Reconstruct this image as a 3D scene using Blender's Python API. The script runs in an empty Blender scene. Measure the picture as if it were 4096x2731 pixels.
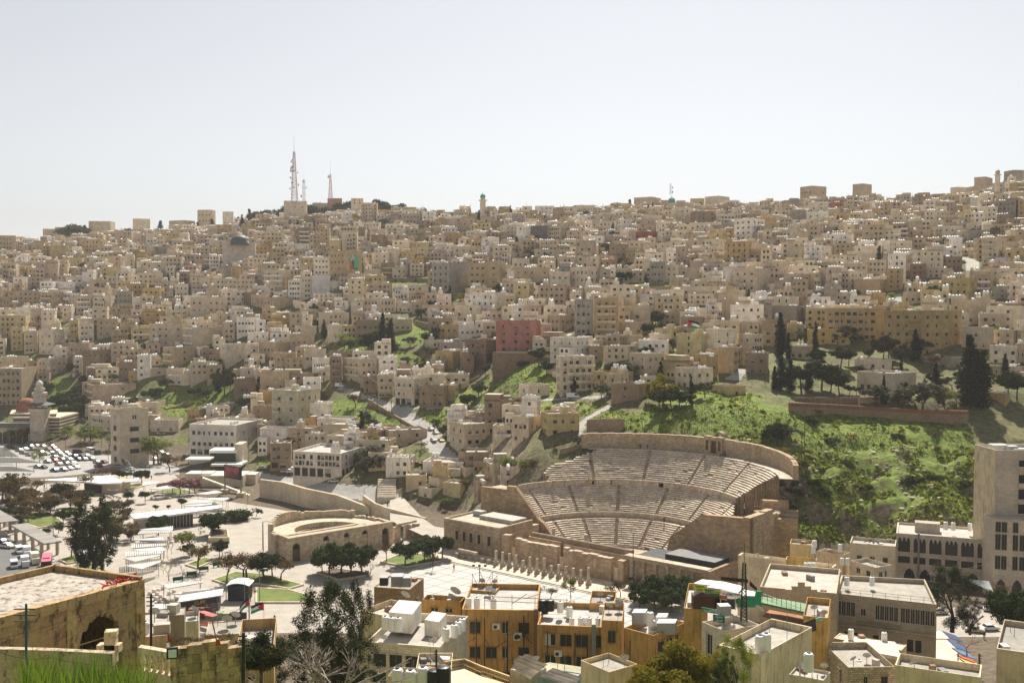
import bpy,math,random
import numpy as np
from mathutils import Vector,Matrix,noise as mnoise
R=math.radians
random.seed(7);rng=np.random.default_rng(7)
sc=bpy.context.scene
COL=sc.collection
# ------------------------------------------------------------------ camera, sky, sun, exposure
F,H=4200.0,76.5
PITCH=math.atan(165.5/F);CP,SP=math.cos(PITCH),math.sin(PITCH)
cam=bpy.data.cameras.new('camera');cam.sensor_width=36;cam.lens=36*F/4096
cam.clip_start=.5;cam.clip_end=20000
camo=bpy.data.objects.new('camera',cam);COL.objects.link(camo)
camo.location=(0,0,H);camo.rotation_euler=(math.pi/2-PITCH,0,0)
sc.camera=camo
SUN_AZ,SUN_EL=R(10.0),R(48)
world=bpy.data.worlds.new('World');sc.world=world;world.use_nodes=True
wn,wl=world.node_tree.nodes,world.node_tree.links
bg=wn['Background']
sky=wn.new('ShaderNodeTexSky');sky.sky_type='NISHITA';sky.sun_disc=False
sky.sun_elevation=SUN_EL;sky.sun_rotation=SUN_AZ
sky.air_density=1.0;sky.dust_density=2.0;sky.ozone_density=1.0;sky.altitude=800
hs=wn.new('ShaderNodeHueSaturation');hs.inputs['Saturation'].default_value=.26
wl.new(sky.outputs[0],hs.inputs['Color']);wl.new(hs.outputs[0],bg.inputs['Color'])
bg.inputs['Strength'].default_value=.068
sun=bpy.data.lights.new('sun','SUN');sun.energy=5.0;sun.angle=R(.53);sun.color=(1,.93,.81)
suno=bpy.data.objects.new('sun',sun);COL.objects.link(suno)
sd=Vector((math.sin(SUN_AZ)*math.cos(SUN_EL),math.cos(SUN_AZ)*math.cos(SUN_EL),math.sin(SUN_EL)))
suno.rotation_euler=sd.to_track_quat('Z','Y').to_euler();suno.location=(0,0,300)
vs=sc.view_settings;vs.view_transform='Standard';vs.look='None';vs.gamma=1;vs.exposure=.68;vs.use_curve_mapping=False
cy=sc.cycles
try:
 cy.use_denoising=True;cy.denoiser='OPENIMAGEDENOISE';cy.denoising_input_passes='RGB_ALBEDO_NORMAL'
 cy.max_bounces=5;cy.diffuse_bounces=3;cy.glossy_bounces=2;cy.transmission_bounces=2;cy.transparent_max_bounces=4
 cy.volume_bounces=0;cy.use_adaptive_sampling=True;cy.adaptive_threshold=.02
 cy.caustics_reflective=False;cy.caustics_refractive=False;sc.render.use_persistent_data=False
except Exception as e:
 print(e)
# ------------------------------------------------------------------ projection helpers (photo pixels <-> places)
def ray(px,py):
 x=(px-2048)/F;v=-(py-1365.5)/F
 y=CP+v*SP;z=-SP+v*CP
 return x/y,z/y
def PZ(px,py,z=0.0):
 a,b=ray(px,py);t=(z-H)/b
 return Vector((a*t,t,z))
def PY(px,py,Y):
 a,b=ray(px,py);return Vector((a*Y,Y,H+b*Y))
def proj(p):
 Z=p[2]-H;d=p[1]*CP-Z*SP;u=p[1]*SP+Z*CP
 return 2048+F*p[0]/d,1365.5-F*u/d
CROPS={'q1':(400,1850,.44643),'q2':(0,1880,.4686),'q3':(480,2050,.47976),'q4':(2380,2250,.5369),'q5':(500,2300,.48115),'q6':(3600,2300,.4811),'r1':(3050,2250,.30675),'r2':(1400,2250,.30675)}
def c(k,x,y):
 if isinstance(k,int):return((k-1)%4)*1024+x*.44638,(550 if k<5 else 1250)+y*.44638
 if k=='o':return 800+x*.42517,1750+y*.42517
 if k=='A':return 1750+x*.3444,1680+y*.3444
 if k=='B':return 2450+x*.3444,1680+y*.3444
 if k=='C':return 2000+x*.38265,2050+y*.38265
 if k=='P':return x*.3189,1600+y*.3189
 if k=='s':return x,y
 if k in CROPS:x0,y0,f_=CROPS[k];return x0+x*f_,y0+y*f_
 return 1024*(int(k[1])-1)+x*.49805,1950+y*.49805
# ------------------------------------------------------------------ materials
MATS={}
class NT:
 def __init__(s,name):
  m=bpy.data.materials.new(name);m.use_nodes=True
  s.m=m;s.n=m.node_tree.nodes;s.l=m.node_tree.links;s.b=s.n['Principled BSDF'];MATS[name]=m
  s.b.inputs['Specular IOR Level'].default_value=.25
 def add(s,t,**kw):
  n=s.n.new('ShaderNode'+t)
  for k,v in kw.items():setattr(n,k,v)
  return n
 def put(s,sock,v):
  if hasattr(v,'is_output')or isinstance(v,bpy.types.NodeSocket):s.l.new(v,sock)
  else:sock.default_value=v
 def math(s,op,a,b=0.0,cl=False):
  n=s.add('Math',operation=op,use_clamp=cl);s.put(n.inputs[0],a);s.put(n.inputs[1],b);return n.outputs[0]
 def vmath(s,op,a,b=(0,0,0)):
  n=s.add('VectorMath',operation=op);s.put(n.inputs[0],a);s.put(n.inputs[1],b)
  return n.outputs['Value']if op=='DOT_PRODUCT' else n.outputs[0]
 def mix(s,f,a,b,bt='MIX'):
  n=s.add('Mix',data_type='RGBA',blend_type=bt);s.put(n.inputs[0],f);s.put(n.inputs[6],a);s.put(n.inputs[7],b);return n.outputs[2]
 def noise(s,vec,scale,detail=3,rough=.55,dim='3D'):
  n=s.add('TexNoise',noise_dimensions=dim);s.l.new(vec,n.inputs['Vector']);n.inputs['Scale'].default_value=scale
  n.inputs['Detail'].default_value=detail;n.inputs['Roughness'].default_value=rough;return n.outputs[0]
 def ramp(s,f,a,b,lo=0.0,hi=1.0):
  n=s.add('MapRange');s.put(n.inputs[0],f);n.inputs[1].default_value=a;n.inputs[2].default_value=b
  n.inputs[3].default_value=lo;n.inputs[4].default_value=hi;return n.outputs[0]
 def grey(s,f):
  n=s.add('CombineColor');[s.put(n.inputs[i],f)for i in range(3)];return n.outputs[0]
 def pos(s):return s.add('NewGeometry').outputs['Position']
 def col(s,name='Col'):return s.add('Attribute',attribute_name=name).outputs['Color']
 def facade_uv(s,scale=(1,1,1)):
  g=s.add('NewGeometry')
  t=s.vmath('NORMALIZE',s.vmath('CROSS_PRODUCT',(0,0,1),g.outputs['True Normal']))
  u=s.vmath('DOT_PRODUCT',t,g.outputs['Position'])
  z=s.add('SeparateXYZ');s.l.new(g.outputs['Position'],z.inputs[0])
  nz=s.add('SeparateXYZ');s.l.new(g.outputs['True Normal'],nz.inputs[0])
  flat=s.math('GREATER_THAN',s.math('ABSOLUTE',nz.outputs[2]),.75);inv=s.math('SUBTRACT',1.0,flat)
  uu=s.math('ADD',s.math('MULTIPLY',u,inv),s.math('MULTIPLY',z.outputs[0],flat))
  vv=s.math('ADD',s.math('MULTIPLY',z.outputs[2],inv),s.math('MULTIPLY',z.outputs[1],flat))
  cmb=s.add('CombineXYZ');s.put(cmb.inputs[0],s.math('MULTIPLY',uu,scale[0]));s.put(cmb.inputs[1],s.math('MULTIPLY',vv,s.math('ADD',s.math('MULTIPLY',inv,scale[1]),s.math('MULTIPLY',flat,scale[0]))))
  return cmb.outputs[0],z.outputs[2]
 def out(s,color,rough=.9,bump=None,bs=.3,bd=.1):
  s.put(s.b.inputs['Base Color'],color);s.put(s.b.inputs['Roughness'],rough)
  if bump is not None:
   b=s.add('Bump');b.inputs['Strength'].default_value=bs;b.inputs['Distance'].default_value=bd
   s.l.new(bump,b.inputs['Height']);s.l.new(b.outputs[0],s.b.inputs['Normal'])
  return s.m
def m_plaster(name,stain=.35):
 t=NT(name);p=t.pos();cl=t.col()
 n1=t.noise(p,.35,4);n2=t.noise(p,2.2,3)
 uv,z=t.facade_uv((2.2,.22,1));st=t.noise(uv,1.0,4,.65)
 f=t.math('MULTIPLY',t.ramp(n1,.3,.7,.80,1.14),t.ramp(n2,.3,.7,.92,1.07))
 f=t.math('MULTIPLY',f,t.ramp(st,.50,.72,1.0,1-stain))
 cc=t.mix(1.0,cl,t.grey(f),'MULTIPLY')
 patch=t.ramp(t.noise(p,.55,5,.7),.60,.66,0,.45)
 cc=t.mix(patch,cc,t.mix(1.0,cl,(.72,.66,.60,1),'MULTIPLY'))
 cc=t.mix(1.0,cc,(1.02,.975,.92,1),'MULTIPLY')
 return t.out(cc,.92,n2,.25,.05)
def m_stone(name,bw=.9,bh=.42,joint=.03,vary=.35,stain=.5,dark=(.30,.24,.19,1),bump=.5):
 t=NT(name);p=t.pos();cl=t.col();uv,z=t.facade_uv()
 br=t.add('TexBrick');t.l.new(uv,br.inputs['Vector']);br.inputs['Scale'].default_value=1
 br.inputs['Color1'].default_value=(1,1,1,1);br.inputs['Color2'].default_value=(1-vary,1-vary*1.05,1-vary*1.1,1)
 br.inputs['Mortar'].default_value=(.5,.46,.42,1);br.inputs['Mortar Size'].default_value=joint;br.inputs['Brick Width'].default_value=bw
 br.inputs['Row Height'].default_value=bh;br.inputs['Bias'].default_value=-.1
 n1=t.noise(p,.22,5,.65);n2=t.noise(p,1.6,4,.6)
 cc=t.mix(1.0,cl,br.outputs['Color'],'MULTIPLY')
 cc=t.mix(1.0,cc,t.grey(t.math('MULTIPLY',t.ramp(n1,.3,.7,.78,1.15),t.ramp(n2,.25,.75,.82,1.12))),'MULTIPLY')
 suv,_=t.facade_uv((1.3,.13,1));st=t.noise(suv,1.0,5,.7)
 sf=t.math('MULTIPLY',t.ramp(st,.50,.68,0,stain),t.ramp(n2,.35,.6,.3,1))
 cc=t.mix(sf,cc,dark);cc=t.mix(1.0,cc,(1.01,.975,.92,1),'MULTIPLY')
 return t.out(cc,.93,br.outputs['Fac'],-bump,.06)
def m_flat(name,color,rough=.8,vary=.12,scale=1.5,metal=0.0,spec=.25,attr=False):
 t=NT(name);n=t.noise(t.pos(),scale,4)
 base=t.col()if attr else color
 cc=t.mix(1.0,base,t.grey(t.ramp(n,.3,.7,1-vary,1+vary)),'MULTIPLY')
 t.b.inputs['Metallic'].default_value=metal;t.b.inputs['Specular IOR Level'].default_value=spec
 return t.out(cc,rough)
m_plaster('plaster');m_plaster('plaster_old',.6)
def m_ruin():
 t=NT('ruin_plaster');p=t.pos();cl=t.col();n1=t.noise(p,.5,6,.7);n2=t.noise(p,3,5,.7);uv,z=t.facade_uv((1.2,.5,1));n3=t.noise(uv,1.0,6,.75)
 cc=t.mix(t.ramp(n1,.42,.6),cl,t.mix(1.0,cl,(1.12,1.15,1.2,1),'MULTIPLY'));cc=t.mix(t.ramp(n3,.50,.60,0,.8),cc,(.07,.05,.035,1));cc=t.mix(1.0,cc,t.grey(t.ramp(n2,.3,.7,.75,1.15)),'MULTIPLY')
 t.out(cc,.95,n2,.8,.12)
m_ruin()
m_stone('ashlar',1.1,.52,.025,.38,.55);m_stone('roman_stone',1.25,.6,.02,.36,.8,(.22,.16,.12,1),.7)
m_stone('cut_stone',.75,.32,.02,.16,.25);m_stone('rubble',.5,.3,.05,.45,.4)
m_stone('pale_ashlar',1.4,.55,.012,.14,.30,(.45,.38,.30,1))
m_flat('painted',(.5,.5,.5,1),.6,.08,attr=True);m_flat('matte',(.5,.5,.5,1),.9,.22,.8,attr=True)
def m_roofing():
 t=NT('roofing');p=t.pos();a,b,d=t.noise(p,.3,5,.7),t.noise(p,1.7,5,.7),t.noise(p,.9,6,.75)
 cc=t.mix(1.0,t.col(),t.grey(t.math('MULTIPLY',t.ramp(a,.3,.7,.62,.92),t.ramp(b,.3,.7,.82,1.12))),'MULTIPLY');cc=t.mix(t.ramp(d,.56,.64,0,.45),cc,(.16,.13,.10,1));t.out(cc,.95,b,.4,.05)
m_roofing()
m_flat('glass',(.022,.024,.026,1),.3,.3,.3,spec=.3)
m_flat('dark_void',(.012,.011,.010,1),.95);m_flat('white_plastic',(.80,.80,.78,1),.38,.05)
m_flat('black_plastic',(.02,.02,.022,1),.4);m_flat('steel',(.30,.30,.30,1),.45,.1,metal=.7)
m_flat('dark_metal',(.045,.043,.04,1),.6);m_flat('galvanised',(.52,.53,.54,1),.5,.12,metal=.3)
m_flat('frame_white',(.62,.61,.58,1),.55);m_flat('rust',(.16,.075,.04,1),.85,.4,3)
def m_leaf(name,a,b,trans=.25):
 t=NT(name);n=t.noise(t.pos(),.9,3);oi=t.add('ObjectInfo')
 cc=t.mix(t.ramp(n,.35,.65),a,b)
 cc=t.mix(1.0,cc,t.grey(t.ramp(oi.outputs['Random'],0,1,.75,1.2)),'MULTIPLY')
 t.out(cc,.85);t.b.inputs['Specular IOR Level'].default_value=.04
 tr=t.add('BsdfTranslucent');t.l.new(cc,tr.inputs[0]);mx=t.add('MixShader');mx.inputs[0].default_value=trans
 t.l.new(t.b.outputs[0],mx.inputs[1]);t.l.new(tr.outputs[0],mx.inputs[2]);t.l.new(mx.outputs[0],t.n['Material Output'].inputs[0])
m_leaf('leaf_cypress',(.016,.022,.012,1),(.03,.036,.018,1),.1);m_leaf('leaf_pine',(.03,.042,.02,1),(.06,.07,.03,1),.15)
m_leaf('leaf_ficus',(.028,.046,.016,1),(.055,.08,.024,1),.2);m_leaf('leaf_olive',(.06,.065,.042,1),(.11,.11,.07,1))
m_leaf('leaf_fresh',(.13,.17,.04,1),(.24,.26,.07,1),.4);m_leaf('leaf_yellow',(.16,.15,.02,1),(.28,.23,.03,1),.35)
m_leaf('leaf_dry',(.09,.062,.028,1),(.15,.10,.045,1));m_leaf('leaf_pink',(.24,.11,.12,1),(.36,.2,.2,1),.3)
m_leaf('leaf_grass',(.07,.13,.02,1),(.17,.23,.035,1),.4);m_leaf('leaf_palm',(.05,.06,.022,1),(.1,.11,.04,1))
m_leaf('leaf_weed',(.11,.17,.03,1),(.30,.31,.04,1),.4)
m_flat('bark',(.10,.078,.06,1),.95,.3,3);m_flat('bark_pale',(.30,.26,.22,1),.95,.3,3)
# ------------------------------------------------------------------ mesh building
class MB:
 """collects faces with a colour each; build() links them as one mesh object"""
 def __init__(s):s.v=[];s.f=[];s.c=[];s.m=[]
 def face(s,pts,col=(.5,.5,.5),m=0):
  i=len(s.v);s.v.extend([tuple(p)for p in pts]);s.f.append(tuple(range(i,i+len(pts))));s.c.append(col);s.m.append(m)
 def box(s,cx,cy,cz,sx,sy,sz,col=(.5,.5,.5),rz=0.0,m=0,top=None,bottom=False):
  ca,sa=math.cos(rz),math.sin(rz)
  P=[(cx+x*sx/2*ca-y*sy/2*sa,cy+x*sx/2*sa+y*sy/2*ca)for x,y in((-1,-1),(1,-1),(1,1),(-1,1))]
  s.prism(P,cz,cz+sz,col,m,top,bottom)
 def prism(s,P,z0,z1,col=(.5,.5,.5),m=0,top=None,bottom=False):
  i=len(s.v);n=len(P);s.v.extend([(p[0],p[1],z0)for p in P]);s.v.extend([(p[0],p[1],z1)for p in P])
  for k in range(n):
   j=(k+1)%n;s.f.append((i+k,i+j,i+n+j,i+n+k));s.c.append(col);s.m.append(m)
  s.f.append(tuple(i+n+k for k in range(n)));s.c.append(top or col);s.m.append(m)
  if bottom:s.f.append(tuple(i+n-1-k for k in range(n)));s.c.append(col);s.m.append(m)
 def hexa(s,A,B,col=(.5,.5,.5),m=0):
  """solid between two quads A (front) and B (back)"""
  i=len(s.v);s.v.extend([tuple(p)for p in A]+[tuple(p)for p in B])
  for q in((0,1,2,3),(7,6,5,4),(0,4,5,1),(1,5,6,2),(2,6,7,3),(3,7,4,0)):
   s.f.append(tuple(i+k for k in q));s.c.append(col);s.m.append(m)
 def tube(s,a,b,r0,r1=None,n=6,col=(.5,.5,.5),m=0,cap=True):
  a=Vector(a);b=Vector(b);r1=r0 if r1 is None else r1
  d=(b-a).normalized();x=d.orthogonal().normalized();y=d.cross(x);i=len(s.v)
  for p,r in((a,r0),(b,r1)):
   for k in range(n):
    t=2*math.pi*k/n;s.v.append(tuple(p+x*(math.cos(t)*r)+y*(math.sin(t)*r)))
  for k in range(n):
   j=(k+1)%n;s.f.append((i+k,i+j,i+n+j,i+n+k));s.c.append(col);s.m.append(m)
  if cap:s.f.append(tuple(i+n+k for k in range(n)));s.c.append(col);s.m.append(m)
 def lathe(s,cx,cy,prof,n=12,col=(.5,.5,.5),m=0,a0=0.0,a1=2*math.pi):
  i=len(s.v);full=a1-a0>6.28;k1=n if full else n+1
  for r,z in prof:
   for k in range(k1):
    t=a0+(a1-a0)*k/n;s.v.append((cx+r*math.cos(t),cy+r*math.sin(t),z))
  for q in range(len(prof)-1):
   for k in range(n):
    j=(k+1)%k1
    s.f.append((i+q*k1+k,i+q*k1+j,i+(q+1)*k1+j,i+(q+1)*k1+k));s.c.append(col);s.m.append(m)
 def mesh(s,name,mats,loc=(0,0,0),smooth=False):
  me=bpy.data.meshes.new(name)
  v=np.array(s.v,dtype=np.float64).reshape(-1,3)-np.array(loc)
  me.from_pydata(v.tolist(),[],s.f)
  for m in([mats]if isinstance(mats,str)else mats):me.materials.append(MATS[m])
  a=me.attributes.new('Col','FLOAT_COLOR','FACE')
  cc=np.ones((len(s.c),4),np.float32)
  if s.c:cc[:,:3]=np.array([x[:3]for x in s.c]);a.data.foreach_set('color',cc.ravel())
  if any(s.m):me.polygons.foreach_set('material_index',s.m)
  if smooth:me.polygons.foreach_set('use_smooth',[True]*len(s.f))
  me.update();return me
 def build(s,name,mats,parent=None,loc=None,smooth=False):
  if loc is None:loc=wloc(parent)if parent else(0,0,0)
  o=bpy.data.objects.new(name,s.mesh(name,mats,loc,smooth));COL.objects.link(o)
  if parent:o.parent=parent
  else:o.location=loc
  return o
WL={}
def wloc(o):
 l=Vector((0,0,0))
 while o:l=l+Vector(o.location);o=o.parent
 return tuple(l)
def tag(o,label=None,cat=None,group=None,kind=None):
 if label:o['label']=label
 if cat:o['category']=cat
 if group:o['group']=group
 if kind:o['kind']=kind
 return o
def empty(name,loc,label=None,cat=None,group=None):
 o=bpy.data.objects.new(name,None);o.empty_display_size=1;o.location=loc;COL.objects.link(o)
 return tag(o,label,cat,group)
def inst(name,me,parent,loc,rz=0.0,sca=(1,1,1),rot=None):
 o=bpy.data.objects.new(name,me);COL.objects.link(o)
 o.location=loc;o.rotation_euler=rot or(0,0,rz);o.scale=sca
 if parent:o.parent=parent
 return o
# things whose label is made at the end from what stands near them
AUTO=[]
def auto(o,desc,cat,group,p):AUTO.append((o,desc,proj(p)));tag(o,None,cat,group);return o
LAND=[]
def landmark(phrase,px,py):LAND.append((phrase,px,py))
def jit(a):return random.uniform(-a,a)
def shade(col,k):return tuple(min(1,x*k)for x in col[:3])
# ------------------------------------------------------------------ terrain
TH=Vector((29.1,304.2,0.0));AX=R(50)
NEAR=[(-40,74.5),(0,74.2),(8,72.6),(16,70.3),(20,69.0),(23,67.6),(28,61),(45,52),(60,47),(75,44),(95,40),(115,27),(135,16),(160,9),(200,4),(228,0.3),(236,0)]
COLS={-700:[(560,0),(640,20,1),(760,62,1),(900,110,1),(1050,140,1),(1300,100,1)],0:[(585,0),(606,1690),(640,1575),(680,1440),(720,1320),(800,1180),(880,1085),(980,1005),(1050,985),(1300,105,1)],700:[(520,0),(560,1700),(600,1590),(640,1460),(700,1310),(780,1165),(880,1045),(980,960),(1050,945),(1300,115,1)],1100:[(440,0),(470,1810),(510,1710),(550,1610),(590,1490),(650,1340),(720,1210),(820,1075),(930,950),(1000,900),(1050,895),(1300,125,1)],1450:[(388,0),(408,1905),(440,1805),(480,1700),(520,1590),(560,1480),(610,1345),(680,1205),(770,1080),(870,960),(960,880),(1020,862),(1300,125,1)],1800:[(376,0),(395,1910),(420,1812),(450,1722),(480,1640),(520,1540),(560,1430),(610,1315),(680,1195),(770,1080),(870,970),(960,890),(1020,875),(1300,120,1)],2200:[(330,0),(345,1900),(360,1765),(385,1690),(420,1600),(450,1530),(480,1450),(520,1360),(570,1255),(640,1155),(730,1055),(830,955),(930,885),(1000,868),(1300,120,1)],2600:[(330,0),(345,1850),(355,1745),(370,1655),(395,1590),(430,1500),(470,1405),(520,1305),(590,1200),(680,1085),(790,970),(900,885),(980,845),(1050,840),(1300,130,1)],3000:[(320,0),(335,1950),(350,1800),(366,1690),(382,1612),(405,1570),(440,1480),(480,1390),(540,1275),(620,1150),(720,1028),(830,925),(950,858),(1030,848),(1300,135,1)],3400:[(312,0),(324,2080),(333,1965),(348,1850),(366,1745),(384,1668),(388,1606),(405,1560),(440,1452),(480,1365),(540,1250),(620,1125),(720,1000),(830,900),(950,838),(1030,836),(1300,140,1)],3800:[(302,0),(313,2090),(328,1960),(348,1830),(368,1722),(384,1655),(388,1596),(405,1550),(440,1425),(480,1325),(540,1205),(620,1080),(720,965),(820,880),(930,815),(1000,808),(1300,150,1)],4100:[(298,0),(310,2090),(328,1950),(348,1820),(368,1720),(384,1655),(388,1592),(405,1540),(440,1405),(480,1300),(540,1170),(620,1025),(700,915),(790,820),(870,755),(940,748),(1300,150,1)],4900:[(290,0),(320,20,1),(390,45,1),(540,90,1),(700,140,1),(870,185,1),(1000,190,1),(1300,150,1)]}
def smooth_interp(x,xs,ys):
 y=np.interp(x,xs,ys);k=5.0
 return(np.interp(x-k,xs,ys)+2*y+np.interp(x+k,xs,ys))/4
cpx=sorted(COLS)
UX=np.linspace(-.84,.84,560)
YL=np.concatenate([np.linspace(-20,60,44)[:-1],np.linspace(60,240,60)[:-1],np.linspace(240,480,170)[:-1],np.linspace(480,1060,180)[:-1],np.linspace(1060,2600,26)])
prof=[]
for px in cpx:
 ys,zs=[a for a,b in NEAR],[b for a,b in NEAR]
 for e in COLS[px]:
  z=0.0 if(len(e)==2 and e[1]==0)else(e[1]if len(e)==3 else PY(px,e[1],e[0]).z)
  ys.append(e[0]);zs.append(z)
 ys.append(2600);zs.append(60)
 prof.append(smooth_interp(YL,ys,zs))
prof=np.array(prof)
GX=UX[:,None]*(YL[None,:]+25);GY=np.broadcast_to(YL[None,:],GX.shape)
gpx=np.clip(2048+F*GX/np.maximum(GY,30),cpx[0],cpx[-1])
ci=np.clip(np.searchsorted(cpx,gpx)-1,0,len(cpx)-2)
ca=np.array(cpx,float);w=(gpx-ca[ci])/(ca[ci+1]-ca[ci]);w=w*w*(3-2*w)
jj=np.broadcast_to(np.arange(len(YL))[None,:],GX.shape)
GZ=prof[ci,jj]*(1-w)+prof[ci+1,jj]*w
def vnoise(x,y,s,seed):
 r=np.random.default_rng(seed);T=r.random((256,256));x=x/s;y=y/s
 xi=np.floor(x).astype(int);yi=np.floor(y).astype(int);fx=x-xi;fy=y-yi
 fx=fx*fx*(3-2*fx);fy=fy*fy*(3-2*fy);g=lambda a,b:T[a%256,b%256]
 return(g(xi,yi)*(1-fx)+g(xi+1,yi)*fx)*(1-fy)+(g(xi,yi+1)*(1-fx)+g(xi+1,yi+1)*fx)*fy-.5
hillm=np.clip((GZ-1.5)/6,0,1)*np.clip((GY-200)/60,0,1)
GZ=GZ+hillm*(vnoise(GX,GY,24,1)*2.4+vnoise(GX,GY,9,2)*1.5+vnoise(GX,GY,4,3)*.8)
cliff=((gpx>2700)&(GY>296)&(GY<384))*np.clip((GZ-1)/5,0,1)*np.clip((366-GY)/22,0,1)
GZ=GZ+cliff*(np.abs(vnoise(GX,GY,15,4))*8.0+vnoise(GX,GY,6,5)*4.2+vnoise(GX,GY,2.6,6)*1.4-1.6)
# the hollow of the theatre
dx,dy=GX-TH.x,GY-TH.y;rr=np.hypot(dx,dy);aa=np.degrees(np.arctan2(dy,dx))
hol=((rr<39)&(aa>-45)&(aa<141))|((rr<51.6)&(aa>-16)&(aa<96))|((rr<45)&(aa>90)&(aa<118))
GZ=np.where(hol,np.minimum(GZ,-.6),GZ)
front=(rr<52)&((aa<-40)|(aa>141))&(GY<345)
GZ=np.where(front,np.minimum(GZ,-.05),GZ)
def zt(X,Y):
 u=X/(Y+25);i=(u+.84)/1.68*559;i=min(max(i,0),558.999);i0=int(i);fi=i-i0
 j=int(np.searchsorted(YL,Y))-1;j=min(max(j,0),len(YL)-2);fj=min(max((Y-YL[j])/(YL[j+1]-YL[j]),0),1)
 return float((GZ[i0,j]*(1-fi)+GZ[i0+1,j]*fi)*(1-fj)+(GZ[i0,j+1]*(1-fi)+GZ[i0+1,j+1]*fi)*fj)
def hit(px,py,y0=240.0,y1=1100.0):
 a,b=ray(px,py);y=y0
 while y<y1:
  if H+b*y<=zt(a*y,y):return Vector((a*y,y,H+b*y))
  y+=1.5
 return Vector((a*y1,y1,zt(a*y1,y1)))
# what covers the ground, as areas seen in the photograph (photo pixels): grass slopes, roads
def inpoly(x,y,P):
 r=False;n=len(P);j=n-1
 for i in range(n):
  if(P[i][1]>y)!=(P[j][1]>y)and x<(P[j][0]-P[i][0])*(y-P[i][1])/(P[j][1]-P[i][1])+P[i][0]:r=not r
  j=i
 return r
K=lambda k,L:[c(k,x,y)for x,y in L]
GREEN=[K(8,[(0,780),(180,860),(1000,940),(1800,1020),(1870,1250),(1870,1568),(1860,2050),(0,2050),(-60,1500),(200,1400),(180,1250),(-100,1150),(-700,1080),(-1000,900),(-900,700),(-500,600)]),K(7,[(1100,900),(1600,660),(2294,760),(2294,1240),(1900,1100),(1000,1060),(830,1000),(900,900)]),K(7,[(0,500),(180,400),(390,560),(390,770),(0,790)]),K(7,[(0,800),(880,800),(650,940),(480,870),(260,880),(0,890)]),K(7,[(620,1050),(880,820),(1000,900),(830,1110),(640,1120)]),K(7,[(1110,760),(1300,690),(1300,790),(1100,790)]),K(7,[(600,620),(760,560),(890,640),(880,720),(760,720)]),K(6,[(770,740),(1000,800),(1180,900),(1330,1010),(1200,1040),(560,990),(600,900),(680,800)]),K(6,[(1350,880),(1750,850),(2294,830),(2294,900),(1750,930),(1600,1050),(1500,980)]),K(6,[(1730,840),(1840,700),(2294,480),(2294,830)]),K(6,[(1270,110),(1450,90),(1640,110),(1610,300),(1270,310)]),K(6,[(1180,350),(1600,350),(1600,500),(1250,490)]),K(6,[(650,260),(1270,190),(1270,360),(640,370)]),K(6,[(0,1180),(110,1150),(115,1390),(0,1370)]),K(6,[(180,1130),(430,1080),(430,1130),(300,1160)]),K(6,[(480,300),(640,170),(640,240)]),K(5,[(420,590),(560,570),(780,700),(770,960),(420,960)]),K(5,[(0,350),(330,370),(330,470),(0,430)]),K(5,[(1210,790),(1330,650),(2294,640),(2294,800),(1480,900),(1250,800)]),K(5,[(400,60),(590,50),(570,120),(400,120)]),K(5,[(1460,920),(1680,800),(1860,780),(1860,880),(1660,960)]),K(5,[(1530,1150),(1660,1080),(1660,1180)]),K(3,[(1150,1480),(1230,1490),(1230,1568),(1150,1568)]),K(7,[(1225,0),(1320,60),(1380,130),(1250,140)]),K(7,[(1970,0),(2120,20),(2120,70),(1960,70)]),K(8,[(1740,0),(1940,0),(1940,70),(1740,70)]),K(2,[(940,1270),(1570,1260),(1570,1400),(1300,1420),(940,1330)]),K(2,[(780,600),(950,560),(950,640),(790,650)]),K(2,[(1110,630),(1500,640),(1480,690),(1110,690)]),K(3,[(880,1300),(1420,1300),(1420,1420),(880,1420)]),K(7,[(330,590),(400,640),(400,770),(310,770)]),K(2,[(1450,1420),(1900,1400),(1920,1540),(1450,1540)])]
BARE=[K('s',c_)for c_ in[]]
ROADS=[K(6,[(720,690),(1000,780),(1200,880),(1330,980),(1470,1100),(1560,1250),(1620,1310),(1700,1340),(1830,1300),(1700,1200),(1640,1050),(1550,990),(1350,860),(1000,735),(760,660)]),K(6,[(1350,862),(1750,862),(2294,815),(2294,800),(1750,848),(1300,840)]),K(7,[(0,805),(400,785),(750,770),(880,760),(880,740),(500,760),(0,790)]),K(7,[(590,980),(880,815),(890,850),(690,950),(640,1060),(605,1110)]),K('s',[(1000,1882),(1100,1900),(1300,1930),(1520,1945),(1600,1985),(1660,2060),(1560,2090),(1450,2000),(1100,1945),(990,1920)]),K(7,[(1900,600),(2060,610),(2100,500),(2040,500)]),K(4,[(1745,1070),(1880,1100),(1900,1190),(1780,1190),(1760,1120)]),K(4,[(1150,1410),(1200,1410),(1200,1490),(1110,1500)])]
NI,NJ=GX.shape
Z0=GZ-H;pd=GY*CP-Z0*SP;pu=GY*SP+Z0*CP
ok=pd>5
ppx=np.where(ok,2048+F*GX/np.where(ok,pd,1),-9e9);ppy=np.where(ok,1365.5-F*pu/np.where(ok,pd,1),-9e9)
def pmask(P):
 x,y=ppx,ppy;r=np.zeros(x.shape,bool);n=len(P);j=n-1
 for i in range(n):
  a,b=P[i],P[j]
  if a[1]!=b[1]:
   r^=((a[1]>y)!=(b[1]>y))&(x<(b[0]-a[0])*(y-a[1])/(b[1]-a[1])+a[0])
  j=i
 return r
green=np.zeros(GX.shape);roadm=np.zeros(GX.shape)
for P in GREEN:green[pmask(P)&(GY>240)]=1
for P in ROADS:roadm[pmask(P)&(GY>330)]=1
green[(GY<60)&(GY>-30)]=.9;green[(GY>=60)&(GY<160)]=.5
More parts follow.
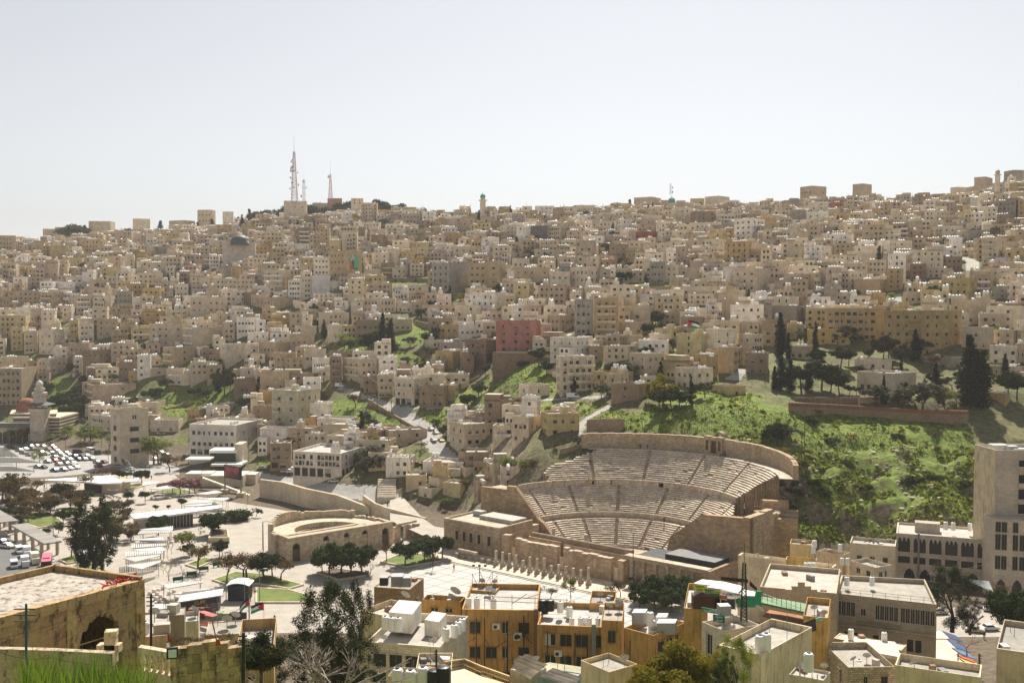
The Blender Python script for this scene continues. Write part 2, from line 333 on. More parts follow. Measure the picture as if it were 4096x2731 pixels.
def blur(a):
 for _ in range(2):
  p=np.pad(a,1,mode='edge');a=(p[:-2,1:-1]+p[2:,1:-1]+p[1:-1,:-2]+p[1:-1,2:]+2*p[1:-1,1:-1])/6
 return a
roadb=roadm.copy();green=blur(green)*(1-roadm)
hillg=((GY>345)&(GZ>3)&(GZ<60))*.45+((GZ>=60))*.3;green=np.maximum(green,hillg*np.clip(.75+1.2*vnoise(GX,GY,22,9),0,1)*(1-roadb))
me=bpy.data.meshes.new('terrain')
idx=np.arange(NI*NJ).reshape(NI,NJ)
q=np.stack([idx[:-1,:-1],idx[1:,:-1],idx[1:,1:],idx[:-1,1:]],-1).reshape(-1,4)
me.vertices.add(NI*NJ);me.vertices.foreach_set('co',np.stack([GX,GY,GZ],-1).astype(np.float32).ravel())
me.loops.add(q.size);me.loops.foreach_set('vertex_index',q.ravel().astype(np.int32));me.polygons.add(len(q))
me.polygons.foreach_set('loop_start',np.arange(0,q.size,4,dtype=np.int32));me.polygons.foreach_set('loop_total',np.full(len(q),4,np.int32))
me.update(calc_edges=True);me.validate()
at=me.attributes.new('cover','FLOAT_COLOR','POINT')
at.data.foreach_set('color',np.stack([green,roadb,np.clip(cliff,0,1),np.ones_like(green)],-1).astype(np.float32).ravel())
me.polygons.foreach_set('use_smooth',[True]*len(q))
t=NT('terrain');p=t.pos();cv=t.col('cover');sp=t.add('SeparateColor');t.l.new(cv,sp.inputs[0])
g=t.add('NewGeometry');nz=t.add('SeparateXYZ');t.l.new(g.outputs['Normal'],nz.inputs[0])
n1=t.noise(p,.12,6,.65);n2=t.noise(p,.6,5,.6);n3=t.noise(p,3,3)
dirt=t.mix(t.ramp(n2,.3,.7),(.08,.062,.042,1),(.18,.14,.098,1))
rock=t.mix(t.ramp(n2,.35,.65),(.13,.10,.07,1),(.36,.29,.21,1))
grs=t.mix(t.ramp(n2,.32,.68),(.06,.10,.018,1),(.22,.28,.045,1));grs=t.mix(t.ramp(n1,.58,.7),grs,(.33,.29,.06,1))
gm=t.math('MULTIPLY',sp.outputs[0],t.ramp(nz.outputs[2],.66,.84),True)
gm=t.math('MULTIPLY',gm,t.ramp(t.math('ADD',n1,t.math('MULTIPLY',n3,.3)),.44,.56,.15,1),True)
cc=t.mix(t.ramp(nz.outputs[2],.86,.66),dirt,rock);cc=t.mix(gm,cc,grs)
asp=t.mix(t.ramp(n2,.3,.7),(.33,.32,.30,1),(.42,.41,.385,1));cc=t.mix(t.ramp(sp.outputs[1],.4,.6),cc,asp)
t.out(cc,.95,t.math('ADD',n2,t.math('MULTIPLY',n3,.5)),.7,.5)
me.materials.append(MATS['terrain'])
terrain=bpy.data.objects.new('terrain',me);COL.objects.link(terrain);tag(terrain,None,None,None,'structure')
# ------------------------------------------------------------------ the Roman theatre
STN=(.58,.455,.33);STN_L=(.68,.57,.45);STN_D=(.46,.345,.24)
def pol(r,a,z):return Vector((TH.x+r*math.cos(R(a)),TH.y+r*math.sin(R(a)),z))
def sten(k=.12,base=STN):f=1+jit(k);return(base[0]*f,base[1]*f*(1+jit(.03)),base[2]*f*(1+jit(.05)))
th=empty('roman_theatre',(TH.x,TH.y,0),'vast ruined stone theatre with three tiers of curved seating cut into the hillside','theatre')
SECT=[(19.4,.95,27.4,7.18,13,[125,103.5,81,58,35,12,-11],lambda r:137,lambda r:-36),(29.3,8.99,37.4,16.03,15,[129,106.2,81,56,32,10,-12],lambda r:136.5,lambda r:np.interp(r,[29.3,31,33,37.4],[-36,-28,-8,9.5])),(38.1,17.97,47.3,26.4,16,[93.5,69,45.5,22],lambda r:np.interp(r,[38,41,42.5,44.5,47.4],[117,117,113,101,90]),lambda r:np.interp(r,[38,44,47.4],[8.5,1,-5]))]
ends=[]
for si,(r0,z0,r1,z1,n,ais,fl,fr)in enumerate(SECT):
 tr=(r1-r0)/(n-1);ri=(z1-z0)/(n-1)
 for i in range(n):
  mb=MB();rf=r0+i*tr;zz=z0+i*ri;al,ar=float(fl(rf))+jit(.4),float(fr(rf))+jit(.5)
  if si==2 and i<14:al-=random.choice([0,0,.6,1.2])
  a=ar;depth=tr+.06
  while a<al:
   st=random.uniform(1.1,2.4)/rf*57.3;b=min(a+st,al)
   gap=[x for x in ais if x-.55/rf*57.3<b and x+.55/rf*57.3>a]
   segs=[(a,b)]
   if gap:
    x=gap[0];hw=.55/rf*57.3;segs=[(a,min(b,x-hw)),(max(a,x+hw),b)]
   for sk,(p,q)in enumerate(segs):
    if sk==1 and len(mb.f)>4:mb.build('seat_row','roman_stone',th);mb=MB()
    if q-p<.15:continue
    zj=zz+jit(.035);rj=rf+jit(.05);cl=sten(.1,(.86,.77,.66));broken=random.random()<.03
    if broken:zj-=.2;rj+=.15
    lip=.09
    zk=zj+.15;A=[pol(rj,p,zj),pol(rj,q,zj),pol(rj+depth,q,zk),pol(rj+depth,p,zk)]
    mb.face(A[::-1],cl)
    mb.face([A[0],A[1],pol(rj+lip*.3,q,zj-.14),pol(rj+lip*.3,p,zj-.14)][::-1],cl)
    mb.face([pol(rj+lip,p,zj-.14),pol(rj+lip,q,zj-.14),pol(rj+lip,q,zz-ri-.08),pol(rj+lip,p,zz-ri-.08)],shade(cl,.66))  # riser darker than its tread: shade put into the colour, plus lichen staining
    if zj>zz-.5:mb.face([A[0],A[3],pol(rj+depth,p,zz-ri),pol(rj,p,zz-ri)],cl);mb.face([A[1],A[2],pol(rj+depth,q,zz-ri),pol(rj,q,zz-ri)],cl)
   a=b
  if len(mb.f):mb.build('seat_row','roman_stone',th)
  cap=MB()
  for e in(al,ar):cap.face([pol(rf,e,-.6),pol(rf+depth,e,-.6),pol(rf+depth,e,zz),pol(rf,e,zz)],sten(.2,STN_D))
  ends.append(cap)
 for x in ais:
  mb=MB();k=0
  for i in range(n):
   rf=r0+i*tr
   if not(float(fr(rf))<x<float(fl(rf))):continue
   hw=.57/rf*57.3
   for h in(0,1):
    rs=rf-tr/2*h-.02+.3;zs=z0+i*ri-ri/2*h-ri*.2;cl=sten(.15,(.58,.5,.42));k+=1
    mb.face([pol(rs,x+hw,zs),pol(rs,x-hw,zs),pol(rs+tr/2+.35,x-hw,zs),pol(rs+tr/2+.35,x+hw,zs)],cl)
    mb.face([pol(rs,x-hw,zs-ri/2-.05),pol(rs,x-hw,zs),pol(rs,x+hw,zs),pol(rs,x+hw,zs-ri/2-.05)],shade(cl,.8))
  if k:mb.build('stairway','roman_stone',th)
mb=MB()
for e_ in ends:
 for f_,c_ in zip(e_.f,e_.c):mb.face([e_.v[i]for i in f_],c_)
tag(mb.build('seat_ends','roman_stone',th),None,None,None,'stuff')
def ring_wall(name,r,a0,a1,zb,zt_,thick,col,mat='roman_stone',step=1.6,gaps=(),jitter=.0,capc=None):
 mb=MB();n=max(2,int((a1-a0)/57.3*r/step));pz=None
 for k in range(n):
  p=a0+(a1-a0)*k/n;q=a0+(a1-a0)*(k+1)/n
  if any(g0<(p+q)/2<g1 for g0,g1 in gaps):continue
  zz=(zt_((p+q)/2)if callable(zt_)else zt_)+jit(jitter);cl=sten(.05,col)
  mb.face([pol(r,p,zb),pol(r,p,zz),pol(r,q,zz),pol(r,q,zb)],cl)
  mb.face([pol(r,p,zz),pol(r+thick,p,zz),pol(r+thick,q,zz),pol(r,q,zz)],capc or cl)
  mb.face([pol(r+thick,p,zb),pol(r+thick,q,zb),pol(r+thick,q,zz),pol(r+thick,p,zz)],cl)
  for e in(p,q):mb.face([pol(r,e,zb),pol(r+thick,e,zb),pol(r+thick,e,zz),pol(r,e,zz)],cl)
 return mb.build(name,mat,th)
def ring_floor(name,r0,r1,a0,a1,z,col):
 mb=MB();n=int((a1-a0)/2.5)
 for k in range(n):
  p=a0+(a1-a0)*k/n;q=a0+(a1-a0)*(k+1)/n
  mb.face([pol(r0,q,z),pol(r0,p,z),pol(r1,p,z),pol(r1,q,z)],sten(.06,col))
 return mb.build(name,'roman_stone',th)
ring_wall('podium_wall',18.9,-37,137,-.3,.62,.5,(.58,.5,.42),gaps=[(46,52)])
ring_floor('walkway',27.4,29.4,-37,137,7.14,(.64,.57,.49));ring_floor('walkway',37.4,38.9,9,136.5,15.98,(.64,.57,.49));ring_floor('walkway',47.3,51.3,-13,94,26.36,(.62,.55,.47))
ring_wall('podium_wall',29.15,-37,136,7.1,8.98,.5,(.62,.54,.44),gaps=[(113,115),(92,93.3),(70,71.2),(48,49.2)])
ring_wall('podium_wall',37.95,9.5,135,15.9,17.95,.5,(.64,.56,.46),gaps=[(94,96.5),(58,60),(39,40.2),(127,128)])
pier=MB()
for a in(95.2,114):pier.box(*pol(38.1,a,15.9),1.2,1.0,2.2,(.62,.52,.34),R(a))
pier.build('pier','roman_stone',th)
def wall_top(a):return np.interp(a,[-13,0,20,40,62,92,97],[30.2,31.0,31.5,31.7,31.5,31.3,31.2])
ring_wall('outer_wall',51,-13,96,26.2,wall_top,1.5,(.56,.45,.33),'ashlar',1.4,gaps=[(42.2,45.8)],jitter=.12)
# shrine in the top wall
mb=MB();a=44
def fr_box(r0,r1,a0,a1,z0,z1,col,m=0):mb.hexa([pol(r0,a0,z0),pol(r0,a1,z0),pol(r0,a1,z1),pol(r0,a0,z1)],[pol(r1,a0,z0),pol(r1,a1,z0),pol(r1,a1,z1),pol(r1,a0,z1)],col,m)
fr_box(50.2,52,45.2,48.0,26.3,32.3,STN);fr_box(50.2,52,40.0,42.6,26.3,32.2,STN);fr_box(50.4,52,42.6,45.2,30.9,32,STN);fr_box(51.8,52.3,42.6,45.2,26.3,31,(.04,.03,.025))
fr_box(50.1,50.3,46,47.2,27.8,31,(.16,.12,.09));fr_box(50.1,50.3,40.6,41.8,27.8,31,(.16,.12,.09));fr_box(49,50.4,40,48,26.3,26.9,STN)
mb.build('shrine','ashlar',th)
mb=MB()
for k in range(12):
 t0,t1=math.pi*k/12,math.pi*(k+1)/12
 for(ra,rb)in((1.3,1.9),):
  P=lambda rr_,t_,d:pol(53+d,43.8+rr_*math.cos(t_)/53*57.3,31.8+rr_*math.sin(t_))
  mb.hexa([P(ra,t0,0),P(rb,t0,0),P(rb,t1,0),P(ra,t1,0)],[P(ra,t0,2),P(rb,t0,2),P(rb,t1,2),P(ra,t1,2)],STN)
mb.build('arch','rubble',th)
mb=MB();mb.box(*pol(51.15,61.3,26.3),.25,1.6,2.6,(.07,.05,.035),R(61.3));mb.box(*pol(50.95,44,26.9),.1,1.7,3.9,(.10,.07,.045),R(44));mb.build('door','painted',th)
# left retaining wall, its flat end block, orchestra floor
def radial(a,off=0.0):
 d=Vector((math.cos(R(a)),math.sin(R(a)),0));n=Vector((d.y,-d.x,0));return d,n
def prof_wall(name,a,prof,thick,zb,col,mat='roman_stone',off=0.0,side=1):
 """vertical wall running out from the centre along angle a; prof = [(r, top)]"""
 mb=MB();d,n=radial(a);n=n*side;o=Vector((TH.x,TH.y,0))+n*off
 for(ra,za),(rb,zb_)in zip(prof,prof[1:]):
  k=max(1,int((rb-ra)/2))
  for j in range(k):
   u0,u1=ra+(rb-ra)*j/k,ra+(rb-ra)*(j+1)/k;h0,h1=za+(zb_-za)*j/k,za+(zb_-za)*(j+1)/k
   A,B=o+d*u0,o+d*u1;C,D=B-n*thick,A-n*thick
   up=lambda p,h:Vector((p.x,p.y,h));cl=sten(.06,col)
   mb.hexa([up(A,zb),up(B,zb),up(B,h1),up(A,h0)],[up(D,zb),up(C,zb),up(C,h1),up(D,h0)],cl)
 return mb.build(name,mat,th)
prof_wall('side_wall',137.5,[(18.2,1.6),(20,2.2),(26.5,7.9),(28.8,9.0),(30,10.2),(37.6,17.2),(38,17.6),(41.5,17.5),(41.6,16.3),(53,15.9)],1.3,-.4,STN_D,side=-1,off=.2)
mb=MB();d,n=radial(137.5);o=Vector((TH.x,TH.y,0))
P=[o+d*38-n*.1,o+d*53-n*.1,o+d*53+n*9,o+d*40+n*9]
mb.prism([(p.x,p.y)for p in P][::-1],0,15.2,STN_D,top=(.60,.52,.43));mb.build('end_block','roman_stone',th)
mb=MB();mb.prism([(pol(20,a,0).x,pol(20,a,0).y)for a in range(-60,161,10)],-.5,.02,(.55,.47,.38));mb.build('orchestra_floor','roman_stone',th)
# right retaining wall with its return
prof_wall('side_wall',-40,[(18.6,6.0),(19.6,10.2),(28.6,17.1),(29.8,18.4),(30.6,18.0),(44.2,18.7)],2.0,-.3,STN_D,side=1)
mb=MB();d,n=radial(-40);cn=Vector((TH.x,TH.y,0))+d*44.2;e=-n
def along(t):return cn+e*t
def blk(t0,t1,zb,zt2,col,out_=0.0,th_=2.0):
 A,B=along(t0)+d*out_,along(t1)+d*out_;C,D=B-d*th_,A-d*th_
 up=lambda p,h:Vector((p.x,p.y,h));mb.hexa([up(A,zb),up(B,zb),up(B,zt2),up(A,zt2)],[up(D,zb),up(C,zb),up(C,zt2),up(D,zt2)],col)
for t0,t1,zt2 in((.02,9,18.9),(9,13.5,19.2),(16.3,21,17.4)):blk(t0,t1,-.3,zt2,sten(.04,(.54,.45,.34)))
for k in range(8):
 x0,x1=13.5+2.8*k/8,13.5+2.8*(k+1)/8;xm=(x0+x1)/2-14.9;blk(x0,x1,6.5+math.sqrt(max(0,1.4**2-xm**2)),17.8,(.52,.43,.32))
blk(13.3,16.5,-.3,8,(.03,.025,.02),-1.6,.3);blk(2.2,4.4,-.3,4.2,(.42,.42,.42),.12,.3)
mb.build('return_wall','ashlar',th)
mb=MB()
for(r0,r1,a0,a1,z)in((38.5,43,-6,7,13.5),(36,41,-18,-4,10.5),(41,46,-16,-3,16.0),(33,37.4,-22,-10,9.0),(43,50,-12,-5,19.5),(46,52.5,-22,-12,17),(38,45,-30,-18,12.8)):
 for k in range(3):
  p,q=a0+(a1-a0)*k/3,a0+(a1-a0)*(k+1)/3;zz=z+jit(.7)
  mb.hexa([pol(r0,p,-.5),pol(r0,q,-.5),pol(r0,q,zz),pol(r0,p,zz)],[pol(r1,p,-.5),pol(r1,q,-.5),pol(r1,q,zz),pol(r1,p,zz)],sten(.15,STN_D))
mb.build('ruined_terrace','roman_stone',th)
# vaulted entrance beside the lower seats, left
mb=MB();d,n=radial(137.5)
def sq(u0,u1,v0,v1,z0,z1,col,top=None):
 P=[o+d*u0-n*v0,o+d*u1-n*v0,o+d*u1-n*v1,o+d*u0-n*v1];mb.prism([(p.x,p.y)for p in P],z0,z1,col,0,top)
sq(19,27,1.2,4.2,-.3,4.6,STN,STN_L);sq(19.5,24,4.2,4.4,.2,3.4,(.05,.04,.03));sq(27,31,1.2,7,-.3,7.5,STN,STN_L)
mb.build('entrance_vault','ashlar',th)
# ------------------------------------------------------------------ stage building, wings and colonnade
SD=Vector((math.cos(R(-40)),math.sin(R(-40)),0));SN=Vector((-SD.y,SD.x,0))
S0=Vector((29.9,279.3,0))
def sp_(t,v,z=0.0):p=S0+SD*t+SN*v;return Vector((p.x,p.y,z))
def sbox(mb,t0,t1,v0,v1,z0,z1,col,top=None):mb.prism([(sp_(t,v).x,sp_(t,v).y)for t,v in((t0,v0),(t1,v0),(t1,v1),(t0,v1))],z0,z1,col,0,top)
st=empty('stage_building',S0,'ruined stage wall of tan stone blocks with two gated doorways below the seats','ruin')
for t0,t1,h in((-43.3,-40,7.6),(-37.9,-36,7.3),(-36,-22.5,6.9),(-20.3,-18.8,7.1),(-18.8,-4.0,6.7),(-1.9,0,6.6)):
 mb=MB();x=t0
 while x<t1:e_=min(x+random.uniform(1.5,3),t1);sbox(mb,x,e_,0,1.6,-.2,h+jit(.15),sten(.08,STN),(.66,.58,.48));x=e_
 mb.build('wall','roman_stone',st)
for t0 in(-39.9,-22.4,-3.9):
 mb=MB()
 for k in range(5):sbox(mb,t0+.1+k*.42,t0+.2+k*.42,.6,.7,.1,4.2,(.55,.42,.28))
 for k in range(12):sbox(mb,t0,t0+2,.55,.68,.3+k*.34,.42+k*.34,(.55,.42,.28))
 mb.build('gate','painted',st)
mb=MB();sbox(mb,-37,-1.5,6.2,7.5,-.2,8.0,STN_D,(.22,.19,.15));sbox(mb,-37,-25,5.2,6.2,-.2,7.0,STN,STN_L);sbox(mb,-24,-2,5.0,6.2,-.2,6.6,STN,STN_L);mb.build('inner_wall','roman_stone',st)
mb=MB();sbox(mb,-42,0,1.6,17,-.2,1.0,(.5,.43,.35));mb.build('stage_floor','roman_stone',st)
for t,v,h in((-31,9.5,9.5),(-19.5,9.8,9.3),(-9,9.8,5.5),(-2,9.8,6.5),(-12,9.6,3.4)):
 mb=MB();p=sp_(t,v);mb.lathe(p.x,p.y,[(.7,.9),(.7,1.5),(.5,1.7),(.46,h-.3),(.55,h),(0,h)],10,(.62,.54,.45));mb.build('column','roman_stone',st,smooth=False)
# left wing: long stone museum block
lw=empty('museum_wing',sp_(-60,5),'low flat-roofed stone wing with a row of small windows left of the stage','building')
mb=MB();sbox(mb,-66,-43.3,-.5,15,-.2,9.0,(.47,.38,.28),(.62,.56,.48));sbox(mb,-66,-43.3,-.6,.1,9.0,9.5,(.60,.52,.42));sbox(mb,-43.9,-43.3,.1,15,9,9.5,STN);sbox(mb,-66,-65.4,.1,15,9,9.5,STN)
mb.build('wall','roman_stone',lw)
for k,t in enumerate((-61,-58,-55.2,-52,-48)):
 mb=MB();sbox(mb,t,t+1.3,-.62,-.45,3.6,6.4,(.035,.03,.028));wdw=mb.build('window','painted',lw)
 mb=MB();sbox(mb,t-.3,t,-.75,-.4,3.2,6.8,STN);sbox(mb,t+1.3,t+1.6,-.75,-.4,3.2,6.8,STN);sbox(mb,t,t+1.3,-.75,-.4,6.4,6.9,STN);mb.build('frame','roman_stone',wdw)
mb=MB();sbox(mb,-58,-44.5,7,13.5,9.02,10.2,(.40,.36,.30),(.46,.43,.38));mb.build('skylight','matte',lw)
mb=MB();sbox(mb,-63,-59.5,9.5,12,9.02,10.6,(.32,.33,.34));mb.build('plant_box','painted',lw)
# right wing with half columns
rw=empty('columned_wing',sp_(12,5),'stone wing faced with half columns under a dark flat roof, right of the stage','building')
mb=MB();sbox(mb,1,25,1.2,3,-.2,7.2,(.50,.40,.29),STN_L);sbox(mb,0,25.3,.2,3,7.2,8.2,(.52,.43,.32),(.66,.58,.48));sbox(mb,25,26,.2,16,-.2,8.0,STN_D);mb.build('wall','roman_stone',rw)
for k in range(7):
 mb=MB();p=sp_(2.2+k*3.7,.9);mb.lathe(p.x,p.y,[(.6,-.1),(.6,.6),(.42,.8),(.40,6.0),(.7,7.2)],10,(.56,.46,.34));mb.build('half_column','roman_stone',rw)
mb=MB();sbox(mb,.5,25,3,15.8,6.0,7.3,(.10,.10,.10),(.09,.09,.095));mb.build('roof','matte',rw)
mb=MB();sbox(mb,9,24,6.5,14,7.3,8.8,(.05,.05,.05),(.22,.22,.22));mb.build('roof_light','matte',rw)
# colonnade: stumps and broken shafts along two steps
mb=MB();sbox(mb,-62,18,-12.0,-.02,-.3,.42,(.58,.5,.41),(.66,.6,.52));sbox(mb,-62,18,-12.6,-12.0,-.3,.2,(.55,.48,.4),(.70,.65,.58));tag(mb.build('stage_steps','pale_ashlar'),'long low stone steps under the row of broken columns','steps')
hts=[0,0,0,0,.0,.0,2.9,2.9,2.9,2.9,1.7,3.1,3.0,3.6,1.9,2.6,2.5,2.4,2.4,3.4]
cw=['nearest the trees','second','third','fourth','fifth','sixth']
for k,h in enumerate(hts):
 t=-54.6+k*2.52;p=sp_(t,-6.5-.1);
 g=empty('column_stump' if h==0 else 'broken_column',(p.x,p.y,.42),None,None,'broken columns along the square')
 tag(g,('squat stone column base, %s in the colonnade counted from the trees'%(ordinal if False else['first','second','third','fourth','fifth','sixth'][k]))if h==0 else('standing broken column number %s along the colonnade counted from the trees'%(k-5)),'column')
 cl=sten(.1,(.58,.49,.40));mb=MB()
 mb.lathe(p.x,p.y,[(.0,.40),(.85,.42),(.85,.9),(.62,1.1),(.78,1.3),(.78,1.45),(.5,1.65),(0,1.65)],8,cl);mb.build('base','roman_stone',g)
 if h:
  mb=MB();mb.lathe(p.x,p.y,[(.46,1.6),(.43,1.6+h*.6),(.42,1.6+h),(.1,1.66+h),(0,1.6+h)],10,shade(cl,1.08));mb.build('shaft','roman_stone',g)
for k in range(3):
 mb=MB();sbox(mb,-54.2+k*2.52,-51.9+k*2.52,-7.0,-6.1,2.08,2.85,(.62,.54,.45));tag(mb.build('lintel_block','roman_stone'),'fallen lintel block lying across column bases, %s from the trees'%['first','second','third'][k],'stone block','lintel blocks')
landmark('the theatre stage',2300,2180)
# ------------------------------------------------------------------ windows, tanks, dishes shared by all houses
def unit_window(kind):
 mb=MB();fr=(.60,.59,.56)if kind in 'ad' else(.16,.12,.09);
 if kind=='v':fr=(.05,.045,.04)
 q=lambda x0,x1,z0,z1,y,col,m:mb.face([(x0,y,z0),(x1,y,z0),(x1,y,z1),(x0,y,z1)],col,m)
 q(-.5,.5,0,1,.02,(.03,.03,.03),1)
 if kind!='v':
  b=.055
  for x0,x1,z0,z1 in((-.5,.5,0,b),(-.5,.5,1-b,1),(-.5,-.5+b,b,1-b),(.5-b,.5,b,1-b),(-.03,.03,b,1-b)):q(x0,x1,z0,z1,-.02,fr,0)
 if kind=='c':q(-.45,.45,.45,.95,-.005,(.45,.38,.28),0)
 if kind=='d':q(-.45,-.03,.05,.95,-.005,(.55,.5,.42),0)
 if kind=='b':[q(-.45+.18*k,-.43+.18*k,.05,.95,-.03,(.10,.09,.08),0)for k in range(6)]
 return mb.mesh('window_'+kind,['painted','glass'])
WIN={k:unit_window(k)for k in 'abcdv'}
def tank_mesh(r,h,col_m,n=10):
 mb=MB();mb.lathe(0,0,[(r,0),(r,h*.38),(r*.97,h*.4),(r,h*.43),(r,h*.86),(r*.8,h*.96),(r*.3,h),(0,h)],n);return mb.mesh('tank_body',col_m,smooth=False)
TANK=tank_mesh(.6,1.5,'white_plastic');TANKB=tank_mesh(.62,1.55,'black_plastic');TANKN=tank_mesh(.5,1.8,'white_plastic',18)
mb=MB();mb.lathe(0,0,[(.2,0),(.2,.09),(0,.09)],8);LID=mb.mesh('lid','black_plastic')
TANKS=[]
def add_tank(p,near=False):TANKS.append((Vector(p),near))
STUFF_ROOF=MB()
def facade(mb,p0,p1,z0,z1,ops,col,depth=.22,reveal=True,m=0):
 """wall from p0 to p1 with real openings; ops = [(u0,u1,v0,v1)] in metres from p0 and z0"""
 d=Vector((p1[0]-p0[0],p1[1]-p0[1],0));L=d.length
 if L<.05:return
 d/=L;n=Vector((d.y,-d.x,0));b=Vector((p0[0],p0[1],z0));hgt=z1-z0
 P=lambda u,v,w=0.0:b+d*u+Vector((0,0,v))-n*w
 rows=sorted({0,hgt}|{o[2]for o in ops}|{o[3]for o in ops})
 for v0,v1 in zip(rows,rows[1:]):
  if v1-v0<1e-4:continue
  act=sorted([o for o in ops if o[2]<(v0+v1)/2<o[3]]);u=0.0
  for o in act+[(L,L,0,0)]:
   if o[0]>u+1e-4:mb.face([P(u,v0),P(o[0],v0),P(o[0],v1),P(u,v1)],col,m)
   u=max(u,o[1])
 if reveal:
  for u0,u1,v0,v1 in[o[:4]for o in ops]:
   for q in([P(u0,v0),P(u1,v0),P(u1,v0,depth),P(u0,v0,depth)],[P(u0,v1,depth),P(u1,v1,depth),P(u1,v1),P(u0,v1)],[P(u0,v0,depth),P(u0,v1,depth),P(u0,v1),P(u0,v0)],[P(u1,v0),P(u1,v1),P(u1,v1,depth),P(u1,v0,depth)]):mb.face(q,col,m)
def win_ops(L,hgt,floors,ncol,ww,wh,sill=1.0,prob=.92,top=.9,base=0.0,margin=.8):
 fh=(hgt-base-top)/floors;ops=[]
 ncol=max(0,ncol)
 if not ncol or L<1.6:return ops
 pitch=(L-2*margin)/ncol;ww=min(ww,pitch*.8);wh=min(wh,fh-.7)
 keep=[random.random()<prob for _ in range(ncol)]
 for f in range(floors):
  for k in range(ncol):
   if not keep[k]and random.random()<.8:continue
   if random.random()>prob+.05:continue
   u=margin+pitch*(k+.5)-ww/2;v=base+f*fh+min(sill,fh-wh-.3)
   w2=ww*(1 if random.random()<.8 else .6);ops.append((u,u+w2,v,v+wh))
 return ops
def rect_foot(P0,a,w,dpt):
 """P0 near-left corner, a = direction of the front edge, w wide, dpt deep"""
 d=Vector((math.cos(a),math.sin(a)));n=Vector((-d.y,d.x));p=Vector(P0[:2])
 return[p,p+d*w,p+d*w+n*dpt,p+n*dpt]
def facing(p0,p1):
 d=Vector((p1[0]-p0[0],p1[1]-p0[1]));n=Vector((d.y,-d.x));m_=(Vector(p0[:2])+Vector(p1[:2]))/2
 return n.dot(-m_)>0
def house(foot,z0,z1,col,floors=None,ncols=None,ww=1.25,wh=1.35,parapet=.9,name='house',mat='plaster',into=None,loc=None,kinds='aabcv',band=None,balc=(),ops=None,roofc=None,extra=3.5,hood=False,prob=.92,stair=None,base=0.0,roofmat='roofing',sill=1.0):
 """a flat-roofed house; as parts under a new Empty, or (into=(walls, panes)) joined into one far mass"""
 n=len(foot);hgt=z1-z0;floors=floors or max(1,round((hgt-parapet*.6)/3.2));roofc=roofc or random.choice([(.50,.46,.40),(.56,.52,.46),(.46,.42,.36),(.6,.57,.53)])
 wall=MB()if into is None else into[0];openings=[]
 for i in range(n):
  p0,p1=foot[i],foot[(i+1)%n];L=(Vector(p1[:2])-Vector(p0[:2])).length;fc=facing(p0,p1)
  if ops and i in ops:oo=ops[i]
  elif fc:
   nc=(ncols[i]if ncols and ncols.get(i)is not None else max(1,int(L/random.uniform(2.7,3.6))))
   oo=win_ops(L,hgt,floors,nc,ww,wh,prob=prob,top=parapet,base=base,sill=sill)
   if base>2 and L>6:oo=oo+[(.6+3.4*q,3.2+3.4*q,.05,base-.6,random.choice('vvc'))for q in range(int((L-1)/3.4))]
  else:oo=[]
  facade(wall,p0,p1,z0-0,z1,oo,col,reveal=into is None)
  if extra:facade(wall,p0,p1,z0-extra,z0,[],col)
  for o in oo:openings.append((i,o))
  if band and fc:
   d=Vector((p1[0]-p0[0],p1[1]-p0[1])).normalized();nn=Vector((d.y,-d.x))
   for f in range(1,floors+1):
    zz=z0+base+(hgt-parapet-base)*f/floors;a,b=Vector(p0[:2])+nn*.06,Vector(p1[:2])+nn*.06
    wall.prism([(a.x,a.y),(b.x,b.y),(p1[0],p1[1]),(p0[0],p0[1])],zz-.12,zz+.12,shade(col,band))
  if hood and fc and into is None:
   d=Vector((p1[0]-p0[0],p1[1]-p0[1])).normalized();nn=Vector((d.y,-d.x))
   for(u0,u1,v0,v1)in[o[:4]for o in oo]:
    for v,e,t_ in((v0-.12,.12,.12),(v1,.25,.1)):
     a=Vector(p0[:2])+d*(u0-.12);b=Vector(p0[:2])+d*(u1+.12)
     wall.prism([(a+nn*e).to_tuple(),(b+nn*e).to_tuple(),b.to_tuple(),a.to_tuple()],z0+v,z0+v+t_,shade(col,.92),bottom=True)
 cx=sum(p[0]for p in foot)/n;cyy=sum(p[1]for p in foot)/n
 inner=[((p[0]-cx)*.965+cx,(p[1]-cyy)*.965+cyy)for p in foot]
 for i in range(n):
  j=(i+1)%n;A,B,C,D=foot[i],foot[j],inner[j],inner[i]
  wall.face([(A[0],A[1],z1),(B[0],B[1],z1),(C[0],C[1],z1),(D[0],D[1],z1)],shade(col,1.05))
  wall.face([(D[0],D[1],z1),(C[0],C[1],z1),(C[0],C[1],z1-parapet),(D[0],D[1],z1-parapet)],col)
 rz=z1-parapet+.01
 if into is not None:into[0].face([(p[0],p[1],rz)for p in inner],roofc);root=None
 else:
  root=empty(name,loc or(cx,cyy,z0));wall.build('wall',mat,root)
  rm=MB();rm.face([(p[0],p[1],rz)for p in inner],roofc);rm.build('roof',roofmat,root)
 for i,o in openings:
  p0,p1=foot[i],foot[(i+1)%n];d=Vector((p1[0]-p0[0],p1[1]-p0[1],0)).normalized();nn=Vector((d.y,-d.x,0));b=Vector((p0[0],p0[1],z0))-nn*.2
  if into is not None:
   into[1].face([b+d*o[0]+Vector((0,0,o[2])),b+d*o[1]+Vector((0,0,o[2])),b+d*o[1]+Vector((0,0,o[3])),b+d*o[0]+Vector((0,0,o[3]))],random.choice([(.03,.03,.03),(.05,.045,.04),(.10,.085,.07)]))
  else:
   p=b+d*((o[0]+o[1])/2)+Vector((0,0,o[2]))-Vector(root.location);k=o[4]if len(o)>4 else random.choice(kinds)
   inst('door' if o[3]-o[2]>1.9 and o[2]<.3 else 'window',WIN[k],root,p,math.atan2(d.y,d.x),(o[1]-o[0],1,o[3]-o[2]))
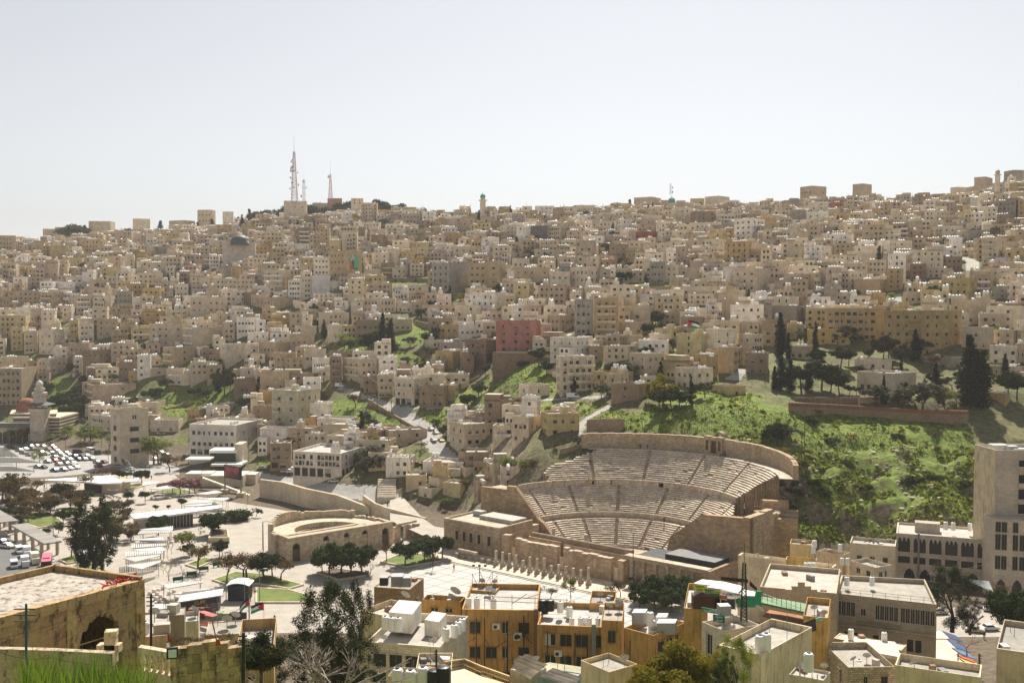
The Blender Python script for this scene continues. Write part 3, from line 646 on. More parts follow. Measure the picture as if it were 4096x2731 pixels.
 for(i,f0,f1,u0,u1,solid)in balc:
  p0,p1=foot[i],foot[(i+1)%n];d=Vector((p1[0]-p0[0],p1[1]-p0[1],0));L=d.length;d/=L;nn=Vector((d.y,-d.x,0));b=Vector((p0[0],p0[1],0))
  for f in range(f0,f1+1):
   zz=z0+base+(hgt-parapet-base)*f/floors;mbb=MB()if into is None else into[0];cb=solid or shade(col,1.05)
   A,B=b+d*(u0*L),b+d*(u1*L)
   pr=lambda e0,e1,za,zb,X0=A,X1=B:mbb.prism([(X0+nn*e1).to_2d(),(X1+nn*e1).to_2d(),(X1+nn*e0).to_2d(),(X0+nn*e0).to_2d()],za,zb,cb,bottom=True)
   pr(.01,1.25,zz-.15,zz+.05);pr(1.13,1.25,zz+.05,zz+1.0)
   for X in(A,B-d*.12):pr(.01,1.13,zz+.05,zz+1.0,X,X+d*.12)
   if into is None:mbb.build('balcony',mat,root)
 if stair is None:stair=random.random()<.5
 tops=[]
 if stair and z1<H+25:
  q=random.choice(range(n));sx=cx+(inner[q][0]-cx)*.5;sy=cyy+(inner[q][1]-cyy)*.5;ang=math.atan2(foot[1][1]-foot[0][1],foot[1][0]-foot[0][0])
  mbb=MB()if into is None else into[0];hh=random.uniform(2.2,2.9);mbb.box(sx,sy,rz,3.0,2.8,hh,shade(col,random.uniform(.9,1.15)),ang,top=(.55,.52,.47))
  if into is None:mbb.build('stair_head',mat,root)
  tops.append((sx,sy,rz+hh))
 return root,(cx,cyy,rz),inner,tops
def roof_tanks(cx,cyy,rz,inner,tops,n,near=False):
 """rows of water tanks on a flat roof"""
 if n<=0:return
 a=random.choice(range(len(inner)));e=Vector(inner[a])-Vector((cx,cyy));p=Vector((cx,cyy))+e*random.uniform(.35,.72)
 d=(Vector(inner[(a+1)%len(inner)])-Vector(inner[a])).normalized()*1.5
 base=rz
 if tops and random.random()<.5:p=Vector(tops[0][:2])-d*.5;base=tops[0][2];n=min(n,2)
 for k in range(n):add_tank((p.x+d.x*k,p.y+d.y*k,base),near)
def roof_junk(mb,cx,cyy,rz,inner,k=3):
 for _ in range(k):
  a=random.choice(range(len(inner)));e=Vector(inner[a])-Vector((cx,cyy));p=Vector((cx,cyy))+e*random.uniform(.1,.75)
  r_=random.random()
  if r_<.5:mb.box(p.x,p.y,rz,random.uniform(.6,1.8),random.uniform(.5,1.2),random.uniform(.4,1.1),random.choice([(.45,.42,.38),(.25,.24,.23),(.6,.58,.55),(.3,.2,.14)]),random.random()*3)
  elif r_<.8:dish(mb,(p.x,p.y,rz),random.uniform(.45,.7))
  else:mb.tube((p.x,p.y,rz),(p.x,p.y,rz+random.uniform(1.5,3.5)),.04,n=4,col=(.2,.19,.18))
def dish(mb,p,r,az=None):
 az=random.uniform(-.6,.6)if az is None else az
 o_=Vector(p)+Vector((0,0,r+.5));ax_=Vector((math.sin(az)*.8,math.cos(az)*.8,.6)).normalized();x=ax_.orthogonal().normalized();y=ax_.cross(x);prev=None
 for q,(rr_,h_)in enumerate(((0,0),(.6,.06),(1,.2))):
  ring=[o_+x*(math.cos(t_)*rr_*r)+y*(math.sin(t_)*rr_*r)+ax_*(h_*r)for t_ in[2*math.pi*k/10 for k in range(10)]]
  if prev:[mb.face([prev[k],prev[(k+1)%10],ring[(k+1)%10],ring[k]],(.42,.42,.42))for k in range(10)]
  prev=ring
 mb.tube(p,o_,.05,n=4,col=(.3,.3,.3))
# ------------------------------------------------------------------ buildings one can pick out, read from the photograph
TAN,BEI,CRE,OCH,GRY,WHI,PNK,BRN,YEL=(.50,.40,.28),(.62,.53,.405),(.74,.655,.53),(.50,.365,.185),(.38,.345,.305),(.85,.81,.75),(.52,.42,.335),(.35,.265,.19),(.57,.465,.27)
CN={TAN:'tan',BEI:'beige',CRE:'cream',OCH:'ochre',GRY:'grey',WHI:'white',PNK:'pinkish tan',BRN:'brown',YEL:'yellow'}
NUM=['','one','two','three','four','five','six','seven','eight','nine','ten']
HEROES=[]
def place(xl,xc,xr,yt,yb,D=None,depth=10.0,phi=None,z0=None):
 P=PY(xc,yb,D)if D else(PZ(xc,yb,z0)if z0 is not None else hit(xc,yb));X0,Y0=P.x,P.y
 top=PY(xc,yt,Y0).z;be=math.atan2(X0,Y0);f=Vector((math.sin(be),math.cos(be)));r=Vector((math.cos(be),-math.sin(be)))
 wl_,wr_=max(xc-xl,1),max(xr-xc,1)
 if phi is None:phi=2 if wr_<6 else 88 if wl_<6 else min(max(math.degrees(math.atan2(wr_,wl_)),14),76)
 phi=R(phi);Ld=-r*math.cos(phi)+f*math.sin(phi);Rd=r*math.sin(phi)+f*math.cos(phi)
 def ext(d,x):q=(x-2048)/F;return(q*Y0-X0)/(d.x-q*d.y)
 WL_=ext(Ld,xl)if wl_>=6 else depth;WR_=ext(Rd,xr)if wr_>=6 else depth
 WL_=min(max(WL_,3),60);WR_=min(max(WR_,3),60);p=Vector((X0,Y0))
 return[p,p+Rd*WR_,p+Rd*WR_+Ld*WL_,p+Ld*WL_],P.z,top
def hero(k,xl,xc,xr,yt,yb,col,fl=None,label=None,nL=None,nR=None,D=None,depth=10.0,phi=None,tanks=3,z0=None,lm=None,cat='house',name='house',**kw):
 (xl,yt),(xr,yb),xc=c(k,xl,yt),c(k,xr,yb),c(k,xc,0)[0]
 foot,zb,top=place(xl,xc,xr,yt,yb,D,depth,phi,z0)
 hg=top-zb;floors=fl or max(1,round((hg-.5)/3.3));fk=1+jit(.05);cl=tuple(x*fk for x in col)
 kw.setdefault('hood',True);kw.setdefault('stair',False);
 kw.setdefault('extra',max(3.5,zb-min(zt(p.x,p.y)for p in foot)+2))
 root,(cx,cyy,rz),inner,tops=house(foot,zb,top,cl,floors,{0:nR,3:nL},name=name,**kw)
 HEROES.append(((xl,yt,xr,yb),foot[0].y,(cx,cyy),max((Vector(inner[0])-Vector((cx,cyy))).length,(Vector(inner[1])-Vector((cx,cyy))).length)))
 if label:tag(root,label,cat)
 else:auto(root,'%s %s-storey flat-roofed house'%(CN.get(col,'tan'),NUM[min(floors,10)]),cat,'hillside houses',(cx,cyy,(zb+top)/2))
 if lm:landmark(lm,(xl+xr)/2,(yt+yb)/2)
 roof_tanks(cx,cyy,rz,inner,tops,tanks)
 if rz<H:
  jm=MB();roof_junk(jm,cx,cyy,rz,inner,3)
  jo=jm.build('roof_clutter','matte',root);tag(jo,None,None,None,'stuff')
 return root,foot,zb,top
# --- left, above the car park
hero(5,-90,195,330,500,835,TAN,5,'tan block with tall pilasters between window columns, behind the domed mosque',6,0,lm='the pilastered block',cat='building',ww=1.6,wh=2.0,name='office_block')
hero(5,327,455,600,415,600,BEI,3,None,3,3)
hero(5,93,205,330,135,345,YEL,4,None,2,0,phi=20);hero(5,210,340,350,165,358,BEI,3,None,3,0,balc=[(3,1,2,.1,.9,None)]);hero(5,345,482,576,150,378,CRE,3,None,2,3)
hero(5,620,705,708,70,250,YEL,3,None,2,0);hero(5,706,843,846,95,262,CRE,3,None,3,0,balc=[(3,1,2,.05,.95,None)]);hero(5,866,1058,1096,55,212,TAN,3,None,3,3)
hero(5,768,838,1212,650,882,PNK,4,'long brownish block with blank side wall and balconied end, left of the tower',0,5,lm='the long balconied block',cat='building',balc=[(3,0,3,.05,.95,CRE)],ww=1.2,wh=1.0,prob=.4,tanks=5,name='apartment_block')
hero(5,1455,1560,1745,312,500,TAN,3,None,1,1,balc=[(3,1,2,.1,.9,CRE)],prob=.8);hero(5,1643,1740,1950,135,350,BEI,3,'tall house with white balconies and a blank cream side wall on the left slope',1,0,balc=[(3,1,3,.1,.9,WHI)]);hero(5,1336,1640,1645,100,290,BEI,3,None,5,0,balc=[(3,1,2,.3,.55,None)])
hero(5,1968,2020,2225,282,515,CRE,4,'tall narrow slab with a huge blank pale wall facing the valley',2,0,lm='the blank pale slab',cat='building',mat='plaster_old');hero(5,1225,1352,1362,382,580,WHI,3,None,2,0);hero(5,1145,1240,1282,522,602,OCH,1,None,2,1)
hero(5,735,880,986,335,540,BRN,3,None,3,2,mat='plaster_old');hero(5,606,800,870,272,420,TAN,2,None,4,1);hero(5,1100,1340,1345,330,430,TAN,2,None);hero(5,990,1230,1240,270,380,BEI,2)
hero(5,1666,1790,1862,868,962,OCH,1,'small ochre single-storey house on the bank above the white block',3,1,ww=1,wh=1.3);hero(5,1862,2060,2140,832,902,CRE,1,None,4,1);hero(5,1205,1405,1480,802,892,BEI,1,None,2,1)
hero(5,1335,1600,1628,962,1072,CRE,1,'low white rooftop block directly right of the stone tower',2,0,cat='building',tanks=6);hero(5,800,990,998,930,1070,CRE,2,'low row of shops with a line of small windows left of the stone tower',8,0,cat='shops',phi=55)
hero('s',752,946,1050,1700,1822,WHI,2,'white two-storey L-shaped block with square windows above the plaza',8,2,depth=16,cat='building',lm='the white L-shaped block',tanks=5,ww=1.5,wh=1.7,base=3.0,mat='cut_stone',name='apartment_block')
hero(5,1640,1760,1770,520,620,CRE,1);hero(5,1850,1990,2000,470,600,TAN,2);hero(5,2090,2294,2300,590,720,BRN,1,mat='rubble');hero(5,2120,2290,2294,40,190,WHI,2,'bright white terraced house high on the left slope',5,0)
hero(5,1700,1960,1970,440,560,BEI,2);hero(5,1480,1640,1660,500,590,BEI,1);hero(5,1050,1280,1290,440,530,BRN,1);hero(5,1500,1700,1720,560,650,CRE,1)
# --- centre left
hero(6,135,382,572,700,1095,(.53,.50,.37),4,'four-storey pale green-beige house with bay balconies beside the bushy bank',2,3,lm='the pale green-beige house',balc=[(3,1,3,.08,.32,None)],band=.9,ww=1.6,wh=1.5,tanks=4,stair=True)
hero('s',1167,1366,1466,1812,1912,WHI,2,'long white two-storey block over shuttered shops on the street corner',12,3,depth=15,lm='the long white shop block',cat='building',base=4.0,ww=1.5,wh=1.9,sill=.6,mat='cut_stone',tanks=3,name='shop_block',stair=True)
hero('s',1076,1165,1168,1770,1870,BRN,2,'brown two-storey shop house adjoining the long white block',4,0,base=3.0)
hero(6,612,860,960,1003,1125,BEI,1,None,3,2);hero(6,430,640,660,1085,1160,CRE,1,'low cream roof terrace house under a red awning',3,0)
hero(6,1135,1195,1532,1055,1212,PNK,2,'brown two-storey house with a blank brick side, beside the curving road',1,2,lm='the brown brick-sided house',prob=.5,balc=[(3,1,1,.1,.9,None)])
hero(6,1735,1868,2158,1000,1292,BEI,3,'cream three-storey corner house at the bend of the road',2,4,lm='the road-bend house',band=.8,ww=1.5,wh=1.4)
hero(6,660,768,775,390,640,BRN,4,None,2,0,balc=[(3,1,3,.1,.9,None)],mat='plaster_old');hero(6,772,935,1176,415,640,BEI,3,'rounded corner house with balconies at the top of the sloping street',3,5,balc=[(3,1,2,.1,1,None)],lm='the balconied street house');hero(6,962,1085,1088,570,725,BRN,2,None,3,0)
hero(6,1090,1238,1242,555,748,BEI,2,None,3,0,balc=[(3,1,1,.1,.9,None)],base=2.5);hero(6,1240,1418,1562,590,832,CRE,2,'pale two-storey house over big garage shutters on the sloping street',3,3,base=3.5,balc=[(3,1,1,.05,.95,None)]);hero(6,1462,1688,1722,655,852,BRN,2,None,4,1,mat='plaster_old')
hero(6,1605,1765,1870,348,505,OCH,2,'small ochre cube house on the green slope',3,0,lm='the small ochre cube house',ww=1.1,wh=1.3);hero(6,1870,2062,2252,245,475,BRN,3,'rough stone house with white window bays beside the pink house',4,3,mat='rubble');hero(6,1640,1815,1830,105,260,OCH,2,'yellow-ochre two-storey house above the green slope',3,0);hero(6,1815,1975,1980,110,205,WHI,1)
hero(6,640,790,820,110,242,CRE,1,None,1,0);hero(6,892,1110,1115,65,235,BRN,2,None,4,0);hero(6,1230,1400,1410,60,160,BEI,1);hero(6,20,170,302,268,442,TAN,2,None,4,2);hero(6,30,300,306,525,692,TAN,1,None,2,0);hero(6,500,655,662,408,502,WHI,1,'low bright white house with small doors below the terraces',6,0,ww=.8,wh=1.6)
hero(6,165,360,370,360,520,TAN,2);hero(6,425,620,630,330,440,BEI,1);hero(6,250,440,450,400,500,TAN,2);hero(6,22,135,310,700,830,OCH,1,None,1,0);hero(6,560,830,840,0,110,BEI,2);hero(6,300,520,530,190,290,TAN,1)
hero('s',1984,2142,2144,1282,1412,(.45,.21,.18),4,'pink-red plastered house of four storeys standing out on the slope',3,0,lm='the pink-red house',phi=12,depth=12,ww=1.3,extra=1.0)
hero('s',1970,2150,2152,1411,1440,BRN,1,'dark stone terrace wall under the pink-red house',0,0,phi=12,depth=14,mat='rubble',tanks=0,cat='wall',name='terrace',parapet=.1)
# --- centre right
hero(7,398,432,742,392,772,CRE,5,'five-storey cream block with long balconies on every floor above the garden',2,5,D=425,lm='the balconied cream block',cat='building',balc=[(0,1,4,.18,1,None)],ww=1.4,wh=2.0,sill=.3,mat='plaster_old',name='apartment_block')
hero('s',2298,2370,2374,1196,1373,GRY,5,'dark grey unfinished concrete tower house',3,0,lm='the dark grey tower house',mat='plaster_old');hero('s',2376,2474,2478,1190,1352,(.55,.41,.25),5,'orange-tan apartment house beside the dark grey tower house',3,0,balc=[(3,1,4,.1,.9,BEI)])
hero(7,1475,1692,1846,190,440,(.60,.52,.30),4,'tall yellow-cream house with a blank front and a stair tower',1,1,D=452,lm='the tall yellow-cream house',ww=1.0,prob=1,stair=True,tanks=6);hero(7,1135,1398,1402,248,402,WHI,2,None,4,0,tanks=2);hero(7,1050,1200,1392,368,602,BEI,3,None,3,3);hero(7,828,1040,1072,300,430,BEI,2,None,3,0)
hero(7,1465,1632,1805,500,690,CRE,2,'cream corner house with a roof terrace right above the green bank',3,2,lm='the roof-terrace corner house');hero(7,1780,1936,2100,660,768,YEL,1,'low yellow bungalow on the edge of the cliff above the theatre',2,1,tanks=0,D=398);hero(7,1850,1985,2032,312,562,TAN,3,None,0,3);hero(7,2032,2140,2252,195,350,CRE,2,None,2,4);hero(7,2102,2290,2300,362,562,BRN,2,None,2,0)
hero(7,262,326,606,905,1302,(.58,.48,.26),4,'yellow-cream four-storey house standing beside the top of the theatre seats',3,3,D=368,lm='the yellow house by the seats',band=.85,ww=1.5,wh=1.3,tanks=1,stair=True);hero(7,0,150,262,935,1290,BEI,3,'beige house with a dark stair shaft left of the yellow house',3,2,D=378,lm='the beige house by the theatre')
hero(7,962,1062,1285,785,935,CRE,1,'roofed white stone pavilion shell with square openings on the green bank',2,3,D=396,mat='rubble',ww=2.4,wh=2.4,sill=.2,kinds='v',tanks=0,roofc=(.4,.32,.18),cat='ruin');hero(7,890,1140,1240,640,790,BRN,2,None,1,1);hero(7,1150,1300,1310,575,650,CRE,1);hero(7,60,150,340,650,745,CRE,1,'half-ruined cream hut on the green slope beside the steps',1,1,tanks=0,kinds='v',D=425)
hero(7,300,430,560,25,180,TAN,2);hero(7,960,1170,1250,85,200,TAN,1);hero(7,740,960,1060,205,310,TAN,2);hero(7,690,815,820,300,440,BRN,2);hero(7,1310,1520,1560,0,120,TAN,2)
# --- right slope
hero(8,1040,1372,1737,-18,390,(.47,.345,.175),5,'massive ochre apartment block with a blank shaded wing on the right slope',4,4,phi=40,lm='the massive ochre block',cat='building',ww=1.5,wh=1.3,tanks=2,prob=.85,name='apartment_block',balc=[(3,1,4,.6,.95,None)])
hero(8,340,530,535,-40,195,YEL,4,None,4,0);hero(8,520,1036,1045,-40,255,(.50,.37,.20),4,'long ochre-cream block with wide glazed bays next to the massive ochre block',9,0,lm='the long glazed ochre block',cat='building',ww=1.8,wh=1.5,band=.85,name='apartment_block',tanks=2);hero(8,350,735,740,150,292,(.58,.43,.17),2,'bright yellow low house behind the cypresses',4,0);hero(8,0,250,335,-60,120,GRY,2,None,0,2)
hero(8,180,395,400,300,420,PNK,1,None,3,0);hero(8,780,1105,1110,420,520,CRE,1,None,3,0);hero(8,805,1130,1335,545,742,CRE,1,'cut-stone villa with tall barred windows and a flat white roof on the terrace',5,3,D=397,lm='the stone villa',cat='villa',ww=1.5,wh=2.6,sill=.9,mat='cut_stone',tanks=2)
hero(8,1400,1640,1760,400,510,GRY,1,None,2,1);hero(8,1735,1990,2025,130,330,BEI,2,None,3,0);hero(8,2020,2200,2294,155,300,BEI,2,None,2,2);hero(8,1990,2250,2294,300,480,CRE,2,None,3,0);hero(8,1955,2200,2294,-60,160,CRE,3,None,3,0)
hero(8,1800,2120,2420,940,1180,(.60,.50,.28),2,'yellow house under a red-patched roof above the grass slope, at the photo edge',4,3,D=385,lm='the red-roofed yellow house');hero(8,1985,2290,2420,870,960,(.62,.52,.33),1,'upper storey house with white windows under a red corrugated roof',4,1,D=389,tanks=1,roofc=(.45,.09,.07));hero(8,1975,2130,2180,725,850,OCH,1,None,1,0)
hero(8,2180,2400,2420,775,870,(.42,.16,.10),1,'terracotta rooftop hut above the red-roofed house',1,0,D=396,tanks=0)
# --- upper middle
hero(2,660,800,955,1010,1312,(.52,.40,.26),5,'tan apartment block with a green mural painted on its side wall',4,0,lm='the mural block',cat='building',name='apartment_block',ww=1.3,wh=1.5,tanks=1);hero(2,500,662,668,1235,1385,(.66,.66,.66),1,'blank white and grey-blue wall slab below the mural block',0,0,tanks=0,cat='building');hero(2,290,402,405,1275,1465,WHI,4,None,4,0);hero(2,402,498,502,1200,1440,CRE,5,None,3,0);hero(2,520,660,664,1070,1230,WHI,3,None,4,0)
hero(2,950,1090,1093,585,785,CRE,6,'tall white tower block with side balconies on the ridge below the masts',5,0,lm='the white ridge tower block',cat='building',balc=[(3,1,5,0,.28,TAN),(3,1,5,.72,1,TAN)],name='tower_block');hero(2,512,680,690,588,700,BEI,3,None,3,0,balc=[(3,1,2,0,.45,CRE)]);hero(2,648,770,775,545,650,(.52,.33,.24),2)
hero(2,1576,1732,1902,1120,1420,(.40,.375,.35),5,'grey unfinished block with white corner columns and a blank concrete wall',3,0,lm='the unfinished grey block',cat='building',ww=1.9,wh=2.2,sill=.6,mat='plaster_old',name='apartment_block');hero(2,1902,2165,2235,1120,1372,(.50,.385,.245),4,'large tan apartment block hung with washing, beside the unfinished grey block',5,1,lm='the tan washing-hung block',cat='building',name='apartment_block',ww=1.7,wh=1.3)
hero(2,1920,2140,2256,1385,1575,WHI,3,'bright white old house with arched lower windows in the centre of the slope',4,2,lm='the bright white old house',ww=1.1,wh=1.7);hero(2,550,700,890,1475,1568,TAN,2,'flat tan block with a blank wall at the centre left',2,0);hero(2,485,548,552,1458,1568,WHI,2);hero(2,515,700,850,1395,1475,CRE,2,None,4,3);hero(2,0,138,348,1430,1568,TAN,2,None,4,1);hero(2,75,240,310,1185,1380,BEI,4,None,2,2,balc=[(3,1,3,0,1,WHI)]);hero(2,960,1120,1125,1175,1250,CRE,1,None,4,0);hero(2,1040,1195,1200,1030,1170,CRE,3,None,2,0);hero(2,1125,1250,1255,1120,1260,BRN,3,None,3,0,balc=[(3,1,2,.1,.9,BEI)]);hero(2,1380,1505,1510,1130,1245,BEI,3)
hero(2,960,1250,1260,1440,1568,BEI,2,'old pale house with a line of tall narrow windows, centre of the slope',9,0,ww=1.0,wh=1.9);hero(2,1265,1400,1405,1485,1568,CRE,1);hero(2,1490,1605,1612,660,770,WHI,3,None,3,0);hero(2,1310,1475,1480,680,770,BEI,2,None,5,0);hero(2,1140,1265,1270,700,785,GRY,2,None,3,0);hero(2,1700,1780,1965,720,850,PNK,4,None,0,3);hero(2,1765,2015,2020,975,1080,BEI,2,None,4,0)
hero(3,40,165,168,790,950,WHI,4,None,2,0,balc=[(3,1,3,.65,1,None)]);hero(3,166,320,323,790,952,(.16,.155,.16),4,'dark slate-grey building shell with net-covered front',2,0,lm='the slate-grey shell',tanks=0,prob=.5);hero(3,324,432,512,788,955,BEI,4,None,5,2);hero(3,1026,1225,1388,838,950,(.40,.13,.09),2,'long red-brown house with white arched shopfront windows below',3,2,lm='the red-brown long house',ww=1.2)
hero(3,1985,2150,2260,722,965,WHI,5,'big white five-storey apartment house with square windows',3,3,lm='the big white apartment house',cat='building',name='apartment_house',ww=1.7,wh=1.5,tanks=6);hero(3,1583,1872,1882,757,862,CRE,2,None,6,0);hero(3,525,690,866,1155,1372,CRE,3,'cream corner block with dark arched upper windows',4,4,lm='the arched cream block',ww=1.3,wh=1.7);hero(3,336,520,524,1200,1350,CRE,2,None,3,0);hero(3,1230,1370,1374,1112,1312,GRY,3,None,4,0,mat='plaster_old');hero(3,1368,1490,1495,1140,1300,CRE,3,None,2,0);hero(3,1490,1718,1722,1160,1300,BEI,2,None,3,0);hero(3,20,335,340,1165,1345,TAN,3,None,5,0);hero(3,1975,2190,2300,1170,1440,BEI,4,'tall cream house with an outside stair on the right slope',3,0);hero(3,1425,1860,1930,1330,1480,BEI,2,None,5,1)
hero(3,1576,1856,1860,1400,1500,CRE,2,None,5,0);hero(3,570,735,772,605,705,CRE,2,'cream house with a dark glazed penthouse and red roof on the ridge',5,1);hero(3,205,375,378,612,715,WHI,3,None,4,0);hero(3,1088,1250,1330,530,640,BEI,3,None,4,1);hero(3,1718,1850,1940,522,610,CRE,2,None,3,2);hero(3,1325,1450,1460,560,640,(.52,.36,.26),2,None,4,0);hero(3,1590,1720,1722,545,600,YEL,2,None,2,0);hero(3,1450,1600,1605,625,760,CRE,3,None,3,0);hero(3,735,970,975,745,840,CRE,2,None,6,0);hero(3,765,1000,1030,1090,1150,(.55,.33,.2),1,'low orange house among tanks on the central slope',4,0);hero(3,0,150,155,1080,1160,CRE,1);hero(3,200,550,555,1000,1100,BEI,2,None,6,0);hero(3,870,1080,1085,950,1070,BRN,2,None,4,0)
hero(4,275,395,510,432,578,TAN,5,'tall many-balconied block standing up on the right skyline',4,3,lm='the balconied skyline block',cat='building',name='tower_block',balc=[(3,1,4,.1,.9,None)],ww=2.0,wh=1.8);hero(4,743,850,914,412,545,(.50,.41,.31),4,'blank stepped tower block rising highest on the right skyline',0,1,lm='the blank skyline tower',cat='building',name='tower_block',prob=.5,tanks=0);hero(4,550,706,712,575,652,(.46,.18,.13),2,'brick-red house just under the right skyline',4,0,lm='the brick-red skyline house')
hero(4,1025,1050,1282,925,1068,CRE,3,None,1,4);hero(4,1455,1562,1728,790,955,CRE,3,None,3,3,balc=[(3,1,2,0,.7,None)]);hero(4,1905,2065,2125,892,1132,BEI,4,'cream block with long balconies above the white bend of road',3,1,balc=[(3,1,3,.05,.7,CRE)],lm='the balconied block over the bend');hero(4,1058,1205,1212,1172,1362,OCH,4,'narrow ochre house with paired white windows',2,0,lm='the narrow ochre house',kinds='a');hero(4,1545,1800,1905,1255,1482,(.52,.42,.21),3,'square yellow-ochre block with three rows of windows on the right slope',4,2,lm='the square yellow-ochre block',cat='building',name='apartment_block')
hero(4,1760,1850,1992,435,532,TAN,2,None,2,3);hero(4,2000,2218,2222,562,740,(.33,.28,.24),4,None,5,0);hero(4,2222,2400,2410,545,740,OCH,4,None,4,0);hero(4,1355,1495,1620,652,782,CRE,3,None,1,3,balc=[(3,1,2,.05,.95,WHI)]);hero(4,1990,2055,2195,400,525,BEI,3,None,0,3);hero(4,2090,2200,2330,290,420,(.34,.29,.24),3,None,3,3);hero(4,60,205,300,820,940,CRE,2,None,4,2);hero(4,335,540,545,660,775,WHI,2,None,3,0);hero(4,225,330,335,645,760,GRY,3,None,1,0);hero(4,1615,1690,1762,442,530,CRE,2,'cream hip-roofed house on the right skyline',2,2);hero(4,1826,1950,1990,350,410,TAN,1)
hero(4,768,1000,1055,1270,1440,(.55,.40,.26),3,None,0,3);hero(4,585,730,850,1195,1410,CRE,4,None,4,3);hero(4,195,355,362,1265,1450,TAN,3,None,3,0);hero(4,1415,1650,1660,1170,1260,BEI,2,None,4,0);hero(4,1205,1390,1400,1385,1480,BEI,1,None,3,0);hero(4,1265,1410,1415,1130,1290,(.30,.2,.14),3,None,2,0,balc=[(3,1,2,.1,.9,None)]);hero(4,2165,2400,2410,985,1160,OCH,3,None,2,0);hero(4,585,795,798,945,1075,TAN,3,None,4,0);hero(4,470,660,665,800,860,PNK,1);hero(4,2005,2200,2225,770,860,YEL,2,None,5,0);hero(4,1620,1830,1835,600,665,YEL,2,None,3,0);hero(4,850,1055,1060,1095,1260,BEI,3,None,5,0,ww=1.0);hero(4,2000,2140,2145,1330,1450,GRY,2,'grey house under a white hipped canopy roof on the right slope',2,0)
# --- left skyline and slope
hero(1,1780,1900,1942,648,778,BEI,5,'tall block with see-through top windows alone on the left skyline',4,1,lm='the left skyline block',cat='building',name='tower_block',kinds='v',tanks=0);hero(1,808,990,1045,750,815,BEI,2,None,4,1);hero(1,1202,1345,1350,730,775,CRE,2,None,4,0);hero(1,1525,1640,1760,740,790,BEI,1,None,4,4);hero(1,740,890,965,908,1030,(.55,.42,.27),3,'sand-orange three-storey block with a row of tanks on the left slope',5,2,lm='the sand-orange block',tanks=6);hero(1,1945,2080,2105,780,870,(.55,.42,.24),3,None,4,1);hero(1,2005,2092,2096,665,725,WHI,2,None,3,0);hero(1,398,500,505,820,900,BEI,2);hero(1,505,660,680,805,900,BEI,3,None,3,0,balc=[(3,1,2,.1,.7,None)])
hero(1,1238,1460,1465,1212,1310,CRE,2,'cream house with an ochre roof band in the middle of the left slope',5,0,lm='the ochre-banded cream house',tanks=4);hero(1,1050,1190,1195,1378,1530,GRY,3,None,3,0,lm='the grey three-storey house');hero(1,1282,1430,1480,1345,1460,OCH,2,None,3,1);hero(1,1572,1690,1700,1310,1425,CRE,2,None,3,0);hero(1,1705,2030,2034,1430,1568,BEI,2,None,6,0);hero(1,72,350,355,1375,1500,TAN,3,None,6,0);hero(1,360,480,580,1385,1540,TAN,3,None,3,1,balc=[(3,1,2,.1,.9,BEI)]);hero(1,515,670,780,1290,1390,WHI,2,None,3,1,balc=[(3,1,1,.1,.9,None)]);hero(1,685,820,850,1420,1568,BEI,3,None,4,1,balc=[(3,1,2,.05,.95,WHI)]);hero(1,1880,1968,1975,1055,1165,WHI,3,None,3,0);hero(1,1130,1205,1210,1045,1190,CRE,4,None,2,0);hero(1,583,735,770,1075,1180,YEL,2,None,3,0);hero(1,380,455,460,965,1095,OCH,4,None,2,0,balc=[(3,1,3,.5,1,GRY)]);hero(1,458,612,616,965,1085,(.47,.37,.21),4,None,0,0);hero(1,1715,1915,1920,985,1055,BEI,2);hero(1,1920,2090,2095,990,1060,OCH,2,None,4,0);hero(1,2090,2215,2225,1025,1120,BEI,2);hero(1,1930,2280,2290,1265,1400,BEI,3,None,9,0);hero(1,1350,1450,1455,1065,1120,CRE,1);hero(1,0,145,150,880,1045,TAN,4,None,5,0)
# ------------------------------------------------------------------ the rest of the hillside town
FAR_W,FAR_G=MB(),MB()
PAL=[TAN,WHI,BEI,BEI,BEI,CRE,CRE,CRE,CRE,PNK,GRY,BRN,YEL,WHI,WHI,BEI,TAN,BEI,PNK,OCH]
NOB=[(P,min(p[0]for p in P),max(p[0]for p in P),min(p[1]for p in P),max(p[1]for p in P))for P in GREEN+ROADS]
NOB+=[(P,min(p[0]for p in P),max(p[0]for p in P),min(p[1]for p in P),max(p[1]for p in P))for P in(K('s',[(960,1870),(1120,1890),(1480,1905),(1700,1930),(1780,2100),(1600,2100),(960,2000)]),K(8,[(-20,300),(700,250),(1150,160),(1420,300),(1800,180),(1990,350),(1990,850),(1800,1000),(-900,900),(-400,650),(0,600)]),)]
cells={}
def free(x,y,r):
 i,j=int(x//20),int(y//20)
 for a in(-1,0,1):
  for b in(-1,0,1):
   for(u,v,q)in cells.get((i+a,j+b),()):
    if(u-x)**2+(v-y)**2<(q+r)**2:return False
 return True
def occupy(x,y,r):cells.setdefault((int(x//20),int(y//20)),[]).append((x,y,r))
for bx,D_,(hx,hy),hr in HEROES:occupy(hx,hy,hr*.6)
cand=[];Y=405.0;row=0
while Y<1075:
 row+=1;x=-.56*Y
 while x<.56*Y:
  w_=random.uniform(8.5,17);cand.append((x+w_/2,Y+jit(4),w_));x+=w_*random.uniform(.95,1.18)+(random.random()<.10)*7
 Y+=random.uniform(9.0,11.5)+(row%9==0)*3
for _ in range(9000):
 y=352+723*random.random()**.85;cand.append(((random.random()-.5)*1.1*y,y,random.uniform(5.5,10)))
fills=[]
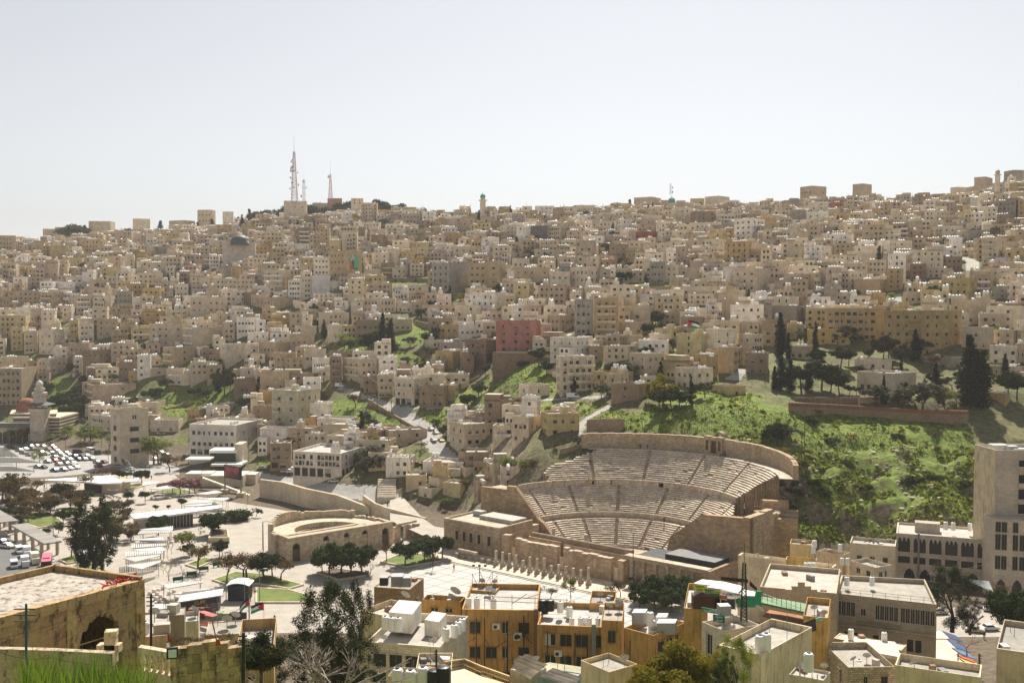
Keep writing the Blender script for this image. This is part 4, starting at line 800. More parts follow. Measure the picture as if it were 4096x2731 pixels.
for x,y,w_ in cand:
 dp=random.uniform(8.5,12)if w_>8.4 else random.uniform(5.5,8);r_=(w_+dp)*.25
 if not free(x,y,r_*.90):continue
 z=min(zt(x,y),zt(x-w_*.35,y-4),zt(x+w_*.35,y-4))
 if z<(4 if-70<x<10 else 7):continue
 fl=random.choices([1,2,3,4,5],[.16,.42,.30,.09,.03])[0]
 if y>900:fl=random.choices([1,2,3],[.4,.45,.15])[0]
 hg=fl*random.uniform(3.1,3.5)+.9
 px,pb=proj((x,y-dp/2,z));_,pt=proj((x,y-dp/2,z+hg));hw=F*w_/y/2
 if px<-250 or px>4350:continue
 bad=False
 for P,x0,x1,y0,y1 in NOB:
  if x0<px<x1 and y0-5<pb<y1+60:
   if inpoly(px,pb-2,P)or inpoly(px-hw*.7,pb-4,P)or inpoly(px+hw*.7,pb-4,P)or(inpoly(px,(pt+pb)/2,P)and y<650):bad=True;break
 for P in ROADS:
  if not bad and any(inpoly(px+hw*i_,pt+(pb-pt)*j_,P)for i_ in(-1,-.5,0,.5,1)for j_ in(0,.25,.5,.75,1)):bad=True
 if bad:continue
 for bx,D_,_,_ in HEROES:
  if y<D_+2:
   ix=min(px+hw,bx[2])-max(px-hw,bx[0]);iy=min(pb,bx[3])-max(pt,bx[1])
   if ix>0 and iy>0 and ix*iy>.14*(bx[2]-bx[0])*(bx[3]-bx[1]):bad=True;break
 if bad:continue
# keep the theatre and the slopes above it clear
 if math.hypot(x-TH.x,y-TH.y)<(66 if x>10 else 57):continue
 if px>2850 and y<418:continue
 if px<345 and y<645:continue
 occupy(x,y,r_);fills.append((x,y,z,w_,dp,fl,hg,px,(pt+pb)/2))
fills.sort(key=lambda f:f[1])
n_single=max(0,300-len(HEROES));print('heroes',len(HEROES),'fill',len(fills))
for i,(x,y,z,w_,dp,fl,hg,px,py)in enumerate(fills):
 a=(mnoise.noise(Vector((x/130,y/130,3)))*1.1)+jit(.10)+(-.12 if x>0 else .10)
 d=Vector((math.cos(a),math.sin(a)));n_=Vector((-d.y,d.x));p0=Vector((x,y))-d*(w_/2)-n_*(dp/2)
 foot=rect_foot(p0,a,w_,dp);base=random.choice(PAL);fk=random.uniform(.86,1.12);cl=(base[0]*fk*(1+jit(.02)),base[1]*fk,base[2]*fk*(1+jit(.04)))
 big=i<n_single;zb=z+.2
 bal=[(0,1,fl-1,*random.choice([(.1,.45),(.55,.95),(.1,.9)]),random.choice([None,WHI,cl]))]if fl>1 and random.random()<.33 else[]
 root,(cx,cyy,rz),inner,tops=house(foot,zb,zb+hg,cl,fl,into=None if big else(FAR_W,FAR_G),ww=random.choice([1.1,1.3,1.6]),wh=random.choice([1.2,1.4,1.6]),band=random.choice([None,None,.85,.75]),balc=bal,extra=5,prob=random.choice([.9,.8,.6]),mat=random.choice(['plaster','plaster','plaster_old','cut_stone']),hood=big)
 if fl>1 and random.random()<.22:
  up=MB()if big else FAR_W;q=random.choice([0,1]);cc_=[(p[0]*.55+foot[q][0]*.45,p[1]*.55+foot[q][1]*.45)for p in foot]
  up.prism(cc_,rz,rz+2.9,shade(cl,random.uniform(.9,1.2)),0,(.55,.5,.45))
  if big:up.build('penthouse','plaster',root)
 if random.random()<.38:
  an=MB()if big else FAR_W;f0=random.choice([0.02,.3,.55]);f1=f0+random.uniform(.3,.43);pr=random.uniform(1.6,3.6);hA=hg*random.uniform(.35,.8);A_,B_=foot[0].lerp(foot[1],f0),foot[0].lerp(foot[1],f1);nn_=-n_
  ca_=shade(cl,random.uniform(.8,1.15));an.prism([A_+nn_*pr,B_+nn_*pr,B_,A_],zb-4,zb+hA,ca_,0,(.5,.46,.4))
  wn_=MB()if big else FAR_G;q0,q1=A_+nn_*(pr+.03),B_+nn_*(pr+.03)
  for fz in np.arange(1.0,hA-1.4,3.1):
   for t0 in((.15,.4),(.6,.85)):a_,b_=q0.lerp(q1,t0[0]),q0.lerp(q1,t0[1]);wn_.face([(a_.x,a_.y,zb+fz),(b_.x,b_.y,zb+fz),(b_.x,b_.y,zb+fz+1.3),(a_.x,a_.y,zb+fz+1.3)],(.035,.03,.028))
  if big:ao=an.build('annex','plaster',root);wn_.f and wn_.build('window','painted',ao)
 if random.random()<.16:
  pm=MB()if big else FAR_W
  for q_ in inner:pm.box(q_[0],q_[1],rz+.5,.35,.35,random.uniform(1.6,2.6),(.35,.32,.28))
  if big:pm.build('concrete_posts','plaster',root)
 if big:auto(root,'%s %s-storey house with flat roof'%(CN[base],NUM[fl]),'house','hillside houses',(cx,cyy,zb+hg/2))
 roof_tanks(cx,cyy,rz,inner,tops,random.choice([0,2,3,4,5,6]))
 if y>780 and random.random()<.5:STUFF_ROOF.tube((cx+jit(3),cyy,rz),(cx+jit(3),cyy,rz+random.uniform(2,5)),.09,n=3,col=(.2,.18,.17))
 if rz<H+8:roof_junk(STUFF_ROOF,cx,cyy,rz,inner,random.choice([1,2,3]))
o=FAR_W.build('distant_houses','plaster');tag(o,'mass of small beige flat-roofed houses covering the far hillside','houses',None,'stuff')
o2=FAR_G.build('distant_windows','painted',o);tag(o2,None,None,None,'stuff')
tag(STUFF_ROOF.build('roof_clutter','matte'),'dishes, boxes and poles scattered over the distant flat roofs','clutter',None,'stuff')
# ------------------------------------------------------------------ valley floor: paving, car park, streets
def sheet(name,pts,z,mat,kind='structure',col=(.5,.5,.5)):
 mb=MB();P=[Vector((p.x,p.y,z))for p in pts];a=sum((P[i].x*P[(i+1)%len(P)].y-P[(i+1)%len(P)].x*P[i].y)for i in range(len(P)))
 mb.face(P if a>0 else P[::-1],col);return tag(mb.build(name,mat),None,None,None,kind)
def pav(name,c1,c2,line,spacing,lw,ang,slab=None):
 t=NT(name);p=t.pos();mp=t.add('Mapping');t.l.new(p,mp.inputs[0]);mp.inputs['Rotation'].default_value=(0,0,ang);sx=t.add('SeparateXYZ');t.l.new(mp.outputs[0],sx.inputs[0])
 n=t.noise(p,.25,4);n2=t.noise(p,2,3);cc=t.mix(t.ramp(n,.3,.7),c1,c2);cc=t.mix(1.0,cc,t.grey(t.ramp(n2,.3,.7,.93,1.05)),'MULTIPLY')
 if slab:
  br=t.add('TexBrick');t.l.new(mp.outputs[0],br.inputs['Vector']);br.inputs['Scale'].default_value=1;br.inputs['Brick Width'].default_value=slab;br.inputs['Row Height'].default_value=slab/2;br.inputs['Mortar Size'].default_value=.012
  br.inputs['Color1'].default_value=(1,1,1,1);br.inputs['Color2'].default_value=(.9,.9,.9,1);br.inputs['Mortar'].default_value=(.6,.6,.6,1);cc=t.mix(1.0,cc,br.outputs['Color'],'MULTIPLY')
 if spacing:
  f=None
  for i in(0,1):
   m_=t.math('ABSOLUTE',t.math('SUBTRACT',t.math('FRACT',t.math('DIVIDE',sx.outputs[i],spacing)),.5));l_=t.math('LESS_THAN',m_,lw/spacing/2);f=l_ if f is None else t.math('MAXIMUM',f,l_)
  cc=t.mix(f,cc,line)
 t.out(cc,.85)
pav('paving',(.37,.33,.285,1),(.47,.425,.37,1),None,0,0,.3,.8);pav('square',(.45,.43,.405,1),(.52,.50,.47,1),(.22,.215,.21,1),5.2,.34,R(40))
pav('asphalt',(.30,.29,.28,1),(.38,.37,.35,1),None,0,0,0);pav('asphalt_dark',(.12,.12,.12,1),(.17,.165,.16,1),None,0,0,0);pav('lawn',(.07,.11,.02,1),(.17,.20,.04,1),None,0,0,0)
pts=lambda k,L,z=0.0:[PZ(*c(k,x,y),z)for x,y in L]
sheet('plaza_paving',pts('s',[(-400,2010),(300,1920),(660,1862),(790,1985),(1260,2060),(1600,2080),(2060,2160),(2900,2330),(3000,2545),(2000,2548),(1000,2548),(300,2548),(-400,2400)]),.02,'paving')
sheet('car_park',pts('P',[(-500,545),(700,530),(900,430),(1400,560),(1900,740),(2250,850),(2250,935),(1850,930),(1500,880),(700,960),(-500,1000)]),.035,'asphalt')
sheet('square',[sp_(t_,v_)for t_,v_ in((-58,-12.7),(22,-12.7),(26,-40),(-10,-52),(-52,-38))],.045,'square')
sheet('road',pts('q2',[(-300,480),(60,560),(330,760),(640,870),(700,960),(300,1010),(-400,1000)]),.045,'asphalt_dark')
sheet('upper_street',pts('s',[(1560,2000),(1610,1985),(1690,2070),(1760,2120),(1690,2140),(1560,2080)],3.2),3.2,'paving')
# ---- retaining wall of the plaza
def wallrun(name,P,tops,th_,mat,col,label,cat='wall',zb=-.3,cap=None):
 mb=MB()
 for(a,b),(h0,h1)in zip(zip(P,P[1:]),zip(tops,tops[1:])):
  d=Vector((b.x-a.x,b.y-a.y,0));L=d.length;d/=L;n=Vector((-d.y,d.x,0));k=max(1,int(L/4))
  for j in range(k):
   p,q=a+d*(L*j/k),a+d*(L*(j+1)/k);z0,z1=h0+(h1-h0)*j/k,h0+(h1-h0)*(j+1)/k;up=lambda v,z:Vector((v.x,v.y,z))
   mb.hexa([up(p,zb),up(q,zb),up(q,z1),up(p,z0)],[up(p+n*th_,zb),up(q+n*th_,zb),up(q+n*th_,z1),up(p+n*th_,z0)],tuple(x*(1+jit(.03))for x in col))
 o=mb.build(name,mat)
 return tag(o,label,cat)
wp=[PZ(*c('o',x,y))for x,y in((560,560),(775,600),(985,660),(1290,690),(1590,735))]
wallrun('retaining_wall',wp,[7,7.4,7.2,5.8,3.0],1.2,'pale_ashlar',(.68,.59,.45),'tall pale stone retaining wall sloping down along the back of the plaza')
w2=[PZ(*c('o',x,y),0)for x,y in((1715,770),(1860,800),(2120,850))]
wallrun('street_wall',w2,[4.6,4.2,3.4],.8,'pale_ashlar',(.66,.57,.44),'stepped pale stone wall between the small theatre and the street')
wallrun('stair_wall',[PZ(*c('o',x,y),0)for x,y in((1530,700),(1640,745),(1715,765))],[6.2,4.9,4.6],.8,'pale_ashlar',(.66,.57,.44),'pale stone parapet beside the narrow stair above the small theatre')
# broad steps down from the street, under the palm
sg=empty('street_steps',PZ(*c('o',1740,560),3));tag(sg,'broad flight of pale stone steps below the palm tree','steps')
A0,A1=PZ(*c('o',1665,560),3.2),PZ(*c('o',1840,560),3.2)
for k in range(11):
 mb=MB();q=Vector((-.1,1,0))*(k*1.3);mb.prism([(A0+q).to_2d(),(A1+q).to_2d(),(A1+q+Vector((0,1.4,0))).to_2d(),(A0+q+Vector((0,1.4,0))).to_2d()],1,3.4+k*.42,(.62,.56,.48));mb.build('step','pale_ashlar',sg)
# ---- the small roofless theatre (odeon)
NC,FRr,LB=PZ(*c('o',835,1180)),PZ(*c('o',1815,1005)),PZ(*c('o',325,1010))
od=empty('small_theatre',NC,'small roofless stone theatre with a row of arches facing the square','theatre')
u_=(FRr-NC);OL=u_.length;u_.normalize();v_=Vector((-u_.y,u_.x,0));OH=7.3
def op(a,b,z=0.0):q=NC+u_*a+v_*b;return Vector((q.x,q.y,z))
def arch_ops(mb,p0,d,n,L,h,arches,col,th_=1.2):
 """thick wall with round-headed openings; arches=[(centre, half, spring)]"""
 edges=[0.0]
 for(cn_,hw,spg)in arches:
  for k in range(9):edges.append(cn_-hw*math.cos(math.pi*k/8))
 edges=sorted(set(edges+[L]));up=lambda p,z:Vector((p.x,p.y,z))
 for e0,e1 in zip(edges,edges[1:]):
  if e1-e0<1e-3:continue
  m_=(e0+e1)/2;z0=-.3
  for(cn_,hw,spg)in arches:
   if abs(m_-cn_)<hw:z0=spg+math.sqrt(max(0,hw*hw-(m_-cn_)**2))
  k=max(1,int((e1-e0)/3))
  for j in range(k):
   a,b=p0+d*(e0+(e1-e0)*j/k),p0+d*(e0+(e1-e0)*(j+1)/k);cl=sten(.06,col)
   mb.hexa([up(a,z0),up(b,z0),up(b,h),up(a,h)],[up(a+n*th_,z0),up(b+n*th_,z0),up(b+n*th_,h),up(a+n*th_,h)],cl)
mb=MB();arches=[(OL*.07,1.25,4.2),(OL*.345,1.0,5.2),(OL*.54,.95,5.2),(OL*.72,1.0,5.0),(OL*.925,1.25,4.4)]
arch_ops(mb,op(0,0),u_,v_,OL,OH,arches,(.60,.50,.38));mb.build('front_wall','ashlar',od)
for i,(cn_,hw,spg)in enumerate(arches):
 mb=MB();base=3.9 if i in(1,2,3)else 0
 if base:mb.hexa([op(cn_-hw,.3,-.3),op(cn_+hw,.3,-.3),op(cn_+hw,.3,base+.8),op(cn_-hw,.3,base+.8)],[op(cn_-hw,.9,-.3),op(cn_+hw,.9,-.3),op(cn_+hw,.9,base+.8),op(cn_-hw,.9,base+.8)],(.58,.48,.36));mb.build('blocking','ashlar',od);mb=MB()
 mb.face([op(cn_-hw,1.0,-.2),op(cn_+hw,1.0,-.2),op(cn_+hw,1.0,spg+hw),op(cn_-hw,1.0,spg+hw)],(.03,.025,.02));mb.build('opening','painted',od)
 if not base:
  mb=MB();mb.hexa([op(cn_-hw,.5,-.2),op(cn_+hw,.5,-.2),op(cn_+hw,.5,3.7),op(cn_-hw,.5,3.7)],[op(cn_-hw,.6,-.2),op(cn_+hw,.6,-.2),op(cn_+hw,.6,3.7),op(cn_-hw,.6,3.7)],(.10,.065,.035));mb.build('door','painted',od)
mb=MB();cxx=OL*.47
def orad(r,a,z):return op(cxx+r*math.cos(a),6.5+r*math.sin(a),z)
NS=40
for k in range(NS):
 a,b=math.pi*k/NS,math.pi*(k+1)/NS;ro=OL*.5;hz_=OH+(1.6+1.2*math.exp(-((k-24)/3.5)**2)if 6<k<33 else(2.2 if 34<k<37 else .2))+jit(.25);cl=sten(.08,(.60,.51,.39))
 mb.hexa([orad(ro,a,-.3),orad(ro,b,-.3),orad(ro,b,hz_),orad(ro,a,hz_)],[orad(ro-1.2,a,-.3),orad(ro-1.2,b,-.3),orad(ro-1.2,b,hz_),orad(ro-1.2,a,hz_)],cl)
for sx_,w_ in((0,1),(OL,-1)):mb.hexa([op(sx_,1.2,-.3),op(sx_,8,-.3),op(sx_,8,OH),op(sx_,1.2,OH)],[op(sx_+w_*1.2,1.2,-.3),op(sx_+w_*1.2,8,-.3),op(sx_+w_*1.2,8,OH),op(sx_+w_*1.2,1.2,OH)],(.58,.48,.37))
mb.build('outer_wall','ashlar',od)
mb=MB()
for k in range(NS):
 a,b=math.pi*k/NS,math.pi*(k+1)/NS;ro,ri_=OL*.5-1.2,OL*.285
 mb.face([orad(ri_,a,OH-.6),orad(ro,a,OH-.6),orad(ro,b,OH-.6),orad(ri_,b,OH-.6)],sten(.05,(.70,.62,.52)))
 mb.face([orad(ri_,b,3),orad(ri_,b,OH-.6),orad(ri_,a,OH-.6),orad(ri_,a,3)][::-1],sten(.05,(.62,.54,.44)))
mb.face([op(1.2,1.2,OH-.55),op(OL-1.2,1.2,OH-.55),op(OL-1.2,5.0,OH-.55),op(1.2,5.0,OH-.55)],(.64,.56,.46));mb.hexa([op(1.2,5,-.3),op(OL*.72,5,-.3),op(OL*.72,5,OH-.3),op(1.2,5,OH-.3)],[op(1.2,6.5,-.3),op(OL*.72,6.5,-.3),op(OL*.72,6.5,OH-.3),op(1.2,6.5,OH-.3)],(.56,.47,.36))
mb.face([op(1.2,5,OH-.55),op(cxx-OL*.285,5,OH-.55),op(cxx-OL*.285,6.5,OH-.55),op(1.2,6.5,OH-.55)],(.64,.56,.46));mb.face([op(cxx+OL*.285,5,OH-.57),op(OL-1.2,5,OH-.57),op(OL-1.2,6.6,OH-.57),op(cxx+OL*.285,6.6,OH-.57)],(.64,.56,.46))
mb.build('terrace','roman_stone',od)
for i in range(6):
 mb=MB();r0=OL*.285-i*.85;z=5.2-i*.55
 for k in range(30):
  a,b=math.pi*k/30,math.pi*(k+1)/30;mb.face([orad(r0-.85,a,z),orad(r0,a,z),orad(r0,b,z),orad(r0-.85,b,z)],sten(.08,(.66,.58,.48)));mb.face([orad(r0-.85,a,z-.6),orad(r0-.85,a,z),orad(r0-.85,b,z),orad(r0-.85,b,z-.6)],(.5,.42,.33))
 mb.build('seat_row','roman_stone',od)
mb=MB();mb.prism([orad(8,2*math.pi*k/24,0).to_2d()for k in range(24)],-.2,2.0,(.5,.44,.36));mb.build('floor','roman_stone',od)
landmark('the small theatre',1300,2150);landmark('the square',1750,2310)
for i,(q,r_,s_,h_)in enumerate(((1850,1900,0,4.6),(1950,2010,0,4.4),(2030,2080,0,4.2))):
 g=MB();a=PZ(*c('o',q,965-i*22));g.box(a.x,a.y,-.2,2.2,1.4,h_,(.62,.53,.41),R(40));tag(g.build('ruined_pier','ashlar'),'square ruined stone pier, %s to the right of the small theatre'%['first','second','third'][i],'ruin','ruined piers')
g=MB();a,b=PZ(*c('o',1850,965)),PZ(*c('o',2030,921));dd=(b-a).normalized();nn=Vector((-dd.y,dd.x,0));g.hexa([a-nn*.5+Vector((0,0,4.6)),b-nn*.5+Vector((0,0,4.5)),b-nn*.5+Vector((0,0,5.2)),a-nn*.5+Vector((0,0,5.3))],[a+nn*.5+Vector((0,0,4.6)),b+nn*.5+Vector((0,0,4.5)),b+nn*.5+Vector((0,0,5.2)),a+nn*.5+Vector((0,0,5.3))],(.64,.55,.43));tag(g.build('lintel','ashlar'),'long stone lintel laid across the ruined piers','ruin')
# ---- planters with lawn
def planter(k,L,label,h=.45,grass=True):
 P=pts(k,L);a=sum(P[i].x*P[(i+1)%len(P)].y-P[(i+1)%len(P)].x*P[i].y for i in range(len(P)));P=P if a>0 else P[::-1]
 cx,cy_=sum(p.x for p in P)/len(P),sum(p.y for p in P)/len(P);g=empty('planter',(cx,cy_,0));tag(g,label,'planter','planters');mb=MB()
 for p,q in zip(P,P[1:]+P[:1]):
  d=(q-p);L_=d.length
  if L_<.3:continue
  d/=L_;n=Vector((-d.y,d.x,0))*.5;mb.prism([p.to_2d(),q.to_2d(),(q+n).to_2d(),(p+n).to_2d()],0,h+jit(.02),(.68,.60,.49))
 mb.build('kerb','pale_ashlar',g);mb=MB();mb.face([Vector((p.x,p.y,h-.1))for p in P]);mb.build('lawn','lawn' if grass else 'terrain',g);return g
planter('o',[(1095,1275),(1290,1235),(1610,1280),(1590,1300),(1300,1345)],'low stone planter under the dark ficus clump in front of the small theatre',grass=False)
planter('o',[(1692,1175),(1850,1110),(2352,1090),(2352,1150),(1940,1225)],'long lawn planter with trees on the edge of the square')
planter('o',[(110,1345),(330,1270),(600,1290),(980,1390),(840,1430),(520,1380),(280,1400)],'angular stone planter beside the blue kiosk')
planter('o',[(520,1420),(840,1435),(1060,1500),(1080,1560),(520,1560)],'sunken lawn bed with stepped stone edges below the small theatre')
planter('q3',[(540,440),(700,380),(800,395),(690,450),(640,470)],'lawn planter under the leaning park tree');planter('q1',[(200,215),(370,200),(400,210),(260,255),(195,240)],'small lawn planter beside the white triangular roof');planter('q1',[(450,265),(700,235),(860,270),(690,290)],'lawn planter under the pink blossom trees')
planter('q2',[(110,240),(470,230),(520,270),(110,285)],'upper lawn strip among the leafless park trees');planter('q2',[(480,335),(690,320),(700,370),(600,400)],'lawn planter in front of the dark tall tree');planter('q2',[(150,380),(420,360),(560,460),(330,500),(150,440)],'wide lawn behind the long bus shelter');planter('q2',[(500,775),(650,725),(720,780),(570,805)],'small lawn planter by the bus railing');planter('q2',[(595,825),(760,800),(900,860),(700,880)],'lawn planter at the foot of the dark tall tree')
planter('q2',[(930,400),(1067,390),(1067,480),(930,470)],'lawn planter right of the dark tall tree');planter('q1',[(1000,620),(1150,640),(1160,710),(970,715)],'raised stone tree box beside the small theatre',1.6,False)
# ---- slatted canopies
PERG=[('q3',[(168,140),(438,112),(438,146),(300,144)]),('q3',[(150,178),(180,148),(432,152),(430,163)]),('q3',[(105,226),(350,203),(372,230),(290,233)]),('q3',[(100,265),(385,258),(384,272),(102,296)]),('q3',[(100,312),(350,284),(375,315),(240,318)]),('q3',[(50,322),(350,318),(355,338),(52,365)]),('q3',[(30,380),(330,348),(330,358),(125,408)]),('q3',[(45,443),(335,398),(335,412),(180,470)]),('q3',[(343,595),(685,572),(685,582),(400,633)]),('q3',[(430,678),(720,630),(768,660),(640,672)]),('q1',[(195,165),(350,135),(330,168),(210,175)]),('q1',[(378,205),(395,172),(528,172),(525,184)]),('q1',[(445,235),(605,205),(680,222),(560,238)]),('q1',[(865,280),(1040,250),(1095,268),(960,284)]),('q1',[(905,322),(1140,312),(1158,322),(1100,342)]),('q1',[(735,375),(850,335),(1000,338),(1040,352)]),('q1',[(735,385),(1000,362),(1000,375),(860,388)])]
PN=['farthest of the eight stacked','second of the eight stacked','third of the eight stacked','fourth of the eight stacked','fifth of the eight stacked','sixth of the eight stacked','seventh of the eight stacked','nearest of the eight stacked']
PL=['%s slatted steel canopies down the park path'%w_ for w_ in PN]+['slatted steel canopy on tall posts behind the snack kiosk','slatted canopy directly behind the snack kiosk roof','slatted canopy at the corner of the white triangular roof','small slatted canopy left of the pink blossom trees','slatted canopy in front of the pink blossom trees','slatted canopy under the big video screen','thin slatted canopy right of the glass pavilion roof','broad slatted canopy behind the glass pavilion','low slatted canopy touching the glass pavilion roof']
for(k,L),lab in zip(PERG,PL):
 zt2=3.8;P=pts(k,L,zt2);a=sum(P[i].x*P[(i+1)%4].y-P[(i+1)%4].x*P[i].y for i in range(4));P=P if a>0 else P[::-1]
 g=empty('slatted_canopy',(P[0].x,P[0].y,0));tag(g,lab,'canopy','slatted canopies');mb=MB();cl=(.66,.65,.63)
 for p,q in zip(P,P[1:]+P[:1]):mb.tube(p,q,.16,n=4,col=cl)
 mb.build('frame','painted',g)
 le=max(range(4),key=lambda i:(P[(i+1)%4]-P[i]).length);A,B,C_,D_=P[le],P[(le+1)%4],P[(le+2)%4],P[(le+3)%4];ns=16
 for s_ in range(1,ns):
  t_=s_/ns;a,b=A.lerp(B,t_),D_.lerp(C_,t_);d=(b-a)
  if d.length<.4:continue
  mb=MB();d.normalize();n=Vector((-d.y,d.x,0))*.16;mb.hexa([a-n,b-n,b+n,a+n],[a-n+Vector((0,0,.1)),b-n+Vector((0,0,.1)),b+n+Vector((0,0,.1)),a+n+Vector((0,0,.1))],cl);mb.build('slat','painted',g)
 for p in P:
  q=p.lerp((P[0]+P[1]+P[2]+P[3])/4,.12);mb=MB();mb.tube((q.x,q.y,0),(q.x,q.y,zt2),.09,n=6,col=(.5,.5,.5));mb.build('post','painted',g)
landmark('the stacked slatted canopies',570,2180)
# ---- glass pavilion, triangular-roofed hall, bus shelters
def slab_roof(mb,P,z0,z1,col,top=None):
 a=sum(P[i].x*P[(i+1)%len(P)].y-P[(i+1)%len(P)].x*P[i].y for i in range(len(P)));P=P if a>0 else P[::-1];mb.prism([p.to_2d()for p in P],z0,z1,col,0,top,True)
gp=empty('glass_pavilion',PZ(*c('q1',700,560)));tag(gp,'long glass-walled pavilion under a thin wedge-shaped white roof','pavilion')
mb=MB();slab_roof(mb,pts('q1',[(268,470),(480,445),(1095,388),(1092,408),(600,478),(305,508)],4.6),4.3,4.9,(.72,.72,.71),(.78,.79,.8));mb.build('roof','painted',gp)
ga,gb=PZ(*c('q1',600,585)),PZ(*c('q1',835,570));nn=Vector((0,4,0))
for k in range(8):
 a,b=ga.lerp(gb,k/8),ga.lerp(gb,(k+.93)/8);mb=MB();up=Vector((0,0,4.3));mb.hexa([a,b,b+up,a+up],[a+Vector((0,.1,0)),b+Vector((0,.1,0)),b+Vector((0,.1,0))+up,a+Vector((0,.1,0))+up]);mb.build('pane','glass_pale' if 'glass_pale' in MATS else 'glass',gp)
 mb=MB();mb.tube(a,a+up,.06,n=4,col=(.7,.7,.7));mb.build('mullion','painted',gp)
mb=MB();a,b=PZ(*c('q1',300,600)),PZ(*c('q1',600,588));mb.prism([a.to_2d(),b.to_2d(),(b+nn).to_2d(),(a+nn).to_2d()],0,4.3,(.55,.53,.5));mb.build('wall','plaster',gp)
landmark('the glass pavilion',700,2090)
th2=empty('triangular_hall',PZ(*c('q2',850,190)));tag(th2,'low hall under a broad white triangular roof at the park edge','building')
mb=MB();slab_roof(mb,pts('q2',[(330,88),(945,48),(1045,112),(850,118),(730,104)],4.4),4.1,4.7,(.7,.69,.67),(.8,.8,.79));mb.build('roof','painted',th2)
A=PZ(*c('q2',870,195));B=PZ(*c('q2',1025,192));mb=MB();mb.prism([A.to_2d(),B.to_2d(),(B+Vector((1,9,0))).to_2d(),(A+Vector((-1,9,0))).to_2d()],0,4.1,(.66,.58,.45));mb.build('wall','pale_ashlar',th2)
for x in(916,952):p=PZ(*c('q2',x,193));inst('window',WIN['v'],th2,Vector((p.x,p.y-.06,1.9))-Vector(th2.location),0,(1.4,1,1.6))
A2=PZ(*c('q2',720,190));mb=MB();mb.prism([A2.to_2d(),A.to_2d(),(A+Vector((0,7,0))).to_2d(),(A2+Vector((0,7,0))).to_2d()],0,4.0,(.1,.1,.1));mb.build('glazing','glass',th2)
for k in range(6):p=PZ(*c('q2',400+k*55,165));mb=MB();mb.tube((p.x,p.y,0),(p.x,p.y,4.1),.1,n=6,col=(.6,.6,.6));mb.build('post','painted',th2)
landmark('the white triangular roof',320,1930)
for L,lab in(([(95,470),(240,452),(525,605),(375,628)],'long bus shelter with a ribbed flat roof on stone piers beside the coach'),([(-160,340),(-20,330),(158,430),(0,446)],'bus shelter roof cut by the photo edge left of the coach')):
 P=pts('q2',L,4.6);g=empty('bus_shelter',(P[3].x,P[3].y,0));tag(g,lab,'bus shelter','bus shelters');A,B,C_,D_=P
 for s_ in range(22):
  t0,t1=s_/22,(s_+.82)/22;mb=MB();a,b,cc_,d_=A.lerp(D_,t0),A.lerp(D_,t1),B.lerp(C_,t1),B.lerp(C_,t0);e=Vector((0,0,.12));mb.hexa([a,b,cc_,d_],[a+e,b+e,cc_+e,d_+e],random.choice([(.30,.28,.25),(.34,.32,.29),(.26,.245,.22)]));mb.build('slat','painted',g)
 mb=MB()
 for p,q in((A,D_),(B,C_),(A,B),(D_,C_)):mb.tube(p-Vector((0,0,.2)),q-Vector((0,0,.2)),.22,n=4,col=(.24,.22,.2))
 mb.build('frame','painted',g)
 for t_ in(.08,.37,.66,.95):
  for X,Y_ in((A,D_),(B,C_)):p=X.lerp(Y_,t_).lerp((A+B+C_+D_)/4,.1);mb=MB();mb.box(p.x,p.y,0,.8,.8,4.3,(.58,.52,.43));mb.build('pier','cut_stone',g)
landmark('the long bus shelter',140,2150)
# ---- terrace building with glass box and video screen
vc=empty('terrace_building',PZ(*c('q1',1000,300)));tag(vc,'white modern terrace building with a glass box and ramps behind the video screen','building')
def pxbox(mb,k,x0,x1,yb,dep,z0,z1,col,top=None,zb=0.0):
 a,b=PZ(*c(k,x0,yb),zb),PZ(*c(k,x1,yb),zb);mb.prism([a.to_2d(),b.to_2d(),(b+Vector((0,dep,0))).to_2d(),(a+Vector((0,dep,0))).to_2d()],z0,z1,col,0,top,True)
for args,mt,nm in(((5,1660,1890,1555,8,0,5.2,(.66,.59,.48),(.72,.7,.66)),'pale_ashlar','wall'),((5,1800,2180,1560,12,0,4.6,(.66,.59,.48),(.72,.7,.66)),'pale_ashlar','wall'),((5,1890,2165,1470,11,4.6,5.4,(.76,.74,.7)),'painted','terrace_slab'),((5,1885,2105,1445,8,5.4,9.4,(.1,.12,.11)),'glass','glass_box'),((5,1875,2120,1448,9,9.4,10.6,(.78,.77,.74)),'painted','roof'),((5,2105,2172,1440,9,0,13,(.7,.64,.54)),'pale_ashlar','stair_tower'),((5,1660,1880,1480,7,7.6,8.2,(.76,.74,.7)),'painted','terrace_slab'),((5,2150,2290,1540,7,0,4.2,(.64,.57,.46),(.7,.67,.6)),'pale_ashlar','wall')):
 mb=MB();pxbox(mb,*args);mb.build(nm,mt,vc)
for k in range(7):p,q=PZ(*c('q1',915+k*60,235+k*9)),PZ(*c('q1',975+k*60,244+k*9));mb=MB();h0=4.6-k*.62;mb.hexa([p+Vector((0,0,h0-.9)),q+Vector((0,0,h0-1.5)),q+Vector((0,0,h0-.6)),p+Vector((0,0,h0))],[p+Vector((0,2,h0-.9)),q+Vector((0,2,h0-1.5)),q+Vector((0,2,h0-.6)),p+Vector((0,2,h0))],(.72,.67,.58));mb.build('ramp','pale_ashlar',vc)
landmark('the terrace building',880,1860)
t=NT('screen');n=t.noise(t.pos(),.35,4);cc=t.mix(t.ramp(n,.40,.62),(.012,.012,.018,1),(.16,.035,.04,1));t.out(cc,.35);t.put(t.b.inputs['Emission Color'],cc);t.b.inputs['Emission Strength'].default_value=.35
vsn=empty('video_screen',PZ(*c('q1',1180,305)));tag(vsn,'big dark video screen on two steel posts at the park edge','screen')
